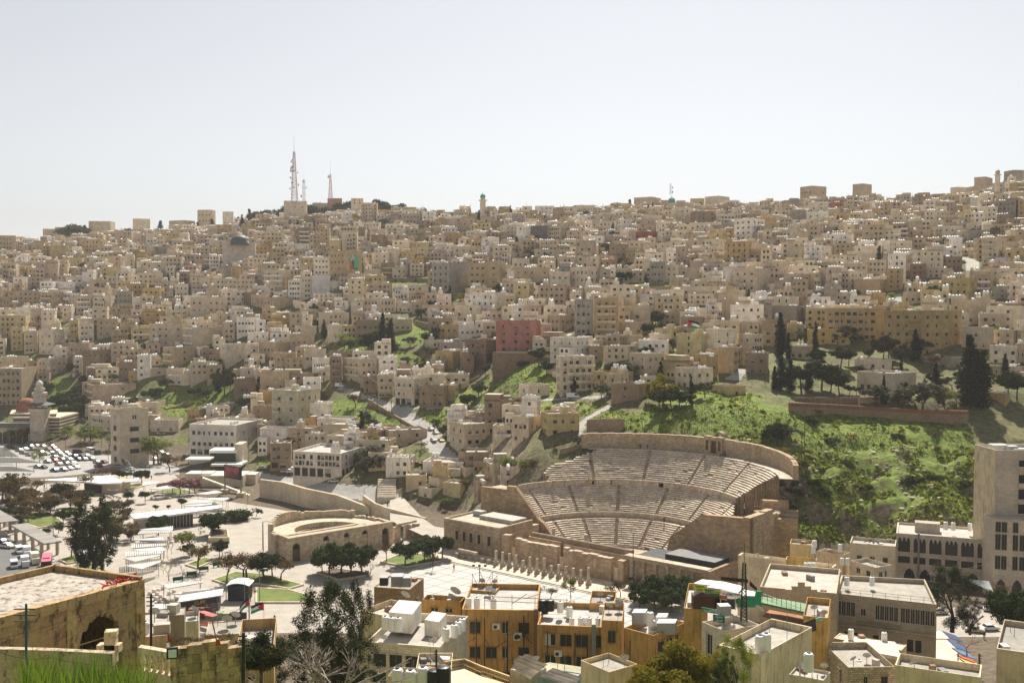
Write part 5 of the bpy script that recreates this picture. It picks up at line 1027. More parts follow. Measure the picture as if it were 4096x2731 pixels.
A,B=PZ(*c('q1',1112,275)),PZ(*c('q1',1255,305));za=lambda x,y,ref:PY(*c('q1',x,y),ref.y).z
zt0,zt1,zb0,zb1=za(1110,15,A),za(1258,40,B),za(1110,132,A),za(1258,155,B);back=Vector((.5,1.2,0));up=lambda p,z:Vector((p.x,p.y,z))
mb=MB();mb.hexa([up(A,zb0),up(B,zb1),up(B,zt1),up(A,zt0)],[up(A+back,zb0),up(B+back,zb1),up(B+back,zt1),up(A+back,zt0)],(.03,.03,.03));mb.build('casing','painted',vsn)
mb=MB();e=Vector((0,-.06,0));A_,B_=A.lerp(B,.05),A.lerp(B,.95);mb.face([up(A_,zb0+.4)+e,up(B_,zb1+.4)+e,up(B_,zt1-.4)+e,up(A_,zt0-.4)+e]);mb.build('display','screen',vsn)
for p in(A,B):mb=MB();mb.tube(up(p,0)+back*.5,up(p,zb0)+back*.5,.35,n=8,col=(.3,.29,.28));mb.build('post','painted',vsn);mb=MB();mb.box(p.x+.25,p.y+.6,0,3,3,1.6,(.64,.57,.46));mb.build('plinth','pale_ashlar',vsn)
# ---- mosque
MZ=PZ(*c(5,360,1165));mq=empty('mosque',MZ);tag(mq,'mosque with a terracotta dome, black-striped hall and tall pale minaret by the car park','mosque');landmark('the domed mosque',140,1680)
px1=1/c(5,1,0)[0];mpp=MZ.y/F*.44638
mm=lambda x,y:(MZ.x+(x-360)*mpp,(1165-y)*mpp)
def band_prism(mb,P,z0,z1,n_,c1,c2):
 for i in range(n_):mb.prism(P,z0+(z1-z0)*i/n_,z0+(z1-z0)*(i+1)/n_,c1 if i%2==0 else c2)
Yh=MZ.y+2;mx=lambda x,Y_:(x*.44638-2048)/F*Y_;hx0,hx1=mx(35,Yh),mx(515,Yh)
mb=MB();P=[(hx0+4,Yh),(hx1,Yh),(hx1,Yh+26),(hx0+4,Yh+26)];band_prism(mb,P,0,mm(0,940)[1],15,(.66,.58,.46),(.06,.055,.05));mb.build('striped_hall','plaster',mq)
mb=MB();P=[(mx(70,Yh+3),Yh+3),(mx(490,Yh+3),Yh+3),(mx(480,Yh+20),Yh+23),(mx(70,Yh+20),Yh+23)];band_prism(mb,P,mm(0,940)[1],mm(0,912)[1],3,(.64,.57,.46),(.09,.08,.07));mb.build('upper_hall','plaster',mq)
dyy=Yh+13;dcx,dr=mx(232,dyy),mx(326,dyy)-mx(232,dyy);dz=mm(0,930)[1]
mb=MB();mb.lathe(dcx,dyy,[(dr,dz),(dr,dz+1.9)],24,(.68,.62,.52));mb.build('drum','plaster',mq)
mb=MB();mb.lathe(dcx,dyy,[(dr*1.05,dz+1.9)]+[(dr*1.02*math.cos(a)**.8,dz+1.9+dr*1.16*math.sin(a))for a in[math.pi/2*k/10 for k in range(10)]]+[(0,dz+1.9+dr*1.2)],24,(.30,.125,.075));mb.build('dome','matte',mq,smooth=True)
for k in range(9):a=-math.pi*(k+.5)/9;mb=MB();mb.box(dcx+(dr+.02)*math.cos(a),dyy+(dr+.02)*math.sin(a),dz+.4,.7,.12,1.1,(.04,.04,.04),a+math.pi/2);mb.build('window','painted',mq)
sw=mm(425,0)[0]-mm(300,0)[0];mx_,my_=mm(362,0)[0],MZ.y
mb=MB();mb.box(mx_,my_,0,sw,sw,mm(0,870)[1],(.66,.60,.50));mb.build('minaret_shaft','pale_ashlar',mq)
mb=MB();z=mm(0,880)[1];mb.box(mx_,my_,z,sw*1.15,sw*1.15,1.6,(.70,.65,.56));mb.build('gallery','pale_ashlar',mq);mb=MB();[mb.box(mx_+x*sw*.45,my_+y*sw*.45,z+1.6,.6,.6,1.6,(.25,.2,.16))for x in(-1,0,1)for y in(-1,1)];mb.build('gallery_posts','painted',mq)
mb=MB();z=mm(0,822)[1];w_=sw*.8;mb.lathe(mx_,my_,[(w_*1.42,z-.3),(w_*1.42,z),(w_*.5,z+1.5)],4,(.13,.13,.13),a0=math.pi/4,a1=math.pi/4+2*math.pi);mb.build('canopy_roof','matte',mq)
for nm,r_,y0,y1,n_ in(('upper_shaft',sw*.46,810,735,8),('upper_gallery',sw*.55,740,712,8),('lantern',sw*.34,715,668,8),('lantern_ring',sw*.40,690,678,8),('neck',sw*.25,668,640,8)):
 mb=MB();mb.lathe(mx_,my_,[(r_,mm(0,y0)[1]),(r_,mm(0,y1)[1]),(r_*.6,mm(0,y1)[1])],n_,(.70,.65,.56));mb.build(nm,'pale_ashlar',mq)
mb=MB();z=mm(0,642)[1];mb.lathe(mx_,my_,[(sw*.25,z)]+[(sw*.25*math.cos(a),z+sw*.3*math.sin(a))for a in[math.pi/2*k/6 for k in range(6)]]+[(.05,z+sw*.4),(0,z+sw*.55)],12,(.72,.68,.6));mb.build('finial_dome','painted',mq)
mb=MB();x0,x1=mx(-60,MZ.y-1),mx(250,MZ.y-1);arch_ops(mb,Vector((x0,MZ.y-1,0)),Vector((1,0,0)),Vector((0,1,0)),x1-x0,mm(0,1025)[1],[((x1-x0)*f_,1.6,4.5)for f_ in(.1,.3,.5,.68,.86)],(.62,.54,.42),.8);mb.build('arcade','pale_ashlar',mq)
mb=MB();mb.prism([(x0,MZ.y-2),(x1+1,MZ.y-2),(x1+1,MZ.y+3),(x0,MZ.y+3)],mm(0,1025)[1],mm(0,985)[1],(.16,.15,.14),0,(.22,.22,.23));mb.build('arcade_roof','matte',mq)
mb=MB();mb.face([(x0,MZ.y-.1,0),(x1,MZ.y-.1,0),(x1,MZ.y-.1,mm(0,1030)[1]),(x0,MZ.y-.1,mm(0,1030)[1])],(.05,.045,.04));mb.build('porch_shade_sheet','painted',mq)  # dark sheet behind the arches, the porch's shade put into its colour
# ---- stone tower block by the car park
TWL,TWC,TWR=[PZ(*c(5,x,y))for x,y in((995,1352),(1080,1372),(1335,1352))];HT=PY(*c(5,1080,868),TWC.y).z
ft=[TWC,TWR,TWR+(TWL-TWC),TWL];LR,LL=(TWR-TWC).length,(TWL-TWC).length;fh=HT/7.6
opsR=[(LR*.34,LR*.66,fh*k,fh*(k+.62),'v')for k in(1.55,3.05,4.55)]+[(LR*.44,LR*.50,fh*6.2,fh*6.75,'v'),(LR*.52,LR*.58,fh*6.2,fh*6.75,'v')];opsL=[(LL*.3,LL*.62,fh*k,fh*(k+.7),'b')for k in(.4,1.9,3.2,4.6)]+[(LL*.35,LL*.42,fh*6.2,fh*6.7,'v'),(LL*.5,LL*.57,fh*6.2,fh*6.7,'v')]
rt,_,_,_=house([p.to_2d()for p in ft],0,HT,(.70,.61,.49),5,name='stone_tower',mat='cut_stone',ops={0:opsR,3:opsL,1:[],2:[]},stair=False,roofc=(.62,.6,.56))
tag(rt,'square pale stone tower block with a tall glazed slot beside the car park','building');landmark('the stone tower',520,1740)
# ---- vehicles
def car_meshes():
 Lh,W=2.15,.86;prof=[(-Lh,.35),(-Lh,.80),(-1.55,.92),(-1.0,1.42),(.35,1.44),(1.05,.98),(1.95,.84),(Lh,.62),(Lh,.35)]
 body=MB();n=len(prof)
 for s in(-1,1):body.face([(x,s*W*(.82 if z>1.2 else 1),z)for x,z in(prof if s<0 else prof[::-1])],(1,1,1))
 for i in range(n-1):
  (xa,za_),(xb,zb_)=prof[i],prof[i+1];ya,yb=W*(.82 if za_>1.2 else 1),W*(.82 if zb_>1.2 else 1);body.face([(xa,-ya,za_),(xa,ya,za_),(xb,yb,zb_),(xb,-yb,zb_)],(1,1,1))
 gl=MB();e=.012
 gl.face([(.45,-.68,1.40+e),(.45,.68,1.40+e),(1.0,.8,1.03+e),(1.0,-.8,1.03+e)][::-1]);gl.face([(-1.05,-.68,1.38+e),(-1.5,-.8,.97+e),(-1.5,.8,.97+e),(-1.05,.68,1.38+e)][::-1])
 for s in(-1,1):gl.face([(-1.35,s*(W+e),.97),(.9,s*(W+e),1.0),(.32,s*(W*.84+e),1.37),(-.98,s*(W*.84+e),1.36)])
 wh_=MB();wh_.tube((0,-.1,0),(0,.1,0),.32,n=10,col=(.02,.02,.02));hl=MB();hl.box(0,0,-.07,.06,.3,.14,(.8,.8,.75),bottom=True)
 return body.mesh('body','car_paint'),gl.mesh('windows','glass'),wh_.mesh('wheel','black_plastic'),hl.mesh('headlight','painted')
t=NT('car_paint');oi=t.add('ObjectInfo');t.b.inputs['Specular IOR Level'].default_value=.4;t.out(oi.outputs['Color'],.4)
CB,CG,CW,CHL=car_meshes()
CCOL={'white':(.60,.60,.58),'silver':(.30,.31,.32),'black':(.025,.025,.028),'red':(.42,.03,.025),'grey':(.2,.2,.21),'dark blue':(.035,.05,.10),'yellow':(.62,.40,.04),'maroon':(.18,.03,.035),'beige':(.5,.44,.34)}
def car(p,ang,cname,label=None,s=1.0,group='parked cars'):
 g=empty('car',p);g.rotation_euler=(0,0,ang);g.scale=(s,s,s);b=inst('body',CB,g,(0,0,0));b.color=(*CCOL[cname],1);inst('windows',CG,g,(0,0,0))
 for x in(-1.35,1.35):
  for y in(-.78,.78):inst('wheel',CW,g,(x,y,.32))
 for y in(-.6,.6):inst('headlight',CHL,g,(2.13,y,.66))
 if label:tag(g,label,'car',group)
 else:auto(g,'%s parked car'%cname,'car',group,p)
 return g
cars=[(110,588,'black'),(205,590,'silver'),(310,582,'silver'),(385,583,'silver'),(465,578,'white'),(540,585,'silver'),(650,582,'red'),(250,632,'silver'),(318,618,'white'),(410,618,'silver'),(598,620,'silver'),(680,608,'maroon'),(295,662,'grey'),(365,685,'silver'),(520,660,'white'),(575,676,'white'),(645,665,'black'),(710,640,'white'),(750,675,'white'),(825,665,'silver'),(690,718,'grey'),(795,712,'white'),(860,695,'silver'),(938,708,'dark blue'),(1020,706,'dark blue'),(1088,702,'white'),(690,762,'red'),(780,750,'silver'),(870,750,'white'),(980,748,'black'),(1060,745,'silver'),(1150,742,'grey'),(600,775,'grey'),(740,808,'silver'),(835,800,'grey'),(920,795,'white'),(1220,780,'silver'),(1295,780,'maroon'),(900,815,'white'),(1235,828,'maroon'),(540,845,'black'),(800,878,'silver'),(870,862,'white'),(955,850,'white'),(945,572,'white'),(1480,835,'silver'),(1640,870,'white'),(1820,830,'beige'),(940,412,'black'),(385,540,'silver'),(765,542,'black'),(1290,470,'grey'),(1250,455,'black'),(2020,660,'white'),(2090,690,'black'),(2060,745,'silver'),(2110,765,'white'),(1930,740,'white'),(480,840,'silver'),(690,885,'dark blue')]
for x,y,n_ in cars:car(PZ(*c('P',x,y+12))+Vector((0,0,.04)),R(random.choice([-28,-24,152,-30]))+jit(.12),n_,None,1.12)
landmark('the middle of the car park',240,1830);landmark('the car park edge',100,1800)
def van(p,ang,colr,label,L_=4.8,W=1.9,Hh=2.1,name='van',cat='van',nose=1.0,boxc=None):
 g=empty(name,p);g.rotation_euler=(0,0,ang);tag(g,label,cat,'vans and trucks');mb=MB();pr=[(-L_/2,.4),(-L_/2,Hh),(L_/2-nose,Hh),(L_/2-.25,1.15),(L_/2,1.0),(L_/2,.4)]
 if boxc:pr=[(L_/2-1.7,.4),(L_/2-1.7,1.9),(L_/2-.5,1.9),(L_/2-.05,1.1),(L_/2,.4)]
 for s in(-1,1):mb.face([(x,s*W/2,z)for x,z in(pr if s<0 else pr[::-1])],colr)
 for(xa,za_),(xb,zb_)in zip(pr,pr[1:]):mb.face([(xa,-W/2,za_),(xa,W/2,za_),(xb,W/2,zb_),(xb,-W/2,zb_)],colr)
 mb.build('body','painted',g,loc=(0,0,0))
 if boxc:mb=MB();mb.box(-.9,0,.7,L_-1.9,W+.15,Hh-.4,boxc,bottom=True);mb.build('cargo_box','painted',g,loc=(0,0,0))
 mb=MB();x1=L_/2-(.5 if boxc else nose);z1=1.9 if boxc else Hh;mb.face([(x1+.05,-W*.44,z1-.08),(L_/2-.22,-W*.44,1.2),(L_/2-.22,W*.44,1.2),(x1+.05,W*.44,z1-.08)][::-1])
 for s in(-1,1):mb.face([(x1-.9 if not boxc else x1-.8,s*(W/2+.01),1.15),(L_/2-.4,s*(W/2+.01),1.15),(x1,s*(W/2+.01),z1-.2),(x1-.9 if not boxc else x1-.8,s*(W/2+.01),z1-.2)])
 mb.build('windscreen','glass',g,loc=(0,0,0))
 for x in(-L_*.3,L_*.3):
  for y in(-W/2+.08,W/2-.08):inst('wheel',CW,g,(x,y,.34),sca=(1.1,1.1,1.1))
 return g
van(PZ(*c('P',980,665)),R(-5),(.04,.045,.05),'black van standing across the upper car park',5);van(PZ(*c('P',1140,655)),R(-40),(.7,.7,.7),'silver minibus parked at the car park kerb',6,2,2.5);van(PZ(*c('P',1225,680)),R(-50),(.03,.03,.03),'black pick-up van behind the silver minibus',5)
van(PZ(*c('q2',165,705)),R(-55),(.78,.78,.76),'white panel van nearest the bus shelter',4.6);van(PZ(*c('q2',232,735)),R(-60),(.78,.78,.76),'white box truck behind the white panel van',5.2,1.9,2.7,'box_truck','truck',1,(.78,.78,.76));van(PZ(*c('q2',300,795)),R(-60),(.7,.66,.52),'cream box truck directly beside the maroon coach',5.4,2,2.8,'box_truck','truck',1,(.72,.68,.56));van(PZ(*c('q2',215,820)),R(-60),(.72,.74,.76),'pale box truck left of the maroon coach',5.2,1.9,2.6,'box_truck','truck',1,(.74,.75,.76));van(PZ(*c('q2',120,830)),R(-62),(.5,.55,.58),'grey-blue van at the edge of the dark road',4.8)
car(PZ(*c('q2',62,662)),R(-20),'white','white hatchback parked by the near end of the bus shelter',1.15);car(PZ(*c('q2',15,625)),R(-20),'dark blue','dark car at the photo edge beside the white hatchback',1.15)
bp=PZ(*c('q2',400,842));bs=empty('coach',bp);bs.rotation_euler=(0,0,R(112));tag(bs,'maroon coach with a pink roof parked on the dark road','coach');mb=MB();mb.box(0,0,.45,11,2.6,2.9,(.10,.018,.03),bottom=True);mb.build('body','car_paint2' if False else 'painted',bs,loc=(0,0,0))
mb=MB();mb.box(0,0,3.351,10.8,2.5,.12,(.55,.13,.20));mb.box(-1,0,3.47,2.2,1.8,.3,(.55,.13,.20));mb.build('roof','painted',bs,loc=(0,0,0))
for s in(-1,1):mb=MB();mb.box(0,s*1.3,1.75,10,.05,1.15,(.02,.02,.025));mb.build('side_window','glass',bs,loc=(0,0,0))
mb=MB();mb.box(-5.5,0,1.7,.06,2.2,1.3,(.02,.02,.025));mb.build('rear_window','glass',bs,loc=(0,0,0))
for x in(-3.4,3.6):[inst('wheel',CW,bs,(x,y,.48),sca=(1.5,1.5,1.5))for y in(-1.15,1.15)]
# street cars
for k,x,y,a,n_,lab in((6,1570,1045,-62,'white','white taxi first in the queue on the curving road'),(6,1612,1080,-62,'white','white car second in the queue on the curving road'),(6,1590,1145,-64,'white','white car coming down the middle of the curving road'),(6,1660,1150,-64,'yellow','yellow taxi on the curving road'),(6,1565,1335,-80,'silver','silver estate car at the road corner'),(6,1505,1355,100,'dark blue','dark blue car beside the silver estate car'),(6,1385,1370,10,'white','white car under the bare tree at the corner'),(6,1440,1362,20,'maroon','maroon car under the bare tree at the corner'),(6,800,690,-25,'silver','silver car parked on the sloping street behind the white van'),(6,1040,748,-20,'grey','grey car alone on the shaded part of the sloping street'),(6,655,1480,5,'white','white hatchback in front of the long shop block'),(6,695,1515,175,'white','white car beside the round dark street tree'),(6,445,1510,178,'silver','silver car near the plaza wall railing'),(6,55,1395,5,'silver','silver car by the green-roofed stall'),(6,265,1425,3,'white','white car behind the white box van')):
 p=hit(*c(k,x,y+8));car(p+Vector((0,0,.06)),R(a),n_,lab)
q=hit(*c(6,330,1440));van(q,R(175),(.8,.8,.78),'white box van parked in front of the long shop block',5,1.9,2.5,'box_truck','truck',1,(.8,.8,.79));q=hit(*c(6,565,1500));van(q,R(175),(.7,.7,.68),'white flatbed truck with slatted sides on the street',6,2,2.2,'flatbed_truck','truck',1,(.35,.33,.3));q=hit(*c(6,750,668));van(q,R(-25),(.8,.8,.8),'white van at the top of the sloping street',4.6);q=hit(*c(7,545,765));van(q,R(5),(.82,.82,.82),'white van parked below the balconied cream block',5)
landmark('the curving road',1700,1740)
# concrete ball seats
for k,L in(('q3',[(247,675),(282,655),(320,650),(265,695),(310,678),(300,718),(338,700),(328,738),(367,720),(395,742),(358,633),(450,660),(475,718),(437,738),(412,675),(460,192),(470,205),(505,178),(520,190),(420,222),(468,240),(425,248),(348,405),(365,415),(383,408),(400,418),(408,400),(425,408)]),('q1',[(45,300),(75,305),(95,315),(130,300),(155,305),(180,315),(462,320),(500,325),(590,310),(625,318),(620,672),(690,690)])):
 for x,y in L:p=PZ(*c(k,x,y+6));mb=MB();mb.lathe(p.x,p.y,[(.3,.02),(.55,.25),(.6,.5),(.45,.8),(0,.86)],10,(.72,.62,.55));o=mb.build('stone_ball','matte',loc=(p.x,p.y,0),smooth=True);auto(o,'small round stone ball seat','stone seat','round stone seats',p)
# ------------------------------------------------------------------ trees and plants: a few grown shapes, copied
def leaf_cloud(mb,centres,n_each,spread,size,flat=.5,seed=0):
 r=np.random.default_rng(seed);lv=[]
 for(x,y,z,rad)in centres:
  k=int(n_each*rad**1.6)if rad>.3 else int(n_each)
  d=r.normal(size=(k,3));d/=np.linalg.norm(d,axis=1)[:,None];rr_=rad*(r.random(k)**.45)[:,None]
  P=np.array([x,y,z])+d*rr_*np.array([1,1,spread]);a=r.normal(size=(k,3));a/=np.linalg.norm(a,axis=1)[:,None];b=np.cross(a,d+.01);b/=np.linalg.norm(b,axis=1)[:,None]+1e-9
  s_=size*r.uniform(.6,1.4,(k,1));a=a*s_;b=b*s_*flat
  for q,u,w in zip(P,a,b):lv.append((q-u-w,q+u-w*.4,q+u*.6+w,q-u*.7+w*.8))
 for q in lv:i=len(mb.v);mb.v.extend([tuple(p)for p in q]);mb.f.append((i,i+1,i+2,i+3));mb.c.append((.1,.1,.1));mb.m.append(0)
def branch(mb,p,d,L,r,depth,rnd,tips,bend=.35,split=3,minr=.012):
 q=p+d*L;mb.tube(p,q,r,r*.65,5,(.2,.16,.12),cap=False)
 if depth==0:tips.append(q);return
 for _ in range(split if rnd.random()<.8 else split-1):
  nd=(d+Vector((rnd.uniform(-1,1),rnd.uniform(-1,1),rnd.uniform(-.35,.8)))*(bend*2)).normalized();branch(mb,q,nd,L*rnd.uniform(.6,.85),max(minr,r*.6),depth-1,rnd,tips,bend,split,minr)
def grow(kind,seed,fine=1.0):
 rnd=random.Random(seed);tr=MB();cr=MB();tips=[]
 if kind=='ficus':
  branch(tr,Vector((0,0,0)),Vector((.05,0,1)),2.0,.2,2,rnd,tips,.4,3);C=[(math.cos(a)*r_,math.sin(a)*r_,z,.95)for a,r_,z in[(rnd.uniform(0,6.3),2.6*rnd.random()**.5,0)for _ in range(30)]]
  C=[(x,y,4.1+rnd.uniform(-2.0,2.1)*(1-(x*x+y*y)/11),rnd.uniform(.75,1.2))for x,y,z,_ in C];leaf_cloud(cr,C,95*fine**1.7,.9,(.26)/fine,.55,seed);mat='leaf_ficus'
 elif kind=='pine':
  branch(tr,Vector((0,0,0)),Vector((.1,0,1)),3.2,.25,2,rnd,tips,.45,3);C=[]
  for _ in range(30):a=rnd.uniform(0,6.3);r_=3.1*rnd.random()**.6;C.append((math.cos(a)*r_,math.sin(a)*r_,5.4+rnd.uniform(-2.6,3.0)*(1-r_/4.6),rnd.uniform(.75,1.35)))
  leaf_cloud(cr,C,110*fine**1.7,.75,(.24)/fine,.45,seed);mat='leaf_pine'
 elif kind=='cypress':
  tr.tube((0,0,0),(0,0,8),.2,.08,6,(.2,.16,.12));C=[]
  for k in range(44):z=.8+11.2*k/44;w=1.25*(1-(abs(z-4)/8.6)**1.7);a=rnd.uniform(0,6.3);C.append((math.cos(a)*w*.4,math.sin(a)*w*.4,z,max(.22,w*.8)))
  leaf_cloud(cr,C,110*fine**1.7,1.5,(.2)/fine,.4,seed);mat='leaf_cypress'
 elif kind in('fresh','olive','dry','pink','yellow'):
  branch(tr,Vector((0,0,0)),Vector((.05,0,1)),1.8,.16,3,rnd,tips,.5,3);C=[]
  for t_ in tips:C.append((t_.x,t_.y,t_.z,rnd.uniform(.55,.9)))
  for _ in range(12):a=rnd.uniform(0,6.3);r_=2.4*rnd.random()**.5;C.append((math.cos(a)*r_,math.sin(a)*r_,3.6+rnd.uniform(-1,1.6),rnd.uniform(.5,.9)))
  dens={'fresh':60,'olive':90,'dry':42,'pink':70,'yellow':110}[kind];leaf_cloud(cr,C,dens*fine**1.7,1.0,({'fresh':.17,'dry':.16}.get(kind,.24))/fine,.5,seed);mat='leaf_'+kind
 elif kind=='bare':
  branch(tr,Vector((0,0,0)),Vector((.1,0,1)),1.5,.11,4,rnd,tips,.42,3,.014);mat=None
 elif kind=='bush':
  tr.tube((0,0,0),(0,0,.6),.08,.05,5,(.2,.16,.12));C=[(rnd.uniform(-.8,.8),rnd.uniform(-.8,.8),rnd.uniform(.3,1.1),rnd.uniform(.45,.75))for _ in range(12)];leaf_cloud(cr,C,120*fine**1.7,.9,(.12)/fine,.5,seed);mat='leaf_ficus'
 elif kind=='ball':
  tr.tube((0,0,0),(0,0,1.7),.09,.07,6,(.2,.16,.12));C=[(rnd.uniform(-.8,.8),rnd.uniform(-.8,.8),2.3+rnd.uniform(-.3,.4),.8)for _ in range(12)];leaf_cloud(cr,C,160*fine**1.7,.75,(.13)/fine,.5,seed);mat='leaf_ficus'
 elif kind=='palm':
  for k in range(8):tr.tube((.03*k,0,k*.75),(.03*(k+1),0,(k+1)*.75),.24-.006*k,.23-.006*k,8,(.2,.16,.12))
  for k in range(46):
   a=rnd.uniform(0,6.3);el=rnd.uniform(-.9,1.2);d=Vector((math.cos(a)*math.cos(el),math.sin(a)*math.cos(el),math.sin(el)));p=Vector((.25,0,6.1));s_=d.cross(Vector((0,0,1))).normalized()*.24;pv_=None
   for j in range(6):
    q=p+d*.5;d=(d+Vector((0,0,-.17))).normalized();w=s_*(1-j/7);i=len(cr.v);cr.v.extend([tuple(p-s_*(1-max(0,j-1)/7)),tuple(p+s_*(1-max(0,j-1)/7)+Vector((0,0,-.08))),tuple(q+w+Vector((0,0,-.08))),tuple(q-w)]);cr.f.append((i,i+1,i+2,i+3));cr.c.append((.1,.1,.1));cr.m.append(0);p=q
  mat='leaf_palm'
 elif kind=='willow':
  branch(tr,Vector((0,0,0)),Vector((.05,0,1)),3.0,.3,3,rnd,tips,.3,3);C=[]
  for _ in range(50):a=rnd.uniform(0,6.3);z=rnd.uniform(1.6,12.5);w=2.3*math.sin(min(1,max(.12,(z-.2)/13))*2.7)+.4;r_=w*rnd.random()**.5;C.append((math.cos(a)*r_,math.sin(a)*r_,z,rnd.uniform(.4,.85)))
  leaf_cloud(cr,C,190*fine**1.4,1.7,(.2)/fine,.35,seed);mat='leaf_pine'
 tm=tr.mesh('trunk','bark_pale' if kind=='bare' else 'bark');cm=cr.mesh('crown',mat)if mat else None
 return tm,cm
PROTO={}
def proto(kind,v):
 if(kind,v)not in PROTO:PROTO[kind,v]=grow(kind,(v%5)*17+sum(map(ord,kind)),1.9 if v>4 else 1.0)
 return PROTO[kind,v]
TN={'ficus':'dense dark-leaved round tree','pine':'dark green pine tree','cypress':'tall dark cypress','fresh':'pale green leafing tree','olive':'grey-green olive tree','dry':'brown-leaved spring tree','pink':'pink blossoming tree','yellow':'yellow-green leafy tree','bare':'bare leafless tree','bush':'dark green shrub','ball':'clipped round-headed tree','palm':'fan palm','willow':'tall dark drooping tree'}
NM={'cypress':'cypress','pine':'pine_tree','palm':'palm_tree','bush':'shrub','bare':'bare_tree'}
HT_={'ficus':7,'pine':9,'cypress':12,'fresh':5.6,'olive':5.6,'dry':5.6,'pink':5.6,'yellow':5.6,'bare':4.6,'bush':1.7,'ball':3.2,'palm':8,'willow':13}
WIDE={'fresh':1.15,'dry':1.4,'olive':1.3,'cypress':1.5,'palm':1.1,'bare':1.2,'ficus':1.12,'pine':1.1,'ball':1.2,'willow':1.3,'bush':1.35}
def tree(kind,p,h,wide=1.0,label=None,swap=None,near=False):
 tm,cm=proto(kind,(random.choice([0,1])if kind not in('palm','willow')else random.choice([0,2]))+5*near);s=h/HT_[kind];g=empty(NM.get(kind,'tree'),p);g.rotation_euler=(0,0,random.random()*6.28);wide=min(wide,1.25)*WIDE.get(kind,1.15);g.scale=(s*wide,s*wide,s)
 inst('trunk',tm,g,(0,0,0))
 if cm:
  o=inst('crown',cm,g,(0,0,0))
  if swap:o.material_slots[0].link='OBJECT';o.material_slots[0].material=MATS[swap]
 if label:tag(g,label,'tree' if kind!='bush' else 'shrub','trees')
 else:auto(g,TN[kind],'tree' if kind!='bush' else 'shrub','trees',p)
 return g
def T(k,x,yb,yt,kind,wide=1.0,label=None,z=None,swap=None,D=None):
 """tree standing at crop pixel (x, yb) and reaching up to crop pixel yt"""
 px,py=c(k,x,yb);p=PZ(px,py,z)if z is not None else(PY(px,py,D)if D else hit(px,py));h=PY(px,c(k,x,yt)[1],p.y).z-p.z
 return tree(kind,p,max(.5,h),wide,label,swap)
# park and square (stand on the plaza)
for a in[('o',1215,1290,1000,'ficus',1.1),('o',1330,1280,960,'ficus',1.1),('o',1420,1310,1000,'ficus',1.1),('o',1520,1260,990,'ficus',1.1),('o',1150,1260,1050,'ficus'),('o',1930,1195,960,'ficus',1.1),('o',2110,1165,930,'ficus',1.05),('o',2190,1140,920,'ficus',1.05),('o',2280,1130,900,'ficus',1.0),('o',600,1330,1070,'ficus',1.15),('o',680,1300,1080,'ficus',1.15),('o',440,1330,1060,'dry',1.2),('o',760,1340,1150,'dry',1.2),('o',470,1450,1300,'dry',.8),('o',130,910,690,'ficus',1.2),('o',350,770,660,'bush',1.3),('o',530,740,660,'olive',1.0),('o',210,1110,940,'pine',.8),('o',1370,470,290,'ficus',1.05),('o',1610,500,100,'olive',.75),('o',1880,430,200,'palm',1.0),('o',1980,270,130,'bare',1.3),('o',1755,1160,1000,'dry',.8),('o',2190,1240,1060,'dry',.5),('o',1600,1350,1160,'bare',.8),('o',1480,540,420,'bush',1.4),('o',1560,530,470,'bush',1.5),('q3',600,360,140,'fresh',1.2),('q3',570,350,250,'ficus',1.1),('q3',650,470,260,'dry',1.2),('q3',830,380,220,'pine',1.0),('q3',780,180,0,'ficus',1.1),('q3',320,190,5,'ficus',1.05),('q3',430,345,240,'bare',.7),('q3',395,380,250,'bare',.6),('q3',360,515,430,'bare',.8),('q3',408,568,380,'bare',.9),('q3',520,530,430,'bare',.8),('q3',670,630,520,'bare',1.2),('q3',890,600,350,'dry',.9),('q3',1030,560,300,'dry',1.0),('q3',1090,740,600,'dry',.7),('q1',250,365,260,'ball'),('q1',405,355,255,'ball'),('q1',500,440,378,'ball'),('q1',612,430,378,'ball',.8),('q1',732,415,320,'ball'),('q1',375,180,50,'ficus',1.1),('q1',250,460,400,'bush',1.3),('q1',560,275,170,'pink',1.3),('q1',650,270,160,'pink',1.2),('q1',720,280,140,'pink',1.4),('q1',800,280,140,'pink',1.4),('q1',850,275,150,'pink',1.2),('q1',1190,510,410,'bush',1.6),('q1',1270,505,405,'bush',1.5),('q1',300,160,10,'bare',1.3),('q1',170,150,60,'ficus',1.3),('q1',100,150,40,'dry',1.5),('q1',240,150,70,'ficus',1.3),('q1',20,150,30,'dry',1.5),('q2',80,300,50,'dry',1.3),('q2',20,270,60,'dry',1.3),('q2',180,340,160,'dry',1.3),('q2',260,330,150,'dry',1.3),('q2',340,380,200,'dry',1.2),('q2',420,330,180,'dry',1.2),('q2',240,440,330,'dry',1.3),('q2',130,400,300,'ficus',1.2),('q2',40,400,310,'ficus',1.3),('q2',520,260,100,'ficus',1.0),('q2',580,250,120,'dry',1.0),('q2',700,240,160,'ficus',1.2),('q2',610,740,560,'dry',.9),('q2',690,380,230,'dry',1.3),('q2',960,480,290,'dry',1.2),('q2',1000,600,440,'dry',1.2),('q2',500,540,440,'olive',1.0),('q2',380,540,490,'bush',1.2),('q2',900,640,480,'dry',1.0),('q2',800,890,230,'willow',1.15),('q2',870,900,330,'willow',.9),('q2',720,870,420,'willow',.9)]:
 T(*a[:5],wide=a[5]if len(a)>5 else 1.0,z=0.3)
prk=random.Random(3)
for _ in range(46):
 x,y=prk.uniform(-30,760),prk.uniform(170,500)
 if y>360 and x>560 or(x>420 and 195<y<225):continue
 T('q2',x,y,y-prk.uniform(90,150),prk.choice(['dry','dry','dry','ficus','olive','bare']),prk.uniform(1,1.25),z=.2)
for _ in range(16):
 x,y=prk.uniform(820,1150),prk.uniform(330,640)
 T('q2',x,y,y-prk.uniform(90,140),prk.choice(['dry','dry','ficus','olive']),1.1,z=.2)
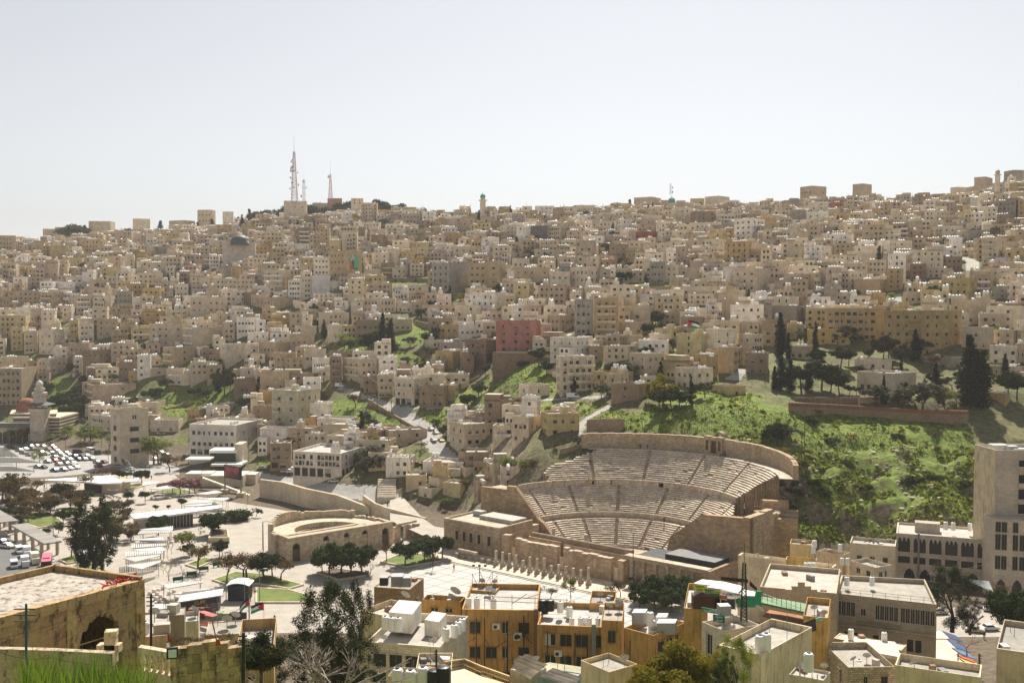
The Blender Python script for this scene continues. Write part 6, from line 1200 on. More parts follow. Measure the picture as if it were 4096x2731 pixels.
for x,y0,y1,kd in((1065,585,330,'fresh'),(1130,590,330,'fresh'),(845,530,320,'fresh'),(770,515,330,'fresh'),(1365,650,430,'fresh'),(1930,800,460,'fresh'),(1985,790,480,'fresh'),(500,810,660,'fresh'),(460,690,600,'fresh'),(130,540,370,'fresh'),(40,240,80,'fresh'),(100,250,90,'fresh'),(550,540,320,'bare'),(625,560,420,'fresh'),(195,560,400,'dry'),(330,530,330,'dry'),(2020,840,770,'fresh'),(2130,900,690,'dry')):T('P',x,y0,y1,kd,1.15,z=0.05)
# square edge and near trees below the bar
for a in[('C',400,915,770,'dry',1.2),('C',320,905,780,'dry',1.2),('C',530,905,790,'dry',1.2),('C',740,900,680,'fresh',.8),('C',1160,900,740,'dry',.9),('C',1260,880,700,'dry',.9),('C',1390,780,650,'dry',1.0),('C',1040,850,780,'bare',1.2),('C',1700,960,620,'ficus',1.1),('C',1500,930,690,'ficus',1.2),('C',1880,960,640,'ficus',1.1),('C',1620,1000,740,'ficus',1.1),('C',1800,1040,760,'ficus',1.1),('C',1460,1000,800,'ficus',1.2),('C',2300,640,480,'bare',1.8),('C',2400,660,500,'bare',1.6)]:T(*a[:5],wide=a[5],z=0.3)
# right slope, terrace garden
for a in[(110,420,0,'cypress',.85),(180,430,180,'cypress',.8),(425,420,85,'cypress',.6),(120,690,390,'cypress',1.3),(200,720,420,'cypress',1.2),(60,700,480,'cypress',1.1),(300,720,420,'pine',1.1),(360,700,450,'cypress',1.2),(480,700,400,'pine',1.2),(560,720,520,'pine',1.2),(640,740,520,'pine',1.1),(730,740,640,'pine',1.2),(790,740,650,'pine',1.2),(450,480,310,'pine',1.2),(650,500,290,'pine',1.2),(720,480,300,'pine',1.0),(1030,450,180,'pine',.9),(1080,420,190,'pine',.9),(1200,500,260,'pine',.8),(1320,440,150,'cypress',1.2),(1190,620,420,'cypress',.8),(1185,730,590,'pine',1.0),(1035,830,560,'cypress',.7),(970,850,660,'olive',1.0),(1500,720,450,'cypress',1.0),(1380,900,640,'olive',1.3),(1320,880,660,'olive',1.2),(1400,680,580,'palm',1.0),(1575,860,660,'fresh',1.1),(1690,850,690,'fresh',1.2),(1650,700,560,'olive',1.2),(1800,850,200,'cypress',1.0),(1850,860,330,'cypress',1.3),(1920,860,340,'cypress',1.25),(1790,560,200,'cypress',.8),(1730,640,500,'pine',1.2),(2160,780,500,'pine',1.0),(2230,800,520,'pine',1.0),(2280,560,440,'pine',1.0),(2110,640,560,'pine',1.3),(290,300,160,'olive',.7),(620,290,190,'olive',1.0),(820,520,470,'bush',1.6)]:T(8,*a[:4],wide=a[4])
for a in[(80,1200,960,'pine',1.2),(200,1130,1030,'olive',1.2),(400,1000,920,'bush',1.5),(440,940,850,'dry',1.0),(760,1140,1080,'dry',1.5),(560,1180,1100,'bush',1.3),(1170,1130,1070,'bush',1.6),(1500,1130,1040,'dry',1.6),(1420,1500,1430,'bush',1.8),(1300,1530,1440,'bush',1.8),(1500,1500,1440,'bush',1.7),(1780,1560,1490,'bush',1.8),(720,1380,1310,'bush',1.6),(1230,1540,1480,'bush',1.5),(420,1540,1470,'bush',1.6),(130,1330,1210,'yellow',1.2),(330,1400,1340,'yellow',1.4),(240,1620,1560,'bush',1.6),(880,1600,1530,'bush',2.0),(500,1640,1560,'bush',2.0)]:T(8,*a[:4],wide=a[4])
for a in[('B',1950,760,680,'bush',2.0),('B',2100,770,690,'bush',2.0),('B',2030,880,760,'pine',1.4),('B',2250,900,820,'bush',2),('B',2060,1080,950,'olive',1.2),('B',2000,380,300,'yellow',1.3),('B',1870,260,50,'pine',1.0),('B',1980,300,120,'olive',1.2),('B',1800,200,120,'bush',1.8),('B',1500,230,160,'yellow',1.5),('B',1650,250,180,'yellow',1.5),('B',1400,230,180,'yellow',1.5),('B',1750,290,230,'yellow',1.4),('B',2200,560,440,'yellow',1.3),('B',2280,420,340,'yellow',1.2)]:T(*a[:5],wide=a[5])
# middle slopes
for a in[(7,1350,850,560,'yellow',1.0),(7,1330,900,660,'pine',1.2),(7,1430,880,660,'pine',1.2),(7,1500,830,680,'ficus',1.2),(7,1605,830,570,'cypress',.7),(7,1560,860,720,'olive',1.2),(7,1730,760,610,'olive',1.1),(7,960,600,430,'olive',1.6),(7,1050,600,460,'olive',1.4),(7,240,480,300,'pine',1.3),(7,310,560,420,'pine',1.2),(7,270,400,300,'pine',1.1),(7,510,290,220,'fresh',1.3),(7,390,290,220,'dry',1.3),(7,800,770,650,'olive',1.2),(7,870,640,590,'olive',1.2),(7,590,1190,1110,'olive',1.2),(7,670,1180,1100,'olive',1.2),(7,380,1230,1170,'dry',1.4),(7,940,860,740,'bare',1.4),(7,700,880,760,'bare',1.3),(7,1300,120,0,'pine',1.3),(7,1350,160,90,'ficus',1.3),(7,1270,210,130,'olive',1.2),(7,780,580,490,'bush',1.8),(7,100,480,420,'bush',1.8),(6,1135,340,0,'cypress',.9),(6,1205,350,60,'cypress',1.1),(6,1040,340,150,'pine',1.2),(6,980,350,220,'pine',1.1),(6,1160,350,200,'pine',1.2),(6,790,330,190,'fresh',1.2),(6,700,360,240,'dry',1.4),(6,850,350,240,'pine',1.1),(6,760,240,160,'pine',1.2),(6,1560,290,160,'ficus',1.3),(6,1380,310,220,'olive',1.5),(6,1450,410,340,'olive',1.6),(6,1550,420,350,'olive',1.6),(6,1340,470,400,'olive',1.3),(6,1470,500,450,'yellow',1.6),(6,1320,480,430,'yellow',1.6),(6,1780,600,520,'olive',1.6),(6,1860,610,540,'olive',1.6),(6,2020,740,650,'olive',1.0),(6,1340,1250,1140,'bare',1.2),(6,1480,1230,1150,'dry',1.3),(6,1680,1110,1000,'olive',1.1),(6,1620,1000,940,'bush',1.7),(6,740,1140,1050,'palm',.9),(6,1000,1110,1010,'dry',1.4),(6,1060,1260,1110,'yellow',.9),(6,1140,1290,1180,'yellow',.9),(6,950,1290,1160,'pine',1.0),(6,2240,1440,1290,'fresh',1.5),(6,1880,1568,1490,'dry',1.4),(6,1650,1540,1440,'bare',1.3),(6,590,620,530,'dry',1.4),(6,1240,340,260,'bush',1.7),(6,640,120,60,'ficus',1.2),(6,520,130,60,'olive',1.3),(6,2060,210,160,'fresh',1.5),('A',850,610,430,'fresh',1.5),('A',960,620,460,'fresh',1.4),('A',1080,580,450,'dry',1.3),('A',100,1040,900,'fresh',1.3),('A',340,830,690,'dry',1.3),('A',340,960,830,'bare',1.5),('A',630,700,600,'bare',1.3),(5,2010,760,480,'pine',.9),(5,1960,720,500,'cypress',1.3),(5,2060,700,560,'pine',1.1),(5,640,560,440,'pine',1.1),(5,740,650,560,'olive',1.1),(5,1000,640,540,'fresh',1.5),(5,440,700,620,'bush',2.0),(5,620,760,680,'bush',2.0),(5,540,900,700,'pine',1.6),(5,660,900,700,'pine',1.6),(5,470,900,740,'pine',1.5),(5,720,930,790,'ficus',1.5),(5,600,950,820,'ficus',1.6),(5,1560,740,650,'dry',1.8),(5,1820,860,770,'fresh',1.6),(5,1720,850,790,'fresh',1.6),(5,1400,760,660,'ficus',1.6),(5,1330,790,680,'ficus',1.6),(5,1740,760,660,'ficus',1.5),(5,1870,770,680,'olive',1.5),(5,2200,840,740,'ficus',1.6),(5,2280,870,770,'pine',1.4),(5,30,340,240,'palm',1.0),(5,345,120,20,'palm',.9),(5,1600,60,0,'fresh',1.4),(5,2250,1010,960,'ficus',1.2),(5,1150,830,770,'bare',1.4),(5,1580,1380,1280,'dry',1.4),(5,1690,1350,1260,'ficus',1.3),(2,1615,1110,1000,'pine',1.1),(2,1720,1100,1070,'olive',1.3),(2,360,1090,1020,'fresh',1.4),(2,500,1170,1070,'cypress',.9),(2,375,830,740,'cypress',1.3),(2,1430,1360,1250,'palm',.9),(2,1250,1350,1260,'palm',1.1),(2,1500,1390,1310,'fresh',1.5),(2,1360,1380,1290,'bare',1.6),(2,1370,1430,1380,'olive',1.6),(2,1560,1480,1370,'pine',1.3),(2,1630,1480,1400,'pine',1.2),(2,1735,1500,1330,'cypress',1.4),(2,1600,1540,1450,'ficus',1.5),(2,1680,1540,1470,'pine',1.4),(2,1490,1540,1490,'yellow',1.4),(2,1860,1500,1390,'yellow',1.1),(2,1850,1540,1450,'olive',1.3),(2,2000,780,650,'cypress',1.5),(2,2165,770,710,'cypress',1.3),(2,2280,740,610,'cypress',1.0),(2,1695,980,920,'cypress',1.3),(2,2190,1010,940,'palm',1.0),(2,310,640,580,'pine',1.5),(2,350,640,590,'pine',1.5),(2,420,640,570,'pine',1.4),(2,470,660,590,'pine',1.6),(2,520,620,560,'pine',1.5),(2,815,590,535,'pine',1.6),(2,770,640,590,'pine',1.5),(2,830,640,590,'pine',1.6),(2,900,620,570,'pine',1.5),(2,935,640,580,'olive',1.5),(2,1070,570,535,'pine',1.6),(2,1110,640,550,'pine',1.4),(2,1210,690,640,'pine',1.6),(2,1285,640,565,'pine',1.5),(2,1330,650,600,'pine',1.6),(2,1365,660,620,'pine',1.6),(2,1450,670,615,'pine',1.6),(2,1510,660,610,'pine',1.6),(2,1580,670,625,'pine',1.8),(2,30,730,660,'pine',1.3),(2,70,700,620,'pine',1.4),(1,760,865,785,'cypress',1.4),(1,690,850,790,'olive',1.3),(1,1437,790,745,'cypress',1.3),(1,1770,830,760,'cypress',1.2),(1,1900,790,730,'cypress',1.2),(1,2135,800,710,'cypress',1.2),(1,2170,850,690,'cypress',1.0),(1,2235,730,640,'cypress',1.2),(1,1145,870,820,'olive',1.2),(1,1840,1540,1470,'dry',1.6),(1,900,1540,1460,'olive',1.8),(1,220,1290,1230,'olive',1.4),(3,1055,640,555,'cypress',2.0),(3,1220,695,600,'cypress',1.3),(3,1688,630,580,'cypress',1.1),(3,95,770,660,'cypress',1.1),(3,250,770,660,'cypress',.8),(3,295,780,690,'cypress',1.2),(3,185,770,705,'cypress',1.2),(3,910,935,830,'pine',1.1),(3,985,925,850,'bare',1.5),(3,830,1050,950,'olive',1.6),(3,790,1100,1050,'ficus',1.4),(3,1350,1110,960,'cypress',1.0),(3,1200,1060,995,'yellow',1.6),(3,1160,1050,1000,'yellow',1.3),(3,305,1095,1030,'pine',1.2),(3,40,1080,890,'cypress',1.2),(3,150,1070,1000,'olive',1.2),(3,1000,1310,1185,'ficus',1.2),(3,1050,1170,1110,'pine',1.2),(3,1215,1230,1180,'bush',1.8),(3,530,1440,1350,'fresh',1.4),(3,1760,1240,1190,'fresh',1.4),(3,1810,1250,1180,'bare',1.5),(3,2120,1540,1360,'cypress',1.0),(3,1470,1540,1460,'palm',1.1),(3,1580,1540,1480,'olive',1.6),(3,1270,1560,1490,'olive',1.6),(3,40,1400,1340,'pine',1.3),(3,820,720,690,'fresh',1.3),(3,1640,750,690,'palm',1.2),(4,995,1260,970,'cypress',.8),(4,270,950,880,'cypress',1.6),(4,310,960,870,'pine',1.2),(4,425,1120,1060,'pine',1.3),(4,270,1160,1110,'olive',1.4),(4,350,1160,1100,'olive',1.5),(4,558,905,850,'cypress',1.2),(4,625,910,825,'cypress',.9),(4,1110,1480,1390,'fresh',1.5),(4,1480,1480,1310,'pine',1.1),(4,1700,1490,1430,'olive',1.4),(4,1650,1490,1440,'olive',1.4),(4,1930,1490,1370,'fresh',1.2),(4,1880,1440,1370,'olive',1.3),(4,1990,1310,1250,'yellow',1.4),(4,1230,1270,1190,'dry',1.4),(4,2250,460,400,'pine',1.5),(4,2260,490,450,'pine',1.8),(4,1470,1490,1400,'olive',1.3),(4,400,1480,1430,'dry',1.8),(4,500,1480,1440,'dry',1.8)]:T(a[0],*a[1:5],wide=a[5])
for k,x,y0,y1 in(('b4',850,700,320),):T(k,x,y0+60,y1,'palm',1.1,'tall shaggy fan palm rising behind the low yellow roofs',z=0.1)
# ---- more trees between the houses of the slope
for _ in range(1400):
 if len([1 for a in AUTO if a[0].get('extra')])>150:break
 y=random.uniform(400,960);x=(random.random()-.5)*.96*y
 if not free(x,y,1.6):continue
 px,py=proj((x,y,zt(x,y)))
 if any(inpoly(px,py,P)for P in ROADS)or zt(x,y)<8:continue
 kd=random.choice(['cypress','pine','olive','olive','pine','ficus','dry','fresh']);occupy(x,y,2.0);o=tree(kd,Vector((x,y,zt(x,y)-.3)),random.uniform(5,8)*(1.5 if kd=='cypress' else 1));o['extra']=1
for a in AUTO:
 if a[0].get('extra'):del a[0]['extra']
# ---- weeds and grass tufts over the green slopes (nobody could count them)
wm=MB();gi,gj=np.where((green>.55)&(GY>240)&(GY<640)&(ppx>-100)&(ppx<4200));wts=1.0/np.maximum(GY[gi,gj],250)**1.0;sel=rng.choice(len(gi),26000,p=wts/wts.sum())
for s_ in sel:
 i,j=gi[s_],gj[s_];x=GX[i,j]+rng.uniform(-1.2,1.2);y=GY[i,j]+rng.uniform(-.9,.9);z=zt(x,y)
 if vnoise(np.array([x]),np.array([y]),7,33)[0]<-.22:continue
 big=rng.random()<(.16 if y<352 else .03);r_=rng.uniform(.45,.9)if big else rng.uniform(.10,.30)
 for _ in range(9 if big else 4):
  d=rng.normal(size=3);d[2]=abs(d[2])*.7;d*=r_/(np.linalg.norm(d)+1e-6);a=rng.normal(size=3)*r_*.5;b=rng.normal(size=3)*r_*.4;q=np.array([x,y,z+.05])+d*.7;k=len(wm.v);wm.v.extend([tuple(q-a),tuple(q+b),tuple(q+a),tuple(q-b)]);wm.f.append((k,k+1,k+2,k+3));wm.c.append((.1,.1,.1));wm.m.append(0)
tag(wm.build('weeds','leaf_weed'),'green and yellow weeds covering the open slopes','weeds',None,'stuff')
rk=MB();gi2,gj2=np.where((cliff>.4)&(ppx<4000));
for s_ in rng.choice(len(gi2),420):
 i,j=gi2[s_],gj2[s_];x,y=GX[i,j],GY[i,j];r_=rng.uniform(.25,.9);z=zt(x,y);rk.lathe(x,y,[(r_,z-.3),(r_*rng.uniform(.7,1.2),z+r_*.2),(r_*.5,z+r_*.45),(0,z+r_*.4)],5,tuple(np.array([.46,.39,.30])*rng.uniform(.6,1.15)))
tag(rk.build('loose_rocks','matte'),'pale rocks scattered over the cliff slope beside the theatre','rocks',None,'stuff')
# ------------------------------------------------------------------ near buildings below the viewpoint
YW=(.50,.31,.115);PALE=(.74,.69,.58)
def nb(*a,**kw):kw.setdefault('extra',6);kw.setdefault('tanks',0);return hero(*a,**kw)
def put_tank(k,x,yb,D,s=1.0,black=False,label=None,name='water_tank'):
 s*=.64;p=PY(*c(k,x,yb),D);o=inst(name,TANKB if black else TANKN,None,p,0,(s,s,s));inst('lid',LID,o,(0,0,1.78 if not black else 1.48));auto(o,('black' if black else 'large white')+' ribbed roof tank','water tank','near roof tanks',p);return o
def clut(name,label,cat,build,mat='painted',group=None):mb=MB();build(mb);return tag(mb.build(name,mat),label,cat,group)
def slabpx(mb,k,L,Z,th_,col):
 P=[PZ(*c(k,x,y),Z)for x,y in L];a=sum(P[i].x*P[(i+1)%len(P)].y-P[(i+1)%len(P)].x*P[i].y for i in range(len(P)));P=P if a>0 else P[::-1];mb.prism([p.to_2d()for p in P],Z-th_,Z,col,0,None,True)
VW=dict(kinds='abbd',ww=1.7,wh=1.9,band=None,mat='plaster_old')
# yellow row
nb('s',1845,2148,2150,2440,2860,YW,4,'ochre-yellow tenement with downpipes and air conditioners, left part of the row',4,0,D=160,depth=15,lm='the yellow tenement',cat='building',name='tenement',**VW)
nb('s',2150,2440,2442,2508,2880,YW,4,'ochre-yellow tenement with a big grey duct, middle of the row',4,0,D=152,depth=12,cat='building',name='tenement',lm='the ducted tenement',**VW)
nb('s',2441,2487,2489,2482,2880,shade(YW,1.06),4,'narrow yellow stair tower sticking out of the tenement row',1,0,D=150,depth=9,cat='building',name='stair_tower',**VW)
nb('s',2500,2612,2752,2540,2890,YW,4,'ochre-yellow corner tenement with a cluttered pale roof behind the yellow tree',0,3,D=147,phi=35,cat='building',name='tenement',lm='the corner tenement',**VW)
for(k,x0,x1,y0,D_)in(('b3',640,675,1110,151.3),('b3',175,212,985,159.2)):
 a,b=PY(*c(k,x0,y0),D_),PY(*c(k,x1,y0),D_);clut('duct','tall %s duct running up the yellow tenement wall'%('grey metal' if D_<155 else 'brown laddered'),'duct',lambda mb:mb.prism([(a.x,a.y),(b.x,b.y),(b.x,b.y+.5),(a.x,a.y+.5)],a.z-18,a.z+.2,(.22,.23,.22)if D_<155 else(.26,.15,.08)))
for i,(x,y0,D_)in enumerate(((1905,2470,159.7),(1938,2470,159.7),(2030,2480,159.7),(2095,2460,159.7),(2190,2520,151.7),(2300,2530,151.7),(2350,2540,151.7),(2425,2530,151.7),(2520,2560,146),(2640,2580,146.5))):
 p=PY(x,y0,D_);clut('downpipe','dark downpipe on the yellow tenement wall, %s from the left'%['first','second','third','fourth','fifth','sixth','seventh','eighth','ninth','tenth'][i],'pipe',lambda mb:(mb.tube(p,p-Vector((0,0,16)),.09,n=6,col=(.05,.045,.04)),mb.tube(p-Vector((0,0,3)),p+Vector((jit(2.5),.1,-4.5)),.05,n=4,col=(.05,.045,.04))),group='downpipes')
nb('r2',1560,1900,1968,372,640,YW,1,'small yellow roof hut with a barred door and wire frames on its roof',2,1,D=172,cat='hut',name='roof_hut',lm='the yellow roof hut',ww=1.2,wh=1.2,mat='plaster_old',parapet=.2)
nb('r2',930,1445,1490,505,800,YW,2,'ochre flat-roofed house strewn with rubble, left of the yellow tenement',2,0,D=168,depth=9,mat='plaster_old',roofc=(.3,.28,.25),prob=.5)
nb('r2',295,780,950,345,700,(.55,.42,.24),1,'brick roof hut carrying three grey air coolers',1,1,D=192,cat='hut',name='roof_hut',mat='rubble',lm='the hut with air coolers',parapet=.2)
for i,(x0,x1,yb,h,dp)in enumerate(((385,490,300,1.5,1.6),(535,690,315,1.9,2.6),(690,790,318,1.7,1.8))):
 a,b=PY(*c('r2',x0,yb),191-i),PY(*c('r2',x1,yb),191-i);clut('air_cooler',['dark','long grey','square grey'][i]+' air cooler box on the brick roof hut','air cooler',lambda mb:mb.prism([(a.x,a.y),(b.x,b.y),(b.x,b.y+dp),(a.x,a.y+dp)],a.z,a.z+h,(.05,.05,.05)if i==0 else(.27,.28,.29),0,(.36,.36,.37)),group='air coolers')
nb('r2',110,500,885,700,1000,(.62,.53,.36),2,'beige house with a bare flat roof and soot patches beside the leafy tree',0,0,D=158,phi=42,lm='the bare-roofed beige house',roofc=(.62,.57,.5))
nb('r2',185,1197,1535,1098,1700,(.78,.72,.60),2,'white-rimmed stone house with a tiled roof terrace and rows of tanks',4,0,D=138,phi=16,lm='the white roof terrace',mat='cut_stone',ww=3.6,wh=2.6,parapet=1.1,roofc=(.56,.52,.46),kinds='vb',prob=1,sill=.8,name='house')
for(x0,x1,y0,yb,dp,lab)in((505,812,640,850,6,'long white plastered roof room on the terrace'),(972,1160,740,900,4,'cube-shaped white roof room on the terrace')):
 a,b=PY(*c('r2',x0,yb),146),PY(*c('r2',x1,yb),145);h=PY(*c('r2',x0,y0),146).z-a.z
 clut('roof_room',lab,'roof room',lambda mb:mb.prism([(a.x,a.y),(b.x,b.y),(b.x+.8,b.y+dp),(a.x+.8,a.y+dp)],a.z-.5,a.z+h,(.76,.74,.70),0,(.72,.70,.65)),'plaster')
for x,y,s_ in((460,860,1.0),(540,872,1.0),(630,885,1.05)):put_tank('r2',x,y,141.5,1.55*s_)
for x,y in((1250,1015),(1360,968),(1410,925),(1462,885)):put_tank('r2',x,y,140+(1015-y)*.04,1.55)
for x,y in((1545,590),(1655,590),(1870,600)):put_tank('r2',x,y,163,1.5)
for x,y in((388,1000),(462,1040)):put_tank('b3',x,y,159,1.5)
for x in(480,550,620,690):put_tank('b3',x,1115,155,1.25)
for x,y,b in((245,985,True),(305,985,True),(265,1008,True)):put_tank('b3',x,y,160,1.75 if y<1000 else 1.3,b)
for x,y in((1108,1100),(1125,1165)):put_tank('b3',x,y,151,1.7)
for i,(x0,x1,yb,D_)in enumerate(((962,1070,1095,152),(1160,1310,1180,149),(1155,1240,1130,152))):
 a,b=PY(*c('b3',x0,yb),D_),PY(*c('b3',x1,yb),D_);clut('air_cooler',['ribbed grey','double grey','pale'][i]+' cooler box on the corner tenement roof','air cooler',lambda mb:mb.prism([(a.x,a.y),(b.x,b.y),(b.x+.6,b.y+2),(a.x+.6,a.y+2)],a.z,a.z+1.7,(.34,.35,.35)if i<2 else(.66,.66,.66),0,(.5,.5,.5)),group='air coolers')
nb('b3',628,825,832,930,1140,shade(YW,1.15),1,'yellow roof block topped with heaped rubbish',0,0,D=163,depth=7,roofc=(.4,.38,.35),cat='hut',name='roof_hut')
# big grille ducts, dishes, aircons on the yellow walls
for i,(x,y)in enumerate(((2072,2548),(2232,2620),(1985,2512),(2068,2555))):
 D_=159.6 if x<2150 else 151.6;p=PY(x,y,D_);clut('air_conditioner','small white air conditioner on the yellow wall, %s from the left'%['third','fourth','first','second'][i],'air conditioner',lambda mb:(mb.box(p.x,p.y-.3,p.z,1.1,.5,.8,(.66,.65,.62),bottom=True),mb.tube((p.x-.15,p.y-.56,p.z+.4),(p.x-.15,p.y-.58,p.z+.4),.3,n=10,col=(.05,.05,.05))),group='air conditioners')
def bigdish(k,x,y,D_,r,az,lab):p=PY(*c(k,x,y),D_);mb=MB();r*=.45;dish(mb,(p.x,p.y,p.z-r-.5),r,az);tag(mb.build('satellite_dish','painted'),lab,'satellite dish','near satellite dishes')
bigdish('r2',720,420,163,1.9,.5,'grey dish on the bare-roofed beige house');bigdish('r2',1370,370,170,2.2,.5,'large steel-blue dish on the rubble-strewn roof');bigdish('r2',1065,430,169,1.0,1.4,'small edge-on dark dish on the rubble-strewn roof');bigdish('r2',1140,1240,128,1.9,.9,'rusty brown dish above the black tanks');bigdish('r2',1048,1270,128,1.3,1.3,'dark edge-on dish above the black tanks');bigdish('b4',118,720,215,2.0,1.2,'dark round dish on the long white roof');bigdish('b3',1780,1045,137,1.6,1.2,'rust-brown dish below the bar roof');bigdish('b3',1985,975,142,1.6,.9,'rusty dish right of the lattice mast')
# lowest row at the frame foot
nb('r2',840,1320,1330,1390,1750,(.68,.60,.44),1,'pale cluttered hut roof with two dishes at the foot of the photo',1,0,D=124,depth=6,cat='hut',name='hut',lm='the hut with two dishes')
nb('r2',520,830,850,1490,1800,(.62,.52,.36),1,'low yellow-beige hut beside the bare tree at the photo foot',1,0,D=118,depth=5,cat='hut',name='hut');nb('r2',870,1240,1250,1440,1800,(.64,.52,.34),1,'boxy cream hut behind the black tanks',0,0,D=120,depth=3,cat='hut',name='hut')
for x,y,b,s_ in((1105,1640,True,2.2),(1215,1600,True,2.2),(620,1640,False,2),(790,1660,False,2),(950,1620,False,2)):put_tank('r2',x,y,114,s_,b)
def lattice(k,x0,y0,x1,y1,D0,D1,h,lab):
 a,b=PY(*c(k,x0,y0),D0),PY(*c(k,x1,y1),D1);g=empty('lattice_wall',a);tag(g,lab,'wall','lattice walls');d=b-a;n=int(d.length/.45);up=Vector((0,0,1));t_=Vector((0,.25,0))
 mb=MB()
 for z0,z1 in((-h,-h+.3),(-.3,0)):mb.hexa([a+up*z0,b+up*z0,b+up*z1,a+up*z1],[a+t_+up*z0,b+t_+up*z0,b+t_+up*z1,a+t_+up*z1],(.58,.42,.22))
 for i in range(0,n+1):p=a.lerp(b,i/n);w=d.normalized()*.07;mb.hexa([p-w-up*h,p+w-up*h,p+w,p-w],[p-w-up*h+t_,p+w-up*h+t_,p+w+t_,p-w+t_],(.50,.36,.18))
 for j in range(1,5):z=-h+h*j/5;mb.hexa([a+up*(z-.06),b+up*(z-.06),b+up*(z+.06),a+up*(z+.06)],[a+t_+up*(z-.06),b+t_+up*(z-.06),b+t_+up*(z+.06),a+t_+up*(z+.06)],(.50,.36,.18))
 mb.build('block_screen','plaster',g);mb=MB();mb.hexa([a,b,b+up*.2,a+up*.2],[a+t_*1.4,b+t_*1.4,b+t_*1.4+up*.2,a+t_*1.4+up*.2],(.62,.48,.28));mb.build('coping','plaster',g)
lattice('r2',1230,1310,1480,1275,124,132,3.2,'ochre block lattice wall left of the terrace corner');lattice('r2',1490,1272,1715,1370,132,126,3.2,'ochre block lattice wall right of the terrace corner');lattice('r2',1715,1370,2080,1500,126,120,2.4,'lower ochre lattice wall stepping down to the photo foot')
clut('terrace_floor','sunlit terrace floor behind the lattice walls','terrace',lambda mb:slabpx(mb,'r2',[(1260,1568),(1300,1420),(1490,1380),(1720,1480),(2150,1600),(1900,1700)],32.5,.5,(.66,.56,.42)),'plaster')
def corrug(k,L,Z,lab,col,dz=.5):
 P=[PZ(*c(k,x,y),Z)for x,y in L];g=empty('corrugated_roof',P[0]);tag(g,lab,'roof','corrugated roofs');n=16;A,B,C_,D_=P
 for i in range(n):
  mb=MB();a,b,cc_,d_=A.lerp(B,i/n),A.lerp(B,(i+1)/n),D_.lerp(C_,(i+1)/n),D_.lerp(C_,i/n);m0,m1=(a+b)/2+Vector((0,0,.14)),(cc_+d_)/2+Vector((0,0,.14-dz));e=Vector((0,0,-dz));f_=random.uniform(.7,1.15);cl=tuple(x*f_ for x in col)
  mb.face([a,m0,m1,d_+e],cl);mb.face([m0,b,cc_+e,m1],cl);mb.build('sheet','matte',g)
 return g
corrug('b3',[(0,1440),(60,1350),(285,1385),(150,1500)],35,'grey-brown corrugated roof of a shed at the photo foot',(.42,.36,.29));corrug('b3',[(215,1520),(330,1450),(560,1490),(480,1568)],34.4,'second corrugated shed roof beside the graffiti wall',(.46,.42,.37))
nb('b3',20,150,250,1500,1800,(.60,.54,.45),1,'small shed with a dark doorway under the corrugated roof',1,0,D=119,cat='shed',name='shed',parapet=.1);nb('b3',250,480,560,1560,1800,(.25,.45,.55),1,'shed wall with blue graffiti at the photo foot',0,0,D=118,cat='shed',name='shed',parapet=.1)
nb('b3',560,780,1020,1478,1800,(.68,.55,.34),1,'low roof with an ochre rim in front of the corner tenement',0,0,D=126,cat='roof',name='low_roof',parapet=.6,roofc=(.5,.46,.4));put_tank('b3',1025,1600,112,1.5,True)
clut('weedy_ledge','weedy rubble strip at the base of the yellow tenements','ledge',lambda mb:slabpx(mb,'b3',[(100,1440),(300,1400),(800,1470),(700,1540),(300,1490)],27,2,(.40,.38,.26)),'matte')
# ---- hotel with the rooftop bar
nb('b3',1415,1540,1545,975,1850,(.54,.36,.13),4,'tall narrow yellow hotel wall under the rooftop bar',0,0,D=152,depth=14,cat='hotel',name='hotel',lm='the yellow hotel wall',mat='plaster_old')
nb('b3',1543,1700,2010,1150,1900,(.66,.61,.52),3,'stone-faced hotel wing with antenna-covered roof',2,1,D=136,phi=50,cat='hotel',name='hotel_wing',lm='the stone-faced hotel wing',mat='cut_stone',ww=1.3,wh=3.0,prob=.6)
nb('s',2885,3041,3262,2618,2950,(.70,.62,.46),3,'cream hotel side wing with a stained blank wall and tank terrace',1,2,D=122,phi=27,cat='hotel',name='hotel_wing',lm='the stained blank hotel wing',mat='plaster_old',ww=.7,wh=1.4,prob=.4)
nb('s',3226,3306,3310,2470,2950,(.54,.36,.13),4,'yellow gable strip of the hotel behind the rusty roof',0,0,D=146,depth=10,cat='hotel',name='hotel_gable',mat='plaster_old')
for x,y in((1990,1325),(2040,1310)):put_tank('b3',x,y,124,1.9)
put_tank('b4',325,1470,112,1.75);nb('b4',200,440,460,1545,1900,(.62,.56,.46),1,'flat grey roof under the single raised tank',0,0,D=111,depth=6,cat='roof',name='low_roof',parapet=.3);clut('tank_stand','thin steel stand under the single raised tank','stand',lambda mb:[mb.tube(PY(*c('b4',325+dx,1470),112)+Vector((0,dy,0)),PY(*c('b4',325+dx,1470),112)+Vector((0,dy,-4)),.06,n=4,col=(.6,.55,.5))for dx in(-50,50)for dy in(-1,1)])
ZB=PY(*c('q4',760,330),152).z
clut('bar_floor','green matted floor of the rooftop bar','floor',lambda mb:slabpx(mb,'r1',[(-420,380),(0,440),(300,480),(770,570),(600,650),(280,580),(0,520),(-420,450)],ZB-1.2,.3,(.10,.22,.08)))
g=empty('bar_canopy',PY(*c('q4',900,250),155));tag(g,'patched white tarpaulin canopy over the rooftop bar','canopy')
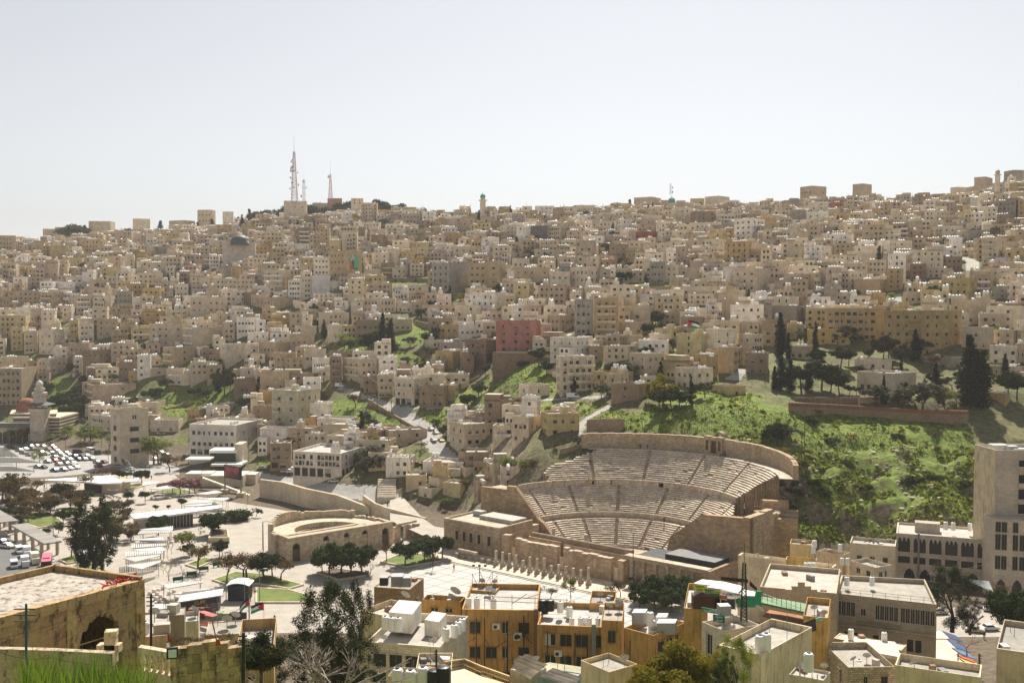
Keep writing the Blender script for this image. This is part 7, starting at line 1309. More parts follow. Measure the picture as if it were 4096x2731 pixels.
for L_,cl in(([(735,150),(800,122),(960,140),(935,175)],(.74,.70,.66)),([(830,178),(960,140),(1110,175),(1060,225),(950,195)],(.76,.74,.72)),([(945,195),(990,178),(1095,195),(1085,222)],(.10,.42,.26)),([(1095,195),(1195,215),(1190,245),(1080,240)],(.74,.72,.69))):mb=MB();slabpx(mb,'q4',L_,ZB+3.3+jit(.2),.12,cl);mb.build('tarpaulin','painted',g)
for x,y in((740,325),(815,320),(935,350),(1045,350),(1120,345),(1190,330)):p=PZ(*c('q4',x,y),ZB);mb=MB();mb.tube(p,p+Vector((0,0,3.2)),.07,n=5,col=(.6,.58,.55));mb.build('post','painted',g)
FONT_M={}
def sign(k,x0,y0,x1,y1,D_,hpx,bcol,text,tcol,lab,size=None,D2=None,name='sign_board'):
 D2=D2 or D_;tl,tr=PY(*c(k,x0,y0),D_),PY(*c(k,x1,y1),D2);h=tl.z-PY(*c(k,x0,y0+hpx),D_).z;up=Vector((0,0,1));g=empty(name,tl-up*h);tag(g,lab,'sign');mb=MB();bk=Vector((0,.12,0));mb.hexa([tl-up*h,tr-up*h,tr,tl],[tl-up*h+bk,tr-up*h+bk,tr+bk,tl+bk],bcol);mb.build('board','painted',g)
 d=(tr-tl);W=d.length;rz=math.atan2(d.y,d.x);sl=math.atan2(d.z,math.hypot(d.x,d.y));lines=text.split('\n')
 for i,ln in enumerate(lines):
  if not ln:continue
  cu=bpy.data.curves.new('lettering','FONT');cu.body=ln;cu.align_x='CENTER';cu.align_y='CENTER';sz=h/len(lines)*.85;cu.size=sz;cu.extrude=.015
  if tcol not in FONT_M:FONT_M[tcol]=m_flat('lettering_%d'%len(FONT_M),(*tcol,1),.6,.03)
  cu.materials.append(FONT_M[tcol]);o=bpy.data.objects.new('lettering',cu);COL.objects.link(o);lm_=bpy.data.meshes.new_from_object(o.evaluated_get(bpy.context.evaluated_depsgraph_get()));bpy.data.objects.remove(o);o=bpy.data.objects.new('lettering',lm_);COL.objects.link(o);o.parent=g
  est=sz*.56*len(ln);sx_=min(1.0,W*.94/est);o.scale=(sx_,1,1);mid=tl.lerp(tr,.5)-up*(h*(i+.5)/len(lines))-bk*.3;o.location=mid-Vector(g.location);o.rotation_euler=Matrix.Rotation(rz,4,'Z').to_3x3().to_4x4().to_euler();o.rotation_euler=(math.pi/2,-sl*0,rz)
 return g
sign('q4',735,150,828,175,148,48,(.55,.55,.10),'Tourists Information\nShow',(.03,.16,.06),'yellow-green tourist information sign on the rooftop bar');sign('q4',818,192,935,212,146,34,(.015,.12,.05),'FOOD N BOOZE',(.62,.60,.08),'green food and booze banner under the canopy');sign('q4',938,202,1092,232,145,34,(.72,.66,.62),'Food Beer Wine',(.12,.06,.18),'white food beer wine banner on the rooftop bar');sign('q4',930,235,985,243,144,38,(.40,.28,.20),'BAR',(.42,.02,.03),'small red bar sign below the white banner');sign('q4',796,330,915,350,143,32,(.02,.22,.10),'Free Walking',(.75,.75,.72),'green free walking sign on the hotel parapet');sign('q4',880,382,968,398,137.5,52,(.015,.15,.11),'Pasha\nHotel',(.75,.75,.72),'dark green hotel name sign above the stone wing');sign('r1',680,730,772,708,143,42,(.05,.42,.42),'N BOOZE',(.75,.75,.72),'turquoise booze sign at the corner of the rusty roof')
clut('blank_board','slanted white blank billboard frame at the bar corner','billboard',lambda mb:mb.hexa([PY(*c('q4',735,262),151),PY(*c('q4',818,232),154),PY(*c('q4',818,180),154),PY(*c('q4',735,215),151)],[PY(*c('q4',735,262),151.3),PY(*c('q4',818,232),154.3),PY(*c('q4',818,180),154.3),PY(*c('q4',735,215),151.3)],(.70,.62,.60)))
clut('bar_counter','dark wooden bar furniture under the canopy','counter',lambda mb:(mb.box(*PZ(*c('q4',840,330),ZB),4.5,2,1.9,(.07,.03,.02)),mb.box(*PZ(*c('q4',960,330),ZB),3,2,1.5,(.05,.05,.04)),mb.box(*PZ(*c('q4',1150,330),ZB),3.5,.2,2.4,(.03,.30,.16))))
clut('cooler_box','grey water cooler box in front of the green signs','cooler',lambda mb:mb.box(*PY(*c('q4',960,388),139),1.55,1.5,1.4,(.34,.35,.36),.1,top=(.5,.5,.5)))
clut('rusty_roof','rusty sheet-metal roof over the hotel terrace','roof',lambda mb:(slabpx(mb,'r1',[(0,690),(90,610),(690,720),(500,800),(200,770)],ZB-3.2,.12,(.36,.17,.09)),mb.hexa([PY(*c('r1',500,960),136),PY(*c('r1',705,880),142),PY(*c('r1',690,720),142),PY(*c('r1',500,800),136)],[PY(*c('r1',500,960),136.3),PY(*c('r1',705,880),142.3),PY(*c('r1',690,720),142.3),PY(*c('r1',500,800),136.3)],(.05,.03,.025))),'matte')
for i in range(9):clut('rail','white terrace railing, section %s beside the green matting'%['one','two','three','four','five','six','seven','eight','nine'][i],'railing',lambda mb:[mb.tube(PZ(*c('r1',i*62,400+i*22+dy),ZB-1),PZ(*c('r1',i*62+62,422+i*22+dy),ZB-1),.05,n=4,col=(.66,.65,.63))for dy in(0,40)]+[mb.tube(PZ(*c('r1',i*62,480+i*22),ZB-1),PZ(*c('r1',i*62,480+i*22),ZB-1)+Vector((0,0,1.5)),.05,n=4,col=(.2,.2,.2))],group='terrace railings')
# lattice mast on the hotel
def mast(name,base,h,w0,w1,col,lab,rings=14,dishes=0,mat='painted',cat='mast',tip=4.0,sections=1):
 g=empty(name,base);tag(g,lab,cat,'masts');b=Vector(base);lw=max(.05,w0*.05)
 for k in range(4):
  a=math.pi/4+k*math.pi/2;mb=MB();p=b+Vector((math.cos(a),math.sin(a),0))*w0;q=b+Vector((math.cos(a),math.sin(a),0))*w1+Vector((0,0,h));mb.tube(p,q,lw,lw,4,col);mb.build('leg',mat,g)
 mb=MB()
 for i in range(rings):
  z0,z1=h*i/rings,h*(i+1)/rings;r0,r1=w0+(w1-w0)*i/rings,w0+(w1-w0)*(i+1)/rings;cl=(.42,.12,.1)if(i//2)%2 and col[0]>.4 else col
  for k in range(4):
   a0,a1=math.pi/4+k*math.pi/2,math.pi/4+(k+1)*math.pi/2;P=lambda a,r,z:b+Vector((math.cos(a)*r,math.sin(a)*r,z));mb.tube(P(a0,r0,z0),P(a1,r1,z1),lw*.6,n=3,col=cl,cap=False);mb.tube(P(a1,r0,z0),P(a0,r1,z1),lw*.6,n=3,col=cl,cap=False);mb.tube(P(a0,r1,z1),P(a1,r1,z1),lw*.6,n=3,col=cl,cap=False)
 mb.build('bracing',mat,g);mb=MB();mb.tube(b+Vector((0,0,h)),b+Vector((0,0,h+tip)),lw*.9,lw*.5,5,col);mb.build('antenna',mat,g)
 rd=random.Random(int(h))
 for i in range(dishes):
  z=h*rd.uniform(.25,.95);a=rd.choice([math.pi,-math.pi/2,3.6,0,4.4]);r=w0+(w1-w0)*z/h+.6;p=b+Vector((math.cos(a)*r,math.sin(a)*r,z));mb=MB();R_=rd.uniform(.7,1.5);mb.tube(p,p+Vector((math.cos(a),math.sin(a),0))*.8,R_,R_*.9,10,(.5,.48,.48));mb.build('dish',mat,g)
 return g
bm=PY(*c('q4',1108,440),138);mast('lattice_mast',bm,PY(*c('q4',1130,0),138).z-bm.z,.55,.25,(.03,.03,.03),'black lattice mast rising from the hotel roof',16,0,'painted','mast',3)
clut('sign_gantry','rusty black sign gantry above the bar canopy','gantry',lambda mb:(mb.hexa([PY(*c('q4',938,128),140),PY(*c('q4',1140,150),140),PY(*c('q4',1140,122),140),PY(*c('q4',938,102),140)],[PY(*c('q4',938,128),140.4),PY(*c('q4',1140,150),140.4),PY(*c('q4',1140,122),140.4),PY(*c('q4',938,102),140.4)],(.04,.025,.02)),mb.hexa([PY(*c('q4',1152,170),140),PY(*c('q4',1206,212),138),PY(*c('q4',1206,185),138),PY(*c('q4',1152,130),140)],[PY(*c('q4',1152,170),140.3),PY(*c('q4',1206,212),138.3),PY(*c('q4',1206,185),138.3),PY(*c('q4',1152,130),140.3)],(.04,.025,.02))))
# ---- big grey stone building with a glazed top floor
GZt=PY(3747,2416,190).z;gf=[PZ(3747,2416,GZt),PZ(3700,2316,GZt),PZ(3366,2299,GZt),PZ(3343,2371,GZt)];gf=[p.to_2d()for p in gf];LLg=(gf[0]-gf[3]).length
zb_=GZt-17;o3=[]
for f_ in(.07,.36,.70):o3+=[(LLg*f_+.02*LLg,LLg*f_+.08*LLg,v,v+2.3,'v')for v in(2.0,7.6)]+[(LLg*f_+.10*LLg,LLg*f_+.16*LLg,v,v+2.3,'v')for v in(2.0,7.6)]
o3+=[(LLg*a+i_*(LLg*(b-a))/n_+.05,LLg*a+(i_+1)*(LLg*(b-a))/n_-.05,12.7,15.7,'a')for a,b,n_ in((.01,.2,4),(.40,.63,5),(.65,.985,7))for i_ in range(n_)]+[(LLg*.255,LLg*.305,13.2,14.6,'a')]
rt,_,inn,_=house(gf,zb_,GZt,(.50,.44,.36),4,name='stone_office',mat='cut_stone',ops={3:o3,0:[],1:[],2:[]},stair=False,parapet=.9,roofc=(.50,.46,.40),extra=8);tag(rt,'large grey stone building with a glazed top floor and a wide bare roof','building');landmark('the glazed grey building',3550,2480);HEROES.append(((3343,2299,3747,2731),190,(70,200),12))
dg=(gf[0]-gf[3]).normalized();ng=Vector((dg.y,-dg.x));q0,q1=gf[3]+dg*(LLg*.22),gf[3]+dg*(LLg*.66);mb=MB();mb.prism([(gf[3]+ng*.9).to_tuple(),(gf[0]+ng*.9).to_tuple(),gf[0].to_tuple(),gf[3].to_tuple()],zb_+11.2,zb_+11.5,(.50,.44,.36),bottom=True);mb.build('ledge','cut_stone',rt)
mb=MB();[mb.tube((q0+ng*.85).to_3d()+Vector((0,0,zb_+11.4+z)),(q1+ng*.85).to_3d()+Vector((0,0,zb_+11.4+z)),.05,n=4,col=(.03,.12,.07))for z in(.4,.8,1.1)];mb.build('green_railing','painted',rt)
mb=MB();[mb.tube(gf[3].to_3d()+Vector((0,0,GZt+z)),gf[0].to_3d()+Vector((0,0,GZt+z)),.035,n=4,col=(.1,.09,.08))for z in(.5,1.0)]+[mb.tube((gf[3]+dg*(LLg*i/8)).to_3d()+Vector((0,0,GZt)),(gf[3]+dg*(LLg*i/8)).to_3d()+Vector((0,0,GZt+1)),.035,n=4,col=(.1,.09,.08))for i in range(9)];mb.build('roof_railing','painted',rt)
nb('s',3050,3340,3342,2372,2900,(.56,.49,.38),4,'grey stone wing with a stepped parapet left of the glazed building',4,0,D=186,depth=18,mat='cut_stone',cat='building',name='stone_wing',ww=1.2,wh=2.2,prob=.5,lm='the stepped-parapet stone wing',roofc=(.62,.57,.5))
for k in range(5):clut('parapet_step','stepped parapet block %s on the grey stone wing'%['one','two','three','four','five'][k],'parapet',lambda mb:mb.box(PY(3156+k*25,2372,186).x,186.2,PY(3156,2372,186).z,1.15,.5,[.7,1.3,2.0,1.3,.7][k],(.62,.54,.42)),'cut_stone','stepped parapet')
for x,y in((633,785),(835,785)):put_tank('b4',x,y,203,1.55)
for x in(305,340,372):put_tank('b4',x,665,225,1.6)
for x,y in((595,620),(640,622),(365,525),(375,480),(578,510),(200,790),(225,780)):put_tank('b4',x,y,238 if y<700 else 206,1.5)
nb('b4',240,560,580,690,1000,(.60,.53,.42),1,'flat stone roof block with flags, behind the grey stone wing',0,0,D=218,depth=8,mat='cut_stone',cat='building',name='roof_block')
nb('s',2960,3330,3345,2268,2500,(.70,.62,.46),2,'long white-roofed building beside the theatre corner',0,0,D=238,depth=26,cat='building',lm='the long white roof',roofc=(.74,.71,.66));nb('b4',195,350,355,460,640,(.62,.50,.28),1,'small square yellow-beige hut below the theatre gate',1,0,D=268,depth=6,cat='hut',name='hut');nb('b4',425,600,680,540,700,(.62,.52,.36),1,'low beige shed roofs between the tanks',0,0,D=258,depth=8,cat='shed',name='shed');nb('b4',680,1020,1030,470,640,(.68,.62,.5),1,'low pale building behind the fan palm',3,0,D=268,depth=8,cat='building',mat='cut_stone');nb('b4',690,865,1022,640,760,(.66,.6,.5),1,'stone-clad corner annex right of the fan palm',2,2,D=252,cat='building',mat='cut_stone')
nb('b4',165,385,390,590,700,(.68,.50,.18),1,'bright yellow parapet hut on the long white roof',0,0,D=236,depth=2,cat='hut',name='hut')
# house with corrugated lean-to
nb('s',3350,3600,3606,2600,2950,(.64,.54,.36),2,'small worn house with a thick pale roof slab and a corrugated lean-to',1,1,D=150,depth=10,lm='the lean-to house',parapet=.1,mat='plaster_old',roofc=(.66,.62,.56),ww=2.4,wh=2.2)
clut('roof_slab','thick weathered roof slab overhanging the lean-to house','roof slab',lambda mb:slabpx(mb,'b4',[(565,1270),(640,1200),(1020,1235),(1072,1360),(800,1310)],PY(3400,2600,150).z+.5,.5,(.66,.62,.56)),'plaster');corrug('b4',[(510,1420),(580,1280),(745,1310),(645,1440)],PY(3400,2600,150).z-.2,'brown corrugated lean-to roof',(.24,.15,.11),.2)
for x,y in((665,1215),(932,1240)):put_tank('b4',x,y,153,1.35)
put_tank('b4',730,1470,143,1.4);nb('b4',470,640,1060,1440,1800,(.66,.6,.48),2,'rough stone house front at the right foot of the photo',2,4,D=138,phi=70,mat='rubble',ww=.9,wh=2.4)
nb('b4',1060,1700,1710,1520,1800,(.70,.62,.46),1,'sunlit roof edge at the right foot of the photo',0,0,D=128,depth=5)
# ---- arcaded building and right tower
AF=PZ(*c('b4',1795,800));AL_=PZ(*c('b4',1025,730));AH=PY(*c('b4',1795,420),AF.y).z;dA=(AF-AL_);LA=dA.length;dA.normalize();nA=Vector((-dA.y,dA.x,0));fA=[AL_.to_2d(),AF.to_2d(),(AF+nA*15).to_2d(),(AL_+nA*15).to_2d()]
rt,_,_,_=house(fA,0,AH,(.66,.60,.52),3,name='arcaded_building',mat='cut_stone',ops={0:[],1:[],2:[],3:[]},stair=False,parapet=.6,roofc=(.60,.56,.5));tag(rt,'long pale stone building with pointed arches and triple-arched windows','building');landmark('the arcaded building',3780,2230)
def ptarch(p0,d,n,u,w,z0,zs,zt_,root,nm,col=(.025,.025,.028),lobes=1):
 P=lambda uu,z,o_:p0+d*uu-n*o_+Vector((0,0,z));ring=[(u-w/2,z0),(u+w/2,z0)]
 lw_=w/lobes
 for l in range(lobes-1,-1,-1):
  x1=u-w/2+lw_*(l+1);x0=x1-lw_;ring+=[(x1,zs),(x1-lw_*.15,zs+(zt_-zs)*.6),((x0+x1)/2,zt_),(x0+lw_*.15,zs+(zt_-zs)*.6),(x0,zs)]
 mb=MB();mb.face([P(a,z,.03)for a,z in ring],col);o=mb.build(nm,'glass' if nm=='window' else 'painted',root)
 mb=MB();e=.14
 for(a,z),(b,z2)in zip(ring,ring[1:]+ring[:1]):mb.tube(P(a,z,.05),P(b,z2,.05),.07,n=4,col=(.66,.60,.52),cap=False)
 mb.build('surround','plaster',o)
for k in range(6):
 u=LA*(.085+.166*k);ptarch(AL_,dA,nA,u,LA*.135,AH*.60,AH*.83,AH*.93,rt,'window',lobes=3);ptarch(AL_,dA,nA,u,LA*.135,AH*.36,AH*.51,AH*.515,rt,'window');ptarch(AL_,dA,nA,u+LA*.06,LA*.12,.1,AH*.10,AH*.27,rt,'arch',(.02,.018,.016))
mb=MB();q=AL_+dA*(LA*.24)-nA*.35;mb.tube(q+Vector((0,0,1)),q+Vector((0,0,AH+.5)),.3,n=8,col=(.24,.24,.24));mb.build('pipe','painted',rt)
for x,y in((1427,335),(1487,340),(1622,345)):put_tank('b4',x,y,AF.y+8,1.9)
mb=MB();q=AL_+dA*(LA*.33)+nA*8;mb.box(q.x,q.y,AH-.6,6.5,3.5,2.6,(.46,.42,.36),math.atan2(dA.y,dA.x));mb.build('roof_room','plaster',rt)
sign('b4',1925,250,2100,258,268,58,(.012,.025,.06),'',(.7,.7,.7),'dark blue notice board with white Arabic writing on the right tower')
g=bpy.data.objects.get('sign_board.007')or bpy.data.objects[-1]
TWf,tz0,tz1=place(3907,3974,4210,1800,2340,272,12,62);o0=[];L0=(TWf[1]-TWf[0]).length;nfl=8
for f_ in range(nfl):
 v=3.5+(tz1-tz0-5)*f_/nfl
 if f_>=3:o0+=[(L0*.43,L0*.58,v,v+2.6,'v'),(L0*.63,L0*.70,v+.2,v+2.2,'b'),(L0*.75,L0*.92,v,v+2.6,'v')]
rt,_,inn,_=house(TWf,tz0,tz1,(.70,.62,.52),8,name='right_tower',mat='cut_stone',ops={0:o0,1:[],2:[],3:[]},stair=False,roofc=(.7,.68,.64),balc=[(0,4,7,.42,.6,None)]);tag(rt,'tall stone tower at the photo edge with a smooth cream side and stacked balconies','building');rt.name='stone_tower_block';landmark('the edge tower',4000,2000);HEROES.append(((3907,1780,4210,2340),272,(127,278),12))
mb=MB();d3=(TWf[3]-TWf[0]).normalized();n3=Vector((-d3.y,d3.x));
facade(mb,TWf[3]+Vector((-.05,-.05)),TWf[0]+Vector((-.05,-.05)),tz0,tz1-.4,[],(.68,.60,.42));mb.build('smooth_side','plaster_old',rt)
mb=MB();a,b=PY(3978,2075,266),PY(4230,2075,262);mb.prism([(a.x,a.y),(b.x,b.y),(b.x,b.y+8),(a.x,a.y+6)],0,a.z,(.68,.60,.5),0,(.5,.45,.4));mb.build('lower_front','cut_stone',rt)
for v0,v1,us in((a.z*.62,a.z*.82,(.06,.16,.34,.45,.66,.77)),(a.z*.38,a.z*.55,(.06,.16,.34,.45,.66,.77)),(a.z*.84,a.z*.97,(.06,.16,.34))):
 for u in us:p=a.lerp(b,u);inst('window',WIN['b'],rt,Vector((p.x,p.y-.06,v0))-Vector(rt.location),math.atan2(b.y-a.y,b.x-a.x),(1.25,1,v1-v0))
dab=(Vector((b.x,b.y,0))-Vector((a.x,a.y,0)));Lab=dab.length;dab.normalize()
for u in(.12,.38,.64,.9):ptarch(Vector((a.x,a.y,0)),dab,Vector((-dab.y,dab.x,0)),Lab*u,2.6,.1,3,5.6,rt,'arch',(.06,.05,.045))
for i,(x,y,sx_,sy,sz)in enumerate(((3992,1800,4,3,2.2),(4040,1812,3.2,2.4,2.6),(4070,1822,3,2.4,2.6),(4060,1838,4,1.6,1.4))):p=PY(x,y,278-i);mb=MB();mb.box(p.x,p.y,p.z-.6,sx_,sy,sz,[(.62,.58,.5),(.4,.42,.43),(.45,.47,.47),(.78,.78,.78)][i]);mb.build('plant_unit','painted',rt)
arab=MB();base_=PY(*c('b4',1960,300),267.7)
for r_ in range(3):
 x=0.0
 while x<6.5:w=random.uniform(.15,.5);z=-r_*.75+random.choice([0,.08]);arab.box(base_.x+x+w/2,base_.y,base_.z+z+.5,w,.03,.09,(.7,.72,.75));(random.random()<.6)and arab.box(base_.x+x+w*.8,base_.y,base_.z+z+.5,.07,.03,random.uniform(.2,.38),(.7,.72,.75));(random.random()<.5)and arab.box(base_.x+x+w*.4,base_.y,base_.z+z+.32,.08,.03,.08,(.7,.72,.75));x+=w+random.uniform(.05,.2)
sb=[o for o in bpy.data.objects if o.get('label','').startswith('dark blue notice board')][0];arab.build('lettering','painted',sb)
# ---- right foot: kiosks with striped awnings, street
sheet('side_street',[PZ(*c('q6',x,y),0.06)for x,y in((250,300),(1200,150),(1300,700),(900,900),(300,900))],.06,'paving')
kg=empty('kiosk_row',PZ(*c('q6',430,700),4));tag(kg,'row of market kiosks with blue and striped awnings','kiosks')
for i,(x0,y0,x1,y1,cl)in enumerate(((345,460,410,520,(.04,.07,.16)),(390,530,465,600,(.05,.09,.2)),(430,600,510,655,(.10,.2,.36)),(470,655,520,690,(.5,.10,.05)),(490,685,545,725,(.62,.42,.10)),(510,720,580,770,(.5,.5,.42)))):
 a,b=PZ(*c('q6',x0,y0),4.2),PZ(*c('q6',x1,y1),4.2);e=Vector((3.0,-.4,-1.0));mb=MB();mb.hexa([a,b,b+e,a+e],[a+Vector((0,0,.1)),b+Vector((0,0,.1)),b+e+Vector((0,0,.1)),a+e+Vector((0,0,.1))],cl);mb.build('awning','painted',kg)
 mb=MB();mb.prism([(a.x-5,a.y),(b.x-5,b.y),(b.x,b.y),(a.x,a.y)],0,4.1-i*.02,(.62,.56,.46),0,(.66,.6,.52));mb.build('stall','plaster',kg)
mb=MB();slabpx(mb,'q6',[(395,760),(530,760),(610,805),(400,812)],3.6,.15,(.10,.22,.48));mb.build('awning','painted',kg);mb=MB();mb.box(*PZ(*c('q6',480,860),0),7,3,3.4,(.62,.58,.5));mb.build('stall','plaster',kg)
nb('q6',855,1100,1110,650,1200,(.58,.5,.4),2,'cluttered rooftop with a black tank at the right photo corner',0,0,D=150,depth=16,roofc=(.4,.38,.34));put_tank('q6',955,740,155,1.7,True);put_tank('q6',1020,760,153,1.5,True)
for x,y,n_ in((715,270,'white'),(770,300,'white'),(745,455,'white'),(620,470,'beige'),(330,320,'white'),(900,400,'silver'),(980,420,'white'),(860,300,'silver'),(940,330,'silver')):car(PZ(*c('q6',x,y),.06),R(random.choice([-20,160,5])),n_,None,1.0)
corrug('q6',[(570,50),(580,35),(740,40),(775,125)],5,'grey corrugated market awning below the arcade',(.42,.45,.46),.3)
# ---- ruined house at the left foot
ZR=51.5;Rc,Bc,Lf=PZ(571,2328,ZR),PZ(259,2284,ZR),PZ(0,2480,ZR);dF=(Rc-Lf).normalized();L2=Lf-dF*9;dS=(Bc-Rc).normalized();RB=[L2,Rc,Rc+dS*10.5,L2+dS*10.5]
rh=empty('ruined_house',Rc);tag(rh,'ruined ochre house with a broken arch and a bare pale roof at the left foot','ruin');landmark('the ruined arch house',300,2450)
LF=(Rc-L2).length
def fpos(px):
 q=(px-2048)/F;return(q*L2.y-L2.x)/(dF.x-q*dF.y)
u0,u1=fpos(284),fpos(466);uw0,uw1=fpos(137),fpos(208);nF=Vector((-dF.y,dF.x,0))
mb=MB();xs=sorted(set([0,uw0,uw1,LF]+[u0+(u1-u0)*k/14 for k in range(15)]+[LF*k/8 for k in range(9)]));OC=(.47,.31,.175)
def atop(u):t_=(u-u0)/(u1-u0);return ZR-6.3+4.4*math.sqrt(max(0,1-(2*t_-1.12)**2/1.5))+.25*math.sin(u*9)
for a,b in zip(xs,xs[1:]):
 if b-a<.01:continue
 m_=(a+b)/2;p,q=L2+dF*a,L2+dF*b;up=lambda v,z:Vector((v.x,v.y,z));zb2=40;segs=[(40,ZR+.25)]
 if u0<m_<u1:segs=[(40,ZR-7.4),(None,ZR+.25)]
 if uw0<m_<uw1:segs=[(40,ZR-7.0),(ZR-5.2,ZR+.25)]
 for z0,z1 in segs:
  za_,zb3=(atop(a)if a>u0 else ZR-7,atop(b)if b<u1 else ZR-6)if z0 is None else(z0,z0)
  mb.hexa([up(p,za_),up(q,zb3),up(q,z1),up(p,z1)],[up(p+nF*.7,za_),up(q+nF*.7,zb3),up(q+nF*.7,z1),up(p+nF*.7,z1)],tuple(x*(1+jit(.06))for x in OC))
for(z0,z1,e)in((ZR-.55,ZR+.3,.25),(ZR-1.7,ZR-1.55,.1),(ZR-3.9,ZR-3.8,.06)):mb.hexa([up(L2-nF*e,z0),up(Rc-nF*e,z0),up(Rc-nF*e,z1),up(L2-nF*e,z1)],[up(L2+nF*.02,z0),up(Rc+nF*.02,z0),up(Rc+nF*.02,z1),up(L2+nF*.02,z1)],(.52,.36,.19))
for u in(uw1+.8,LF-.8):p=L2+dF*u;q=p+dF*.9;mb.hexa([up(p-nF*.15,40),up(q-nF*.15,40),up(q-nF*.15,ZR-.5),up(p-nF*.15,ZR-.5)],[up(p,40),up(q,40),up(q,ZR-.5),up(p,ZR-.5)],(.58,.40,.20))
mb.build('front_wall','ruin_plaster' if 'ruin_plaster' in MATS else 'rubble',rh)
mb=MB();mb.prism([p.to_2d()for p in RB],40,ZR,(.44,.29,.16),0,(.44,.39,.33));
mb.f=mb.f[1:4]+mb.f[4:];mb.c=mb.c[1:];mb.m=mb.m[1:];mb.build('body','ruin_plaster',rh)
mb=MB()
for a,b in((RB[1],RB[2]),(RB[2],RB[3])):n_=Vector((-(b-a).y,(b-a).x,0)).normalized()*.35;mb.hexa([up(a,ZR-.3),up(b,ZR-.3),up(b,ZR+.55),up(a,ZR+.55)],[up(a+n_,ZR-.3),up(b+n_,ZR-.3),up(b+n_,ZR+.55),up(a+n_,ZR+.55)],(.40,.27,.13))
mb.build('parapet','ruin_plaster',rh)
mb=MB();pts_=[PZ(*c('b1',x,y),ZR+.1)for x,y in((865,805),(900,785),(960,765),(1000,740),(1050,735),(1080,745))]
for i in range(60):p=random.choice(pts_)+Vector((jit(.5),jit(.5),random.random()*.3));mb.tube(p,p+Vector((jit(.6),jit(.6),jit(.25))),.09,.04,5,random.choice([(.55,.05,.03),(.62,.10,.05),(.40,.03,.02)]))
tag(mb.build('red_cloth','painted'),'crumpled red cloth heap on the edge of the bare roof','cloth')
# garden wall with stepped top, balustrade, pole, floodlight
gw=empty('garden_wall',PY(*c('b1',1650,1568),60));tag(gw,'weathered ochre block wall with a stepped top at the left foot','wall')
xs_=[1365,1500,1620,1735,1830,1950];ts=[1300,1270,1245,1260,1290]
t0_=60.0
rowz=0
for i in range(5):
 for zz in range(11):
  ztop=PY(*c('b1',xs_[i],ts[i]),t0_+i*.3).z-zz*.55
  a,b=PY(*c('b1',xs_[i],1300),t0_+i*.3),PY(*c('b1',xs_[i+1],1300),t0_+(i+1)*.3);n_=2;off=.25 if zz%2 else 0
  for k in range(n_+1):
   f0,f1=max(0,(k-off)/n_),min(1,(k+1-off)/n_)
   if f1-f0<.05:continue
   p,q=a.lerp(b,f0+.008),a.lerp(b,f1-.008);j_=jit(.03);cl=shade(random.choice([(.44,.32,.19),(.50,.37,.22),(.40,.29,.18),(.34,.25,.16)]),random.uniform(.85,1.15));mb=MB();mb.hexa([up(p,ztop-.53)-Vector((0,j_,0)),up(q,ztop-.53)-Vector((0,j_,0)),up(q,ztop)-Vector((0,j_,0)),up(p,ztop)-Vector((0,j_,0))],[up(p,ztop-.53)+Vector((0,.6,0)),up(q,ztop-.53)+Vector((0,.6,0)),up(q,ztop)+Vector((0,.6,0)),up(p,ztop)+Vector((0,.6,0))],cl);mb.build('block','ruin_plaster',gw)
bl=empty('balustrade',PY(*c('b1',1250,1440),59));tag(bl,'broken pale stone balustrade left of the stepped wall','balustrade');a,b=PY(*c('b1',1110,1280),62),PY(*c('b1',1405,1330),60);mb=MB();mb.hexa([a,b,b-Vector((0,0,.35)),a-Vector((0,0,.35))],[a+Vector((0,.5,0)),b+Vector((0,.5,0)),b+Vector((0,.5,-.35)),a+Vector((0,.5,-.35))],(.62,.54,.42));mb.build('handrail','plaster_old',bl)
for k in range(6):p=a.lerp(b,(k+.5)/6)+Vector((0,.25,0));mb=MB();mb.lathe(p.x,p.y,[(.12,p.z-.3),(.1,p.z-.5),(.2,p.z-.9),(.12,p.z-1.25),(.18,p.z-1.35)],8,(.66,.56,.42));mb.build('baluster','plaster_old',bl)
mb=MB();mb.hexa([a-Vector((0,0,1.35)),b-Vector((0,0,1.35)),b-Vector((0,0,4)),a-Vector((0,0,4))],[a+Vector((0,.5,-1.35)),b+Vector((0,.5,-1.35)),b+Vector((0,.5,-4)),a+Vector((0,.5,-4))],(.6,.5,.36));mb.build('base','plaster_old',bl)
clut('floodlight','small black floodlight on the end of the balustrade','floodlight',lambda mb:(mb.box(*PY(*c('b1',1385,1370),59.3),.62,.2,.65,(.02,.02,.02),.2),mb.box(*(PY(*c('b1',1385,1362),59.15)),.45,.05,.45,(.6,.66,.7),.2)))
clut('stone_post','broken square stone gatepost before the dark arch','post',lambda mb:(mb.box(*PY(*c('b1',895,1400),70),.7,.7,1.9,(.56,.45,.30)),mb.box(*PY(*c('b1',895,1185),70),.8,.75,.35,(.62,.52,.36),.2),mb.box(*PY(*c('b1',880,1310),70),1.5,.7,.5,(.58,.46,.3))),'ruin_plaster');wallrun('low_wall',[PY(*c('b1',x,1310),66)for x in(-100,400,900)],[PY(*c('b1',0,1292),66).z,PY(*c('b1',400,1305),66).z,PY(*c('b1',900,1330),66).z],.5,'ruin_plaster',(.5,.4,.28),'low mossy wall in front of the ruined arch',zb=40)
def pole(k,x,y0,y1,D_,r,col,lab,name='pole'):a,b=PY(*c(k,x,y1),D_),PY(*c(k,x,y0),D_);mb=MB();mb.tube(a,b,r,r*.8,8,col);[mb.tube(Vector((a.x-.25,a.y,a.z+(b.z-a.z)*f)),Vector((a.x+.25,a.y,a.z+(b.z-a.z)*f)),r*.5,n=4,col=(.05,.05,.05))for f in(.8,.87,.94)];return tag(mb.build(name,'painted'),lab,'pole','poles')
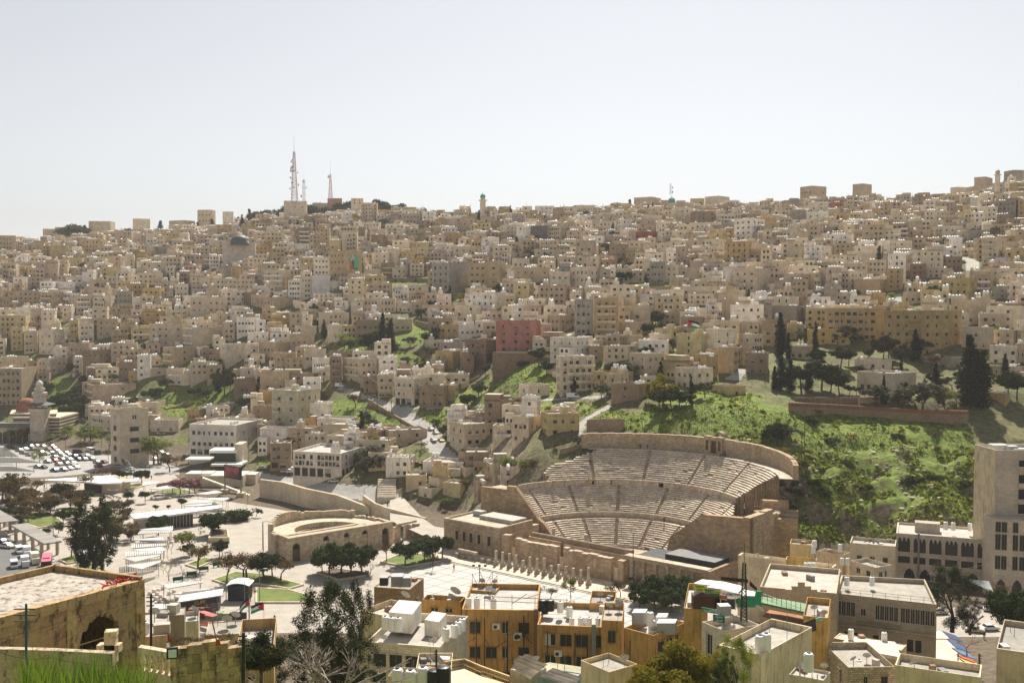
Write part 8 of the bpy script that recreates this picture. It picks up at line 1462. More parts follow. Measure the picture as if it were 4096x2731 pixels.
pole('b1',210,930,1640,24,.035,(.05,.10,.18),'blue painted pole standing in the foreground grass');pole('b1',1213,850,1330,66,.09,(.03,.03,.03),'black pole between the ruin and the balustrade');pole('b1',1955,1160,1650,60,.12,(.03,.03,.03),'black pole at the end of the stepped wall');pole('r2',1125,1125,1600,116,.12,(.02,.02,.02),'black post among the black tanks');pole('q6',660,645,1000,165,.2,(.10,.08,.07),'wooden utility pole beside the striped kiosks');pole('q6',483,640,900,165,.1,(.03,.03,.03),'thin black pole before the blue awning')
# shanty roofs under the kiosk
nb('q5',120,350,355,495,900,(.50,.42,.32),1,'low concrete hut with a white tank at the left foot',1,0,D=95,depth=8,cat='hut',name='hut',roofc=(.5,.47,.42),lm='the concrete hut with a tank',parapet=.2);put_tank('q5',170,500,96,1.15);nb('q5',230,498,502,325,600,(.34,.29,.23),1,'dark shed wall behind the concrete hut',0,0,D=120,depth=3,cat='shed',name='shed',parapet=.1);nb('q5',500,612,616,375,500,(.62,.55,.44),1,'small walled roof beside the snack kiosk',0,0,D=150,depth=5,cat='roof',name='low_roof',parapet=.6)
corrug('q5',[(610,415),(660,378),(1210,440),(1120,490)],20,'pink tiled shed roof behind the stepped wall',(.55,.30,.24),.1);nb('q5',640,980,990,480,800,(.55,.46,.34),1,'half-built shed under the pink tiled roof',1,0,D=118,depth=5,cat='shed',name='shed',parapet=.1);clut('water_box','grey steel water box on the shed roof','water box',lambda mb:mb.box(*PY(*c('q5',340,362),140),3.4,2.4,1.7,(.55,.55,.53),.1));nb('q5',990,1240,1250,590,900,(.52,.38,.2),2,'ochre house flank behind the black pole',2,0,D=85,depth=8,mat='plaster_old')
clut('red_cloth','red cloth hung beside the concrete hut','cloth',lambda mb:mb.hexa([PY(*c('q5',350,560),97),PY(*c('q5',400,545),97),PY(*c('q5',375,500),97),PY(*c('q5',348,480),97)],[PY(*c('q5',350,560),97.1),PY(*c('q5',400,545),97.1),PY(*c('q5',375,500),97.1),PY(*c('q5',348,480),97.1)],(.55,.05,.03)));clut('red_cloth','red cloth tied to a stick on the stepped wall','cloth',lambda mb:(mb.hexa([PY(*c('q5',750,585),60),PY(*c('q5',800,580),60),PY(*c('q5',785,535),60),PY(*c('q5',757,530),60)],[PY(*c('q5',750,585),60.1),PY(*c('q5',800,580),60.1),PY(*c('q5',785,535),60.1),PY(*c('q5',757,530),60.1)],(.55,.05,.03)),mb.tube(PY(*c('q5',770,585),60),PY(*c('q5',722,360),60),.04,n=5,col=(.2,.14,.09))))
# snack kiosk, stalls, guard booth, flags
kz=PZ(*c('q3',560,840));kk=empty('snack_kiosk',kz);tag(kk,'snack kiosk with a white roof and a yellow-lettered dark sign','kiosk');landmark('the snack kiosk',800,2410)
a,b=PZ(*c('q3',500,850)),PZ(*c('q3',830,815));mb=MB();mb.prism([a.to_2d(),b.to_2d(),(b+Vector((-1,5,0))).to_2d(),(a+Vector((-1,5,0))).to_2d()],0,4.2,(.12,.10,.10));mb.build('cabin','painted',kk);mb=MB();e1,e2=PZ(*c('q3',485,742),5.6),PZ(*c('q3',845,684),5.6);mb.prism([e1.to_2d(),e2.to_2d(),(e2+Vector((-1,5.5,0))).to_2d(),(e1+Vector((-1,5.5,0))).to_2d()],5.4,5.6,(.78,.77,.74),0,None,True);mb.build('roof','painted',kk)
sg_=sign('q3',500,752,828,698,e1.y+.1,46,(.035,.03,.05),'CLIPS',(.62,.48,.08),'x',D2=e2.y+.1);del sg_['label'],sg_['category'];sg_.parent=kk;sg_.location=Vector(sg_.location)-Vector(kk.location);sg_.name='fascia_sign'
clut('market_awning','pink-red awnings of the stalls in front of the snack kiosk','awning',lambda mb:(slabpx(mb,'q3',[(598,808),(640,798),(760,830),(720,845)],3,.1,(.55,.16,.14)),slabpx(mb,'q3',[(700,850),(760,832),(820,850),(770,865)],3,.1,(.50,.12,.11))));clut('stall_counter','market stall counters under the pink awnings','stall',lambda mb:(mb.box(*PZ(*c('q3',680,870),0),6,2,2.2,(.18,.08,.06)),mb.box(*PZ(*c('q3',790,880),0),4,2,1.6,(.25,.3,.2)),mb.box(*PZ(*c('q3',870,880),0),4,1.5,1.4,(.3,.35,.2)),mb.box(*PZ(*c('q3',985,890),0),4,.8,1.7,(.06,.05,.05))))
gb_=PZ(*c('q3',985,735));bo=empty('guard_booth',gb_);tag(bo,'dark blue guard booth with a curved white roof','booth');mb=MB();mb.box(gb_.x,gb_.y+2,0,5.2,4.2,3.9,(.035,.045,.07));mb.build('cabin','painted',bo);mb=MB();mb.box(gb_.x-.8,gb_.y-.13,1.4,2.6,.06,1.6,(.1,.1,.1));mb.build('window','glass',bo);mb=MB()
for k in range(6):t0,t1=-1+k/3,-1+(k+1)/3;mb.hexa([(gb_.x+t0*3,gb_.y-.7,4.6-t0*t0*.7),(gb_.x+t1*3,gb_.y-.7,4.6-t1*t1*.7),(gb_.x+t1*3,gb_.y-.7,4.8-t1*t1*.7),(gb_.x+t0*3,gb_.y-.7,4.8-t0*t0*.7)],[(gb_.x+t0*3,gb_.y+4.6,4.6-t0*t0*.7),(gb_.x+t1*3,gb_.y+4.6,4.6-t1*t1*.7),(gb_.x+t1*3,gb_.y+4.6,4.8-t1*t1*.7),(gb_.x+t0*3,gb_.y+4.6,4.8-t0*t0*.7)],(.78,.77,.74))
mb.build('roof','painted',bo)
def flag(k,x,yb,yt,flip,lab,wf=3.2,z=0.0,D=None,cols=((.02,.02,.02),(.75,.75,.73),(.03,.25,.08)),drape=.5):
 px,py=c(k,x,yb);p=PY(px,py,D)if D else PZ(px,py,z);h=PY(px,c(k,x,yt)[1],p.y).z-p.z;g=empty('flag',p);tag(g,lab,'flag','flags');mb=MB();mb.tube(p,p+Vector((0,0,h)),.07,.04,6,(.55,.54,.52));mb.build('pole','painted',g);hf=wf*.55;s=-1 if flip else 1
 P=lambda u,v:p+Vector((s*u*wf*(1-.3*drape),.35*math.sin(u*7),h-v*hf-u*u*drape*wf*.7-.1));n=8
 for i in range(3):
  mb=MB()
  for k_ in range(n):u0_,u1_=k_/n,(k_+1)/n;mb.face([P(u0_,i/3),P(u1_,i/3),P(u1_,(i+1)/3),P(u0_,(i+1)/3)],cols[i])
  mb.build('stripe','painted',g)
 if cols[0][0]<.1:mb=MB();q=lambda u,v:P(u,v)-Vector((0,.04,0));mb.face([q(0,0),q(.45,.5),q(0,1)],(.50,.02,.03));mb.build('triangle','painted',g)
flag('q3',1082,880,710,True,'large flag with a red triangle, left of the near pair',3.4,drape=.9);flag('q3',1200,880,742,True,'large flag with a red triangle, right of the near pair',3.6,drape=.4);flag('q3',728,860,665,True,'green drooping flag in front of the snack kiosk',2.6,cols=((.02,.10,.05),(.02,.12,.06),(.02,.10,.05)),drape=1.2);flag('q3',772,860,665,True,'white drooping flag in front of the snack kiosk',2.6,cols=((.7,.7,.7),)*3,drape=1.2);flag('q3',825,860,675,True,'striped drooping flag right of the white flag',2.6,drape=1.2);flag(7,1570,150,65,False,'striped flag waving from a roof below the right slope',6,D=None if False else 470,drape=.3);flag('C',665,400,305,False,'small flag on the left inside the theatre stage',1.8,z=1.0,drape=.5);flag('C',730,410,318,False,'small flag on the right inside the theatre stage',1.8,z=1.0,drape=.6);flag(8,912,560,490,False,'tiny flag on the stone villa roof',2,D=396)
for x,yb,yt,cl,lab in((5,1345,1300,(.4,.03,.03),'red and green hanging flag before the stone tower'),):p=PZ(*c(5,1090,1400));
flag(5,1090,1400,1305,False,'dark red flag before the stone tower',3,cols=((.3,.03,.03),(.05,.05,.05),(.03,.15,.06)),drape=1.1);flag(5,1130,1405,1310,False,'white and green flag before the stone tower',3,cols=((.6,.6,.58),(.6,.6,.58),(.05,.2,.1)),drape=1.1)
# ---- near vegetation
for k,x,yb,yt,D_,kind,wd,lab,sw in(('b2',640,1700,720,100,'willow',.95,'big dark feathery tree at the left centre foot',None),('b2',480,1720,930,104,'willow',1.0,'dark feathery tree left of the big one',None),('b2',800,1650,760,108,'willow',.6,'slender dark tree right of the big feathery one',None),('b2',120,1800,1180,90,'willow',1.2,'dark drooping tree in the lowest left centre',None),('b2',820,1750,1200,98,'willow',1.2,'low dark tree before the white roof terrace',None),('b2',30,1700,1120,80,'pine',1.0,'dark pine behind the black pole',None),('b2',330,1900,1230,84,'bare',1.2,'large bare tree with whitish branches, left one',None),('b2',560,1920,1190,82,'bare',1.3,'large bare tree with whitish branches, right one',None),('b2',700,1850,1300,80,'bare',1.2,'smaller bare tree beside the two whitish ones',None),('b3',1260,1800,1290,108,'yellow',1.05,'large yellow-green tree below the corner tenement',None),('b3',1450,1800,1240,110,'yellow',.8,'tall yellow-green tree right of the large one',None),('b3',1120,1800,1440,104,'yellow',1.1,'lower yellow-green tree at the left of its clump',None),('b3',1620,1850,1280,108,'willow',.8,'olive-green feathery tree before the hotel, left one','leaf_yellow'),('b3',1800,1850,1180,108,'willow',.75,'tall olive-green feathery tree before the hotel, right one','leaf_weed'),('b3',1700,1850,1340,104,'willow',.8,'olive-green feathery tree between the two taller ones','leaf_ficus'),('b4',1480,1160,620,205,'willow',1.25,'tall dark drooping tree beside the glazed grey building',None),('b4',1620,1180,880,198,'willow',1.4,'olive-toned tree right of the tall drooping one','leaf_olive'),('b4',1960,1260,760,190,'ficus',.8,'large dark tree at the right edge near the kiosks',None),('b4',2050,1300,780,185,'ficus',.8,'dark tree cut by the right photo edge',None),('b4',1900,900,780,240,'dry',1.2,'small thin tree below the arcade',None),('b4',1600,1350,1150,178,'bare',1.2,'bare sapling on the kiosk street',None),('q5',620,640,480,90,'dry',1.6,'dry brown bush behind the stepped wall, left one',None),('q5',780,620,450,88,'dry',1.7,'dry brown bush behind the stepped wall, right one',None),('q5',430,650,500,86,'dry',1.6,'dry brown bush beside the concrete hut',None)):
 p=PY(*c(k,x,yb),D_);tree(kind,p,PY(*c(k,x,yt),D_).z-p.z,wd,lab,sw,D_<250)
gm_=MB();rg=np.random.default_rng(5)
for _ in range(9000):
 y=rg.uniform(15.5,23.0);px=rg.uniform(-150,640)if rg.random()<.85 else rg.uniform(640,1200);dens=.55+.45*math.sin(px*.013+1)*math.cos(px*.0047);
 if rg.random()>dens and px<640:continue
 x=(px-2048)/F*y;z=zt(x,y)-.05;h=rg.uniform(.35,.85)*(1.25 if 60<px<600 else .35);lean=rg.normal(size=2)*.16*h;w=rg.uniform(.006,.014);a=rg.uniform(0,3.14);dx_,dy_=math.cos(a)*w,math.sin(a)*w;i=len(gm_.v)
 gm_.v.extend([(x-dx_,y-dy_,z),(x+dx_,y+dy_,z),(x+lean[0]*.35+dx_*.8,y+lean[1]*.35+dy_*.8,z+h*.55),(x+lean[0]*.35-dx_*.8,y+lean[1]*.35-dy_*.8,z+h*.55),(x+lean[0],y+lean[1],z+h)]);gm_.f+=[(i,i+1,i+2,i+3),(i+3,i+2,i+4)];gm_.c+=[(.1,.2,.05)]*2;gm_.m+=[0,0]
tag(gm_.build('grass','leaf_grass'),'tall bright green grass at the near left edge of the hill','grass',None,'stuff')
# ------------------------------------------------------------------ terrace walls, skyline, small things
tw=[hit(*c(8,x,y))for x,y in((190,900),(600,920),(1000,955),(1400,985),(1795,1010))]
tg=empty('terrace_wall',tw[0]);tag(tg,'long rubble retaining wall with a red coping above the grass slope','wall')
mbw,mbc=MB(),MB();tops_=[PY(*c(8,x,y),p.y).z for(x,y),p in zip(((190,838),(600,855),(1000,880),(1400,905),(1795,912)),tw)]
for i in range(4):
 a,b=tw[i],tw[i+1];up=lambda v,z:Vector((v.x,v.y,z));n_=Vector((0,1.2,0));mbw.hexa([up(a,a.z-3),up(b,b.z-3),up(b,tops_[i+1]),up(a,tops_[i])],[up(a+n_,a.z-3),up(b+n_,b.z-3),up(b+n_,tops_[i+1]),up(a+n_,tops_[i])],(.42,.33,.23));e=Vector((0,-.15,0));mbc.hexa([up(a,tops_[i])+e,up(b,tops_[i+1])+e,up(b,tops_[i+1]+1.3)+e,up(a,tops_[i]+1.3)+e],[up(a+n_,tops_[i]),up(b+n_,tops_[i+1]),up(b+n_,tops_[i+1]+1.3),up(a+n_,tops_[i]+1.3)],(.27,.13,.085))
mbw.build('wall','rubble',tg);mbc.build('coping','plaster_old',tg);landmark('the red-coped terrace wall',3500,1650)
mb=MB();[mb.tube(up(tw[0].lerp(tw[4],t_),np.interp(t_,[0,.25,.5,.75,1],tops_)+1.3),up(tw[0].lerp(tw[4],t_),np.interp(t_,[0,.25,.5,.75,1],tops_)+2.7),.05,n=4,col=(.1,.08,.07))for t_ in[k/18 for k in range(13)]];mb.build('fence_posts','painted',tg)
for L,ht,lab,cl in((((1125,870),(1340,850),(1480,840)),790,'curved rubble retaining wall under the stone villa',(.44,.36,.26)),(((820,840),(1115,835)),755,'sunlit stone wall on the villa terrace',(.58,.49,.35)),(((240,830),(520,840),(810,838)),760,'dark pergola wall at the foot of the cypresses',(.3,.25,.2))):
 P=[PY(*c(8,x,y),391)for x,y in L];wallrun('garden_wall',P,[PY(*c(8,L[0][0],ht),391).z]*len(P),.8,'rubble',cl,lab,zb=30)
def hillwall(k,L,yt,lab,cl=(.50,.41,.30),mat='rubble'):
 P=[hit(*c(k,x,y))for x,y in L];T_=[PY(*c(k,x,t_),p.y).z for(x,y),t_,p in zip(L,yt,P)];wallrun('stone_wall',P,T_,.6,mat,cl,lab,zb=min(p.z for p in P)-3)
hillwall(3,[(890,1420),(1150,1425),(1410,1425)],[1315,1330,1335],'broad rubble retaining wall in the middle of the right slope');hillwall(6,[(1000,830),(1180,920),(1400,1040)],[770,880,1010],'stone parapet along the outer edge of the curving road');hillwall(6,[(1720,730),(1900,650),(2010,580)],[640,610,560],'grey block wall climbing the green slope');hillwall(6,[(1420,110),(1560,150),(1640,165)],[70,100,125],'pale retaining wall above the steep green patch');hillwall(6,[(2010,1300),(2200,1310),(2294,1315)],[1250,1290,1290],'cream garden wall below the road-bend house',(.66,.57,.4),'plaster');hillwall(7,[(430,1290),(640,1250),(830,1190)],[1220,1180,1130],'rough wall running down beside the theatre seats');hillwall(7,[(670,1110),(800,1110),(1010,1060)],[960,950,950],'tall weathered wall stub above the theatre',(.46,.38,.28));hillwall('A',[(420,985),(900,470),(1200,460)][:2],[930,430],'long cream boundary wall left of the theatre',(.62,.52,.36),'plaster');hillwall(5,[(1480,880),(1600,860),(1700,820)],[860,830,780],'pierced block wall beside the low beige house',(.5,.42,.33));hillwall(2,[(1050,1290),(1300,1295),(1570,1290)],[1255,1262,1262],'dark garden wall below the mural block',(.36,.3,.23));hillwall(5,[(420,980),(600,985),(770,990)],[950,960,960],'low wall at the foot of the steep bushy bank',(.4,.33,.26))
# small pale huts beside the street steps, left of the theatre
for a in[('A',0,235,250,605,640,CRE,1,'long low white roof above the pergola yard'),('A',250,325,508,548,680,CRE,1,'small cream house with a red pyramid roof by the street'),('A',60,265,372,735,905,(.68,.58,.38),1,'low cream house among dry bushes left of the theatre'),('A',700,730,900,640,700,BEI,1,'low shed with grey box units near the theatre'),('A',510,600,705,590,660,(.4,.2,.14),1,'dark red-sided shed under a white sheet roof'),('A',40,110,240,690,740,CRE,1,'small white roof hut by the bare tree'),('o',2050,2180,2290,480,590,CRE,1,'cream hut with a green tarpaulin roof by the street'),('o',1930,2130,2140,350,470,(.6,.5,.34),1,'brown cafe with a flat white roof beside the palm'),('o',2145,2250,2352,380,480,CRE,1,'cream house corner behind the green tarpaulin hut')]:
 hero(*a[:6],a[6],a[7],a[8],tanks=0,prob=.6)
mb=MB();q=hit(*c('A',300,548));
p=PY(*c('A',315,540),q.y+3);mb.lathe(p.x,p.y,[(4.4,p.z-.6),(0,p.z+2.6)],4,(.36,.16,.12),a0=.5,a1=.5+2*math.pi);tag(mb.build('pyramid_roof','matte'),'small red pyramid roof on the cream street house','roof')
# mural
tm=PY(*c(2,830,1045),0.1)
for o_ in[o for o in bpy.data.objects if o.get('label','').startswith('tan apartment block with a green mural')]:
 hb=[h for h in HEROES if abs(h[0][0]-c(2,660,0)[0])<1 and abs(h[0][2]-c(2,955,0)[0])<1][0];foot,zb,top=place(c(2,660,0)[0],c(2,800,0)[0],c(2,955,0)[0],c(2,0,1010)[1],c(2,0,1312)[1]);d=(foot[1]-foot[0]);L_=d.length;d.normalize();n_=Vector((d.y,-d.x));mb=MB();Hh=top-zb
 for cx_,cz,rx,rz_,cl in((.5,.66,.26,.22,(.06,.30,.17)),(.62,.62,.2,.2,(.10,.42,.24)),(.42,.78,.13,.10,(.5,.5,.48)),(.45,.60,.07,.16,(.05,.04,.06)),(.33,.55,.09,.14,(.46,.17,.06)),(.44,.5,.12,.06,(.30,.10,.06)),(.36,.83,.05,.08,(.12,.35,.33)),(.60,.46,.16,.04,(.05,.22,.10)),(.45,.72,.035,.035,(.4,.25,.17))):
  mb.face([(foot[0].x+d.x*L_*(cx_+rx*math.cos(t_)*(1+.12*math.sin(5*t_)))+n_.x*(.03+.002*len(mb.f)),foot[0].y+d.y*L_*(cx_+rx*math.cos(t_)*(1+.12*math.sin(5*t_)))+n_.y*(.03+.002*len(mb.f)),zb+Hh*(cz+rz_*math.sin(t_)))for t_ in[2*math.pi*k/18 for k in range(18)]],cl)
 mb.build('mural','painted',o_)
# masts, minarets and domes on the skyline
def stand(k,x,yb,yt,D_):a=PY(*c(k,x,yb),D_);return a,PY(*c(k,x,yt),D_).z-a.z
for k,x,yb,yt,D_,w0,w1,cl,lab,nd,tip in((2,345,600,130,985,8,2.2,(.50,.48,.50),'tallest lattice radio mast hung with dishes on the ridge',16,14),(2,430,600,380,985,3.2,2.8,(.50,.48,.50),'shorter lattice mast right beside the tallest one',3,10),(2,668,560,330,985,5,1.5,(.55,.28,.25),'red and white lattice mast on the ridge',1,14),(3,1420,515,415,975,1.8,1.8,(.5,.47,.47),'short cellular mast on the centre-right ridge',2,2)):
 p,h=stand(k,x,yb,yt,D_);mast('radio_mast',p,h,w0*.5,w1*.5,cl,lab,16,nd,tip=tip)
for k,x,yb,yt,D_,lab,wd,cap in((2,2033,665,540,960,'slender white minaret with a green cap on the ridge',2.6,(.06,.35,.28)),(4,2057,400,320,850,'small stone minaret on the far right ridge',2.0,(.5,.4,.3)),(1,2138,1250,1165,820,'short white minaret among the left hillside houses',3.2,(.75,.74,.7)),(3,1432,600,585,960,'green-domed turret on the ridge',3.5,(.06,.28,.24))):
 p,h=stand(k,x,yb,yt,D_);g=empty('minaret',p);tag(g,lab,'minaret','minarets');mb=MB();mb.lathe(p.x,p.y,[(wd,p.z-8),(wd,p.z+h*.75),(wd*1.5,p.z+h*.78),(wd*1.5,p.z+h*.84),(wd*.8,p.z+h*.84),(wd*.8,p.z+h)],10,(.68,.62,.52));mb.build('shaft','plaster',g);mb=MB();mb.lathe(p.x,p.y,[(wd*1.0,p.z+h),(wd*.8,p.z+h+wd),(wd*.1,p.z+h+wd*1.5),(0,p.z+h+wd*2)],10,cl if False else cap);mb.build('cap','painted',g)
for k,x,y,r_,D_,cl,lab in((2,2155,675,22,958,(.07,.36,.33),'turquoise mosque dome beside the slender minaret'),(1,2150,935,84,830,(.10,.10,.10),'large dark grey low dome on a white hall')):
 p=PY(*c(k,x,y),D_);r=r_*.44638/F*D_;mb=MB();mb.lathe(p.x,p.y,[(r,p.z-3),(r,p.z)]+[(r*math.cos(a),p.z+r*(.9 if r_<50 else .75)*math.sin(a))for a in[math.pi/2*q/8 for q in range(9)]],20,cl);tag(mb.build('dome','painted',smooth=True),lab,'dome','domes')
hero(2,1985,2270,2294,672,735,CRE,1,'low pale mosque hall with arched bays on the ridge',6,0,D=962,ww=3,wh=4,tanks=0,cat='mosque');hero(1,2000,2290,2300,940,1010,(.62,.56,.5),1,'plain pale hall under the dark grey dome',0,0,D=835,tanks=0,cat='building');hero(2,258,455,460,570,640,CRE,1,'pale telecom hut at the foot of the ridge masts',3,0,D=990,tanks=0);hero(2,858,960,965,545,600,CRE,2,'pale house behind the trees left of the ridge tower',2,0,D=985,tanks=0)
# lamp posts, poles and wires
def lamp(k,x,yb,yt,lab=None,arms=2,z=0.0):
 px,py=c(k,x,yb);p=PZ(px,py,z)if z is not None else hit(px,py);h=PY(px,c(k,x,yt)[1],p.y).z-p.z;g=empty('street_lamp',p);mb=MB();mb.tube(p,p+Vector((0,0,h)),.14,.08,6,(.22,.21,.2));mb.build('pole','painted',g)
 for s in((-1,1)if arms==2 else(1,)):mb=MB();mb.tube(p+Vector((0,0,h)),p+Vector((s*1.3,0,h+.15)),.07,.06,5,(.3,.3,.3));mb.box(p.x+s*1.5,p.y,p.z+h+.08,.9,.35,.16,(.5,.5,.5),bottom=True);mb.build('lamp_head','painted',g)
 auto(g,'double-armed street lamp' if arms==2 else 'single-armed street lamp','street lamp','street lamps',p)
for a in[('P',1010,580,235),('P',1130,600,262),('P',1275,640,290),('P',848,530,210),('P',825,900,515),('P',1118,720,365),('P',1590,680,450),('P',490,660,380),('P',720,560,235),('P',100,540,225),('P',80,1300,1030),('P',1365,680,380),('P',2020,700,420),('P',1895,500,385),('P',1420,1280,1130)]:lamp(*a)
for a in[('q3',1165,750,470),('q3',1040,770,560),('q3',885,740,550),('q3',1195,330,75),('C',1390,790,215),('o',590,1050,790),('o',1985,720,530),('o',1545,640,470),('q2',455,560,310),('q2',55,300,110),('q1',1325,370,245),('q1',755,320,200),('q1',910,240,75),('q2',660,720,470)]:lamp(*a,arms=1)
fl_=PZ(*c('r2',1688,260),0.05);p,h=PZ(*c('r2',1688,250),0),12.5
g=empty('floodlight_mast',p);tag(g,'floodlight mast with three lamps standing on the square','lamp');h=PY(*c('r2',1688,50),p.y).z;mb=MB();mb.tube((p.x,p.y,0),(p.x,p.y,h),.12,.1,6,(.1,.1,.1));mb.tube((p.x-1.7,p.y,h),(p.x+1.7,p.y,h),.07,n=5,col=(.6,.6,.58));mb.build('pole','painted',g)
for s in(-1.6,0,1.6):mb=MB();mb.box(p.x+s,p.y-.1,h+.1,.7,.4,.5,(.05,.05,.06));mb.build('lamp_head','painted',g)
for i,a in enumerate([(8,325,1350,850),(8,300,1380,1100),(6,2190,880,590),(6,995,780,540),(6,1500,940,780),(6,1595,1110,850),(6,1215,890,690),(6,570,1470,1230),(6,470,1510,1290),(5,975,1560,1270),(5,2230,1350,1120),(4,655,1090,900),(4,900,720,560),(3,1700,1340,1080),(7,610,280,150),(7,1440,400,250),(7,2265,620,480),(5,590,1390,1010),(2,140,1568,1380),(2,600,1380,1240)]):
 p=hit(*c(a[0],a[1],a[2]));h=PY(*c(a[0],a[1],a[3]),p.y).z-p.z;mb=MB();mb.tube(p-Vector((0,0,.3)),p+Vector((0,0,h)),.14,.09,6,(.13,.10,.08));mb.tube(p+Vector((-.7,0,h-.5)),p+Vector((.7,0,h-.5)),.06,n=4,col=(.13,.10,.08));auto(mb.build('utility_pole','painted',loc=tuple(p)),'dark wooden utility pole','pole','utility poles',p)
def wire(k,pts3,lab,r=.03):
 mb=MB();P=[PY(*c(kk_,x,y),D_)for kk_,x,y,D_ in pts3]
 for a,b in zip(P,P[1:]):
  q=[a.lerp(b,t_/10)-Vector((0,0,(a-b).length*.03*4*(t_/10)*(1-t_/10)))for t_ in range(11)]
  for u,v in zip(q,q[1:]):mb.tube(u,v,r,n=3,col=(.05,.05,.05),cap=False)
 tag(mb.build('cable','painted'),lab,'cable','cables')
wire(0,[('b1',0,1320,40),('b1',400,1360,45),('b1',1385,1365,59)],'thin pale cable crossing in front of the ruined arch',.012);wire(0,[('r1',1760,1350,140),('r1',2282,1400,140),('r1',2600,1440,140)],'cable strung past the grey stone building',.03);wire(0,[('b4',1280,690,270),('b4',1830,590,262)],'cable strung to the right tower',.05);wire(0,[('r2',500,1150,120),('r2',1200,1190,125),('r2',1600,1250,130)],'cable sagging across the white roof terrace',.02);wire(0,[(6,990,560,500),(6,1330,760,480)],'cable along the sloping street',.05);wire(0,[(6,1595,850,440),(6,1470,1020,420)],'guy wire beside the curving road',.04);wire(0,[(7,1440,260,450),(7,1850,420,440),(7,1950,470,435)],'cables strung by the tall yellow-cream house',.04)
# wire frames on the yellow hut, rusty frames on the tenement roof
clut('antenna_frame','thin crossed wire frames on the yellow roof hut','frame',lambda mb:[mb.tube(PY(*c('r2',x0,y0),173),PY(*c('r2',x1,y1),173),.05,n=4,col=(.12,.06,.04))for x0,y0,x1,y1 in((1595,270,1595,145),(1595,145,1680,330),(1690,110,1760,270),(1858,250,1858,125),(1855,125,1760,300),(1918,280,1918,165),(1918,165,1800,330))]);clut('pergola_frame','rusty pipe frame over the tenement roof','frame',lambda mb:[mb.tube(PY(*c('b3',x0,y0),D_),PY(*c('b3',x1,y1),D_),.06,n=4,col=(.2,.09,.06))for x0,y0,x1,y1,D_ in((-220,870,450,900,163),(-220,870,-220,985,163),(0,860,0,985,163),(185,875,185,1000,163),(440,890,440,960,163),(-220,905,450,935,161),(0,930,120,850,162),(100,890,230,850,162))])
# benches
for i,(k,x,y)in enumerate((('q3',485,565),('q3',600,520),('q3',700,478),('q3',815,440),('q1',150,370))):
 p=PZ(*c(k,x,y+12),.03);g=empty('park_bench',p);g.rotation_euler=(0,0,R(30));tag(g,'dark green park bench, %s'%['nearest the slatted canopies','second of the row beside the path','third of the row beside the path','last of the row by the planter','beside the white triangular roof'][i],'bench','park benches');s_=1.25
 for nm,bx_ in(('seat',(0,0,.42,2.2,.5,.08)),('backrest',(0,.28,.5,2.2,.08,.6)),('leg',(-.9,.05,0,.1,.5,.42)),('leg',(.9,.05,0,.1,.5,.42))):mb=MB();mb.box(*[v*s_ for v in bx_],(.02,.10,.05),bottom=True);mb.build(nm,'painted',g,loc=(0,0,0))
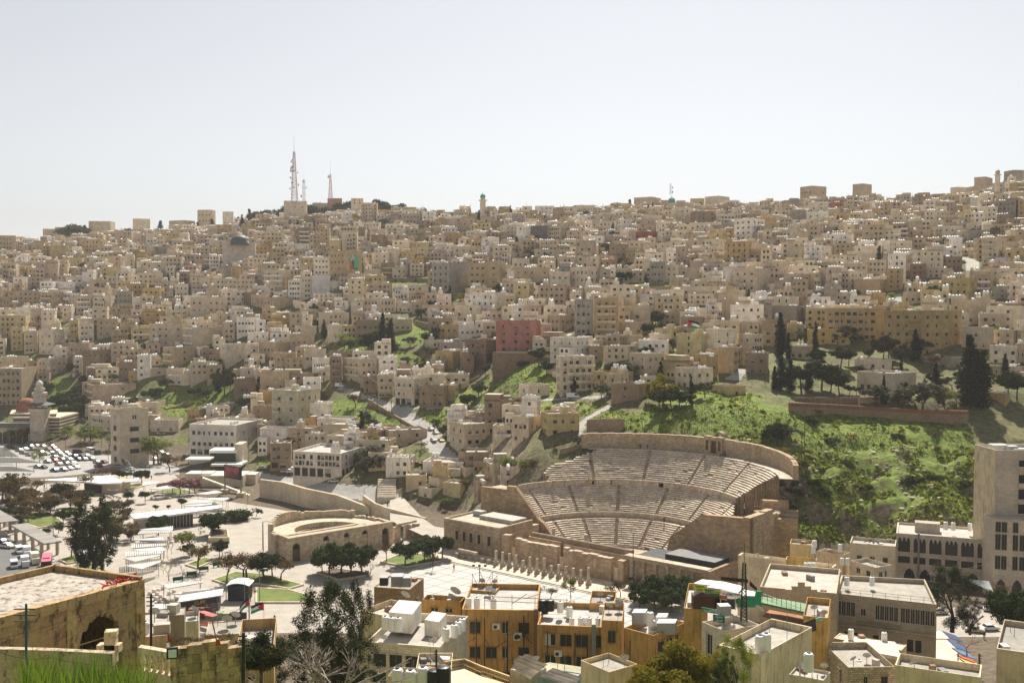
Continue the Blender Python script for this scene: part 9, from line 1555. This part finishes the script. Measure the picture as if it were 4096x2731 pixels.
# ---- people
def person_mesh(seed,pose):
 rnd=random.Random(seed);bm=MB();hip=.92;st_=.16 if pose=='walk' else .07
 def seg(a,b,r0,r1,col):bm.tube(a,b,r0,r1,7,col)
 return bm
def person(p,top,legs,lab,pose='stand',face=0.0,s=1.0):
 import bmesh
 V={'pelvis':(0,0,.95),'chest':(0,.01,1.28),'neck':(0,.0,1.50),'head':(0,-.02,1.62),'crown':(0,-.01,1.74)};E_=[('pelvis','chest'),('chest','neck'),('neck','head'),('head','crown')];Rr={'pelvis':.15,'chest':.17,'neck':.06,'head':.105,'crown':.07}
 sw=.22 if pose=='walk' else .04
 for sd,sg in(('l',1),('r',-1)):
  V['hip'+sd]=(sg*.1,0,.90);V['knee'+sd]=(sg*.11,-sg*sw*.6,.50);V['ankle'+sd]=(sg*.11,-sg*sw,.08);V['toe'+sd]=(sg*.12,-sg*sw-.16,.04);V['sh'+sd]=(sg*.19,0,1.42);V['elb'+sd]=(sg*.26,sg*sw*.5,1.14);V['wr'+sd]=(sg*.27,sg*sw-.06,.90);V['hand'+sd]=(sg*.27,sg*sw-.08,.80)
  E_+=[('pelvis','hip'+sd),('hip'+sd,'knee'+sd),('knee'+sd,'ankle'+sd),('ankle'+sd,'toe'+sd),('chest','sh'+sd),('sh'+sd,'elb'+sd),('elb'+sd,'wr'+sd),('wr'+sd,'hand'+sd)];Rr.update({'hip'+sd:.11,'knee'+sd:.075,'ankle'+sd:.05,'toe'+sd:.04,'sh'+sd:.075,'elb'+sd:.05,'wr'+sd:.038,'hand'+sd:.042})
 ks=list(V);me=bpy.data.meshes.new('person');me.from_pydata([Vector(V[k])for k in ks],[(ks.index(a),ks.index(b))for a,b in E_],[]);o=bpy.data.objects.new('person',me);COL.objects.link(o)
 md=o.modifiers.new('skin','SKIN');bmx=bmesh.new();bmx.from_mesh(me);lay=bmx.verts.layers.skin.verify();bmx.verts.ensure_lookup_table()
 for i,k in enumerate(ks):bmx.verts[i][lay].radius=(Rr[k]*1.1,Rr[k]);bmx.verts[i][lay].use_root=(k=='pelvis')
 bmx.to_mesh(me);bmx.free();sub=o.modifiers.new('sub','SUBSURF');sub.levels=1;sub.render_levels=1
 dg=bpy.context.evaluated_depsgraph_get();ev=o.evaluated_get(dg);m2=bpy.data.meshes.new_from_object(ev);o.modifiers.clear();o.data=m2
 at_=m2.attributes.new('Col','FLOAT_COLOR','FACE');cols=[]
 for f_ in m2.polygons:
  z=f_.center.z;x=abs(f_.center.x);cl=(.36,.23,.16)if(z>1.50 or(x>.2 and z<.93))else(top if z>.92 else legs)
  if z>1.66 or(z>1.55 and f_.center.y>.02):cl=(.02,.015,.012)
  if z<.1:cl=(.03,.03,.03)
  cols+=[*cl,1]
 at_.data.foreach_set('color',cols);m2.polygons.foreach_set('use_smooth',[True]*len(m2.polygons));m2.materials.clear();m2.materials.append(MATS['painted']);o.location=p;o.rotation_euler=(0,0,face);o.scale=(s,s,s)
 tag(o,lab,'person','people');return o
for k,x,y,z,tp,lg,lab,ps,fc in(('r2',1355,100,.06,(.60,.16,.05),(.03,.03,.05),'person in an orange top walking across the white square','walk',.5),('b2',885,710,.06,(.05,.08,.2),(.03,.03,.04),'person in blue beside the ficus planter, left of two','stand',0),('b2',900,712,.06,(.03,.03,.03),(.03,.03,.04),'person in black beside the ficus planter, right of two','stand',1),('b2',150,1080,.04,(.02,.02,.02),(.02,.02,.025),'person in black walking alone on the lower plaza','walk',2.6),('C',552,560,.45,(.03,.03,.03),(.02,.02,.02),'person in dark clothes standing by the stage wall','stand',.3),('B',322,333,26.4,(.12,.07,.06),(.05,.04,.04),'person in brown on the top walkway, left of two','stand',0),('B',403,340,26.4,(.03,.10,.12),(.04,.04,.05),'person with a pale hat on the top walkway, right of two','stand',0),('B',825,812,16.0,(.03,.03,.03),(.02,.02,.02),'person in black on the upper gallery walkway','walk',1.2),('B',600,1188,7.2,(.03,.025,.03),(.02,.02,.02),'person in dark clothes on the lower gallery walkway','stand',0),('B',1300,415,26.4,(.2,.22,.3),(.08,.09,.14),'visitor in pale blue below the shrine, left of two','stand',0),('B',1316,415,26.4,(.25,.18,.2),(.06,.05,.07),'visitor in dusky pink below the shrine, right of two','stand',.6),('A',2020,755,16.0,(.06,.12,.08),(.04,.04,.05),'person in green on the upper gallery beside the pale pier','stand',0),('A',1310,520,17.5,(.03,.03,.03),(.02,.02,.02),'person in black on the path left of the upper seats','stand',0),('A',1322,520,17.5,(.6,.58,.55),(.03,.03,.04),'person in a white top on the path left of the upper seats','stand',0),('q2',378,160,.05,(.02,.02,.02),(.02,.02,.02),'person in black by the white triangular roof','stand',0),('q6',700,530,.1,(.04,.04,.05),(.03,.03,.04),'person in dark clothes on the kiosk street','stand',0),('o',1765,650,3.25,(.03,.03,.03),(.02,.02,.02),'person in black at the foot of the street steps','walk',0),('o',1570,765,8.0,(.03,.04,.1),(.02,.02,.03),'person in dark blue leaning at the small theatre rim','stand',0),('q1',462,150,.04,(.02,.02,.02),(.02,.02,.02),'person in black at the plaza back wall','stand',0),('A',1775,515,22.0,(.02,.02,.02),(.02,.02,.02),'person in black on the left upper stairway','stand',0)):
 person(PZ(*c(k,x,y),z),tp,lg,lab,ps,fc,1.08)
# fill the gaps: grey canopy roofs at the car park
for i,(L_,lab)in enumerate((([(-60,600),(60,615),(165,690),(-60,720)],'far ribbed car-park roof at the left edge'),([(-60,730),(230,705),(480,825),(130,850),(-60,790)],'near ribbed car-park roof at the left edge'))):
 P=[PZ(*c('P',x,y),3.4)for x,y in L_];g=empty('ribbed_roof',(P[0].x,P[0].y,0));tag(g,lab,'roof','ribbed roofs')
 for s_ in range(9):
  y0=L_[0][1]+(L_[-1][1]-L_[0][1])*s_/9;a,b=PZ(*c('P',-80,y0),3.4),PZ(*c('P',min(60+20*s_+(165 if i else 0)+(14*s_ if i else 0),480),y0+2),3.4);mb=MB();mb.hexa([a,b,b+Vector((0,.9,0)),a+Vector((0,.9,0))],[a+Vector((0,0,.3)),b+Vector((0,0,.3)),b+Vector((0,.9,.3)),a+Vector((0,.9,.3))],(.17,.165,.15));mb.build('rib','painted',g)
 for q in(.1,.5,.9):p=P[0].lerp(P[2],q);mb=MB();mb.tube((p.x,p.y,0),(p.x,p.y,3.4),.15,n=6,col=(.2,.2,.2));mb.build('post','painted',g)
# ------------------------------------------------------------------ water tanks: the 300 that show largest are things, the rest one mass
TANKS.sort(key=lambda t_:t_[0].y)
vis=[t_ for t_ in TANKS if-60<proj(t_[0])[0]<4150]
TM=MB()
for i,(p,near)in enumerate(vis):
 s_=random.uniform(.85,1.15)
 if i<300:
  o=inst('water_tank',TANKN if p.y<330 else TANK,None,p,random.random()*6,(s_,s_,s_))
  if p.y<330:inst('lid',LID,o,(0,0,1.78))
  auto(o,'white plastic roof water tank','water tank','roof water tanks',p)
 else:
  r_=.72*s_;TM.lathe(p.x,p.y,[(r_,p.z),(r_,p.z+1.5*s_),(r_*.4,p.z+1.75*s_),(0,p.z+1.75*s_)],7,(.8,.8,.78))
tag(TM.build('distant_tanks','white_plastic'),'white water tanks dotting the roofs of the far hillside','water tanks',None,'stuff')
print('tanks',len(vis))
# ------------------------------------------------------------------ air over the valley
hz=MB();hz.box(0,900,-3,3600,3600,260,bottom=True);ho=hz.build('haze','matte');ho['kind']='stuff'
hm=bpy.data.materials.new('haze');hm.use_nodes=True;hn=hm.node_tree.nodes;hn.remove(hn['Principled BSDF'])
pv=hn.new('ShaderNodeVolumePrincipled');pv.inputs['Density'].default_value=.0001;pv.inputs['Color'].default_value=(1,.985,.96,1);pv.inputs['Anisotropy'].default_value=0
hm.node_tree.links.new(pv.outputs[0],hn['Material Output'].inputs['Volume']);ho.data.materials.clear();ho.data.materials.append(hm)
# ------------------------------------------------------------------ labels from surroundings
ORD=['','second','third','fourth','fifth','sixth','seventh','eighth','ninth','tenth','eleventh','twelfth']
def ordn(i):return ORD[i]if i<12 else '%d%s'%(i+1,'th' if 10<=(i+1)%100<=20 else{1:'st',2:'nd',3:'rd'}.get((i+1)%10,'th'))
cls={}
for o,desc,(px,py)in AUTO:
 b=min(LAND,key=lambda L:(L[1]-px)**2+(1.5*(L[2]-py))**2)
 ddx,ddy=px-b[1],py-b[2]
 dr=('left of' if ddx<0 else 'right of')if abs(ddx)>abs(ddy)*1.1 else('above' if ddy<0 else 'below')
 cls.setdefault((desc,b[0],dr),[]).append((math.hypot(ddx,ddy),o))
for(desc,ln,dr),L in cls.items():
 L.sort(key=lambda a:a[0])
 for i,(d,o)in enumerate(L):
  o['label']=('%s %s %s'%(desc,dr,ln))if len(L)==1 else('%s, %s %s %s'%(desc,('nearest' if i==0 else ordn(i)+' one'),dr,ln))
print('objects',len(bpy.data.objects))
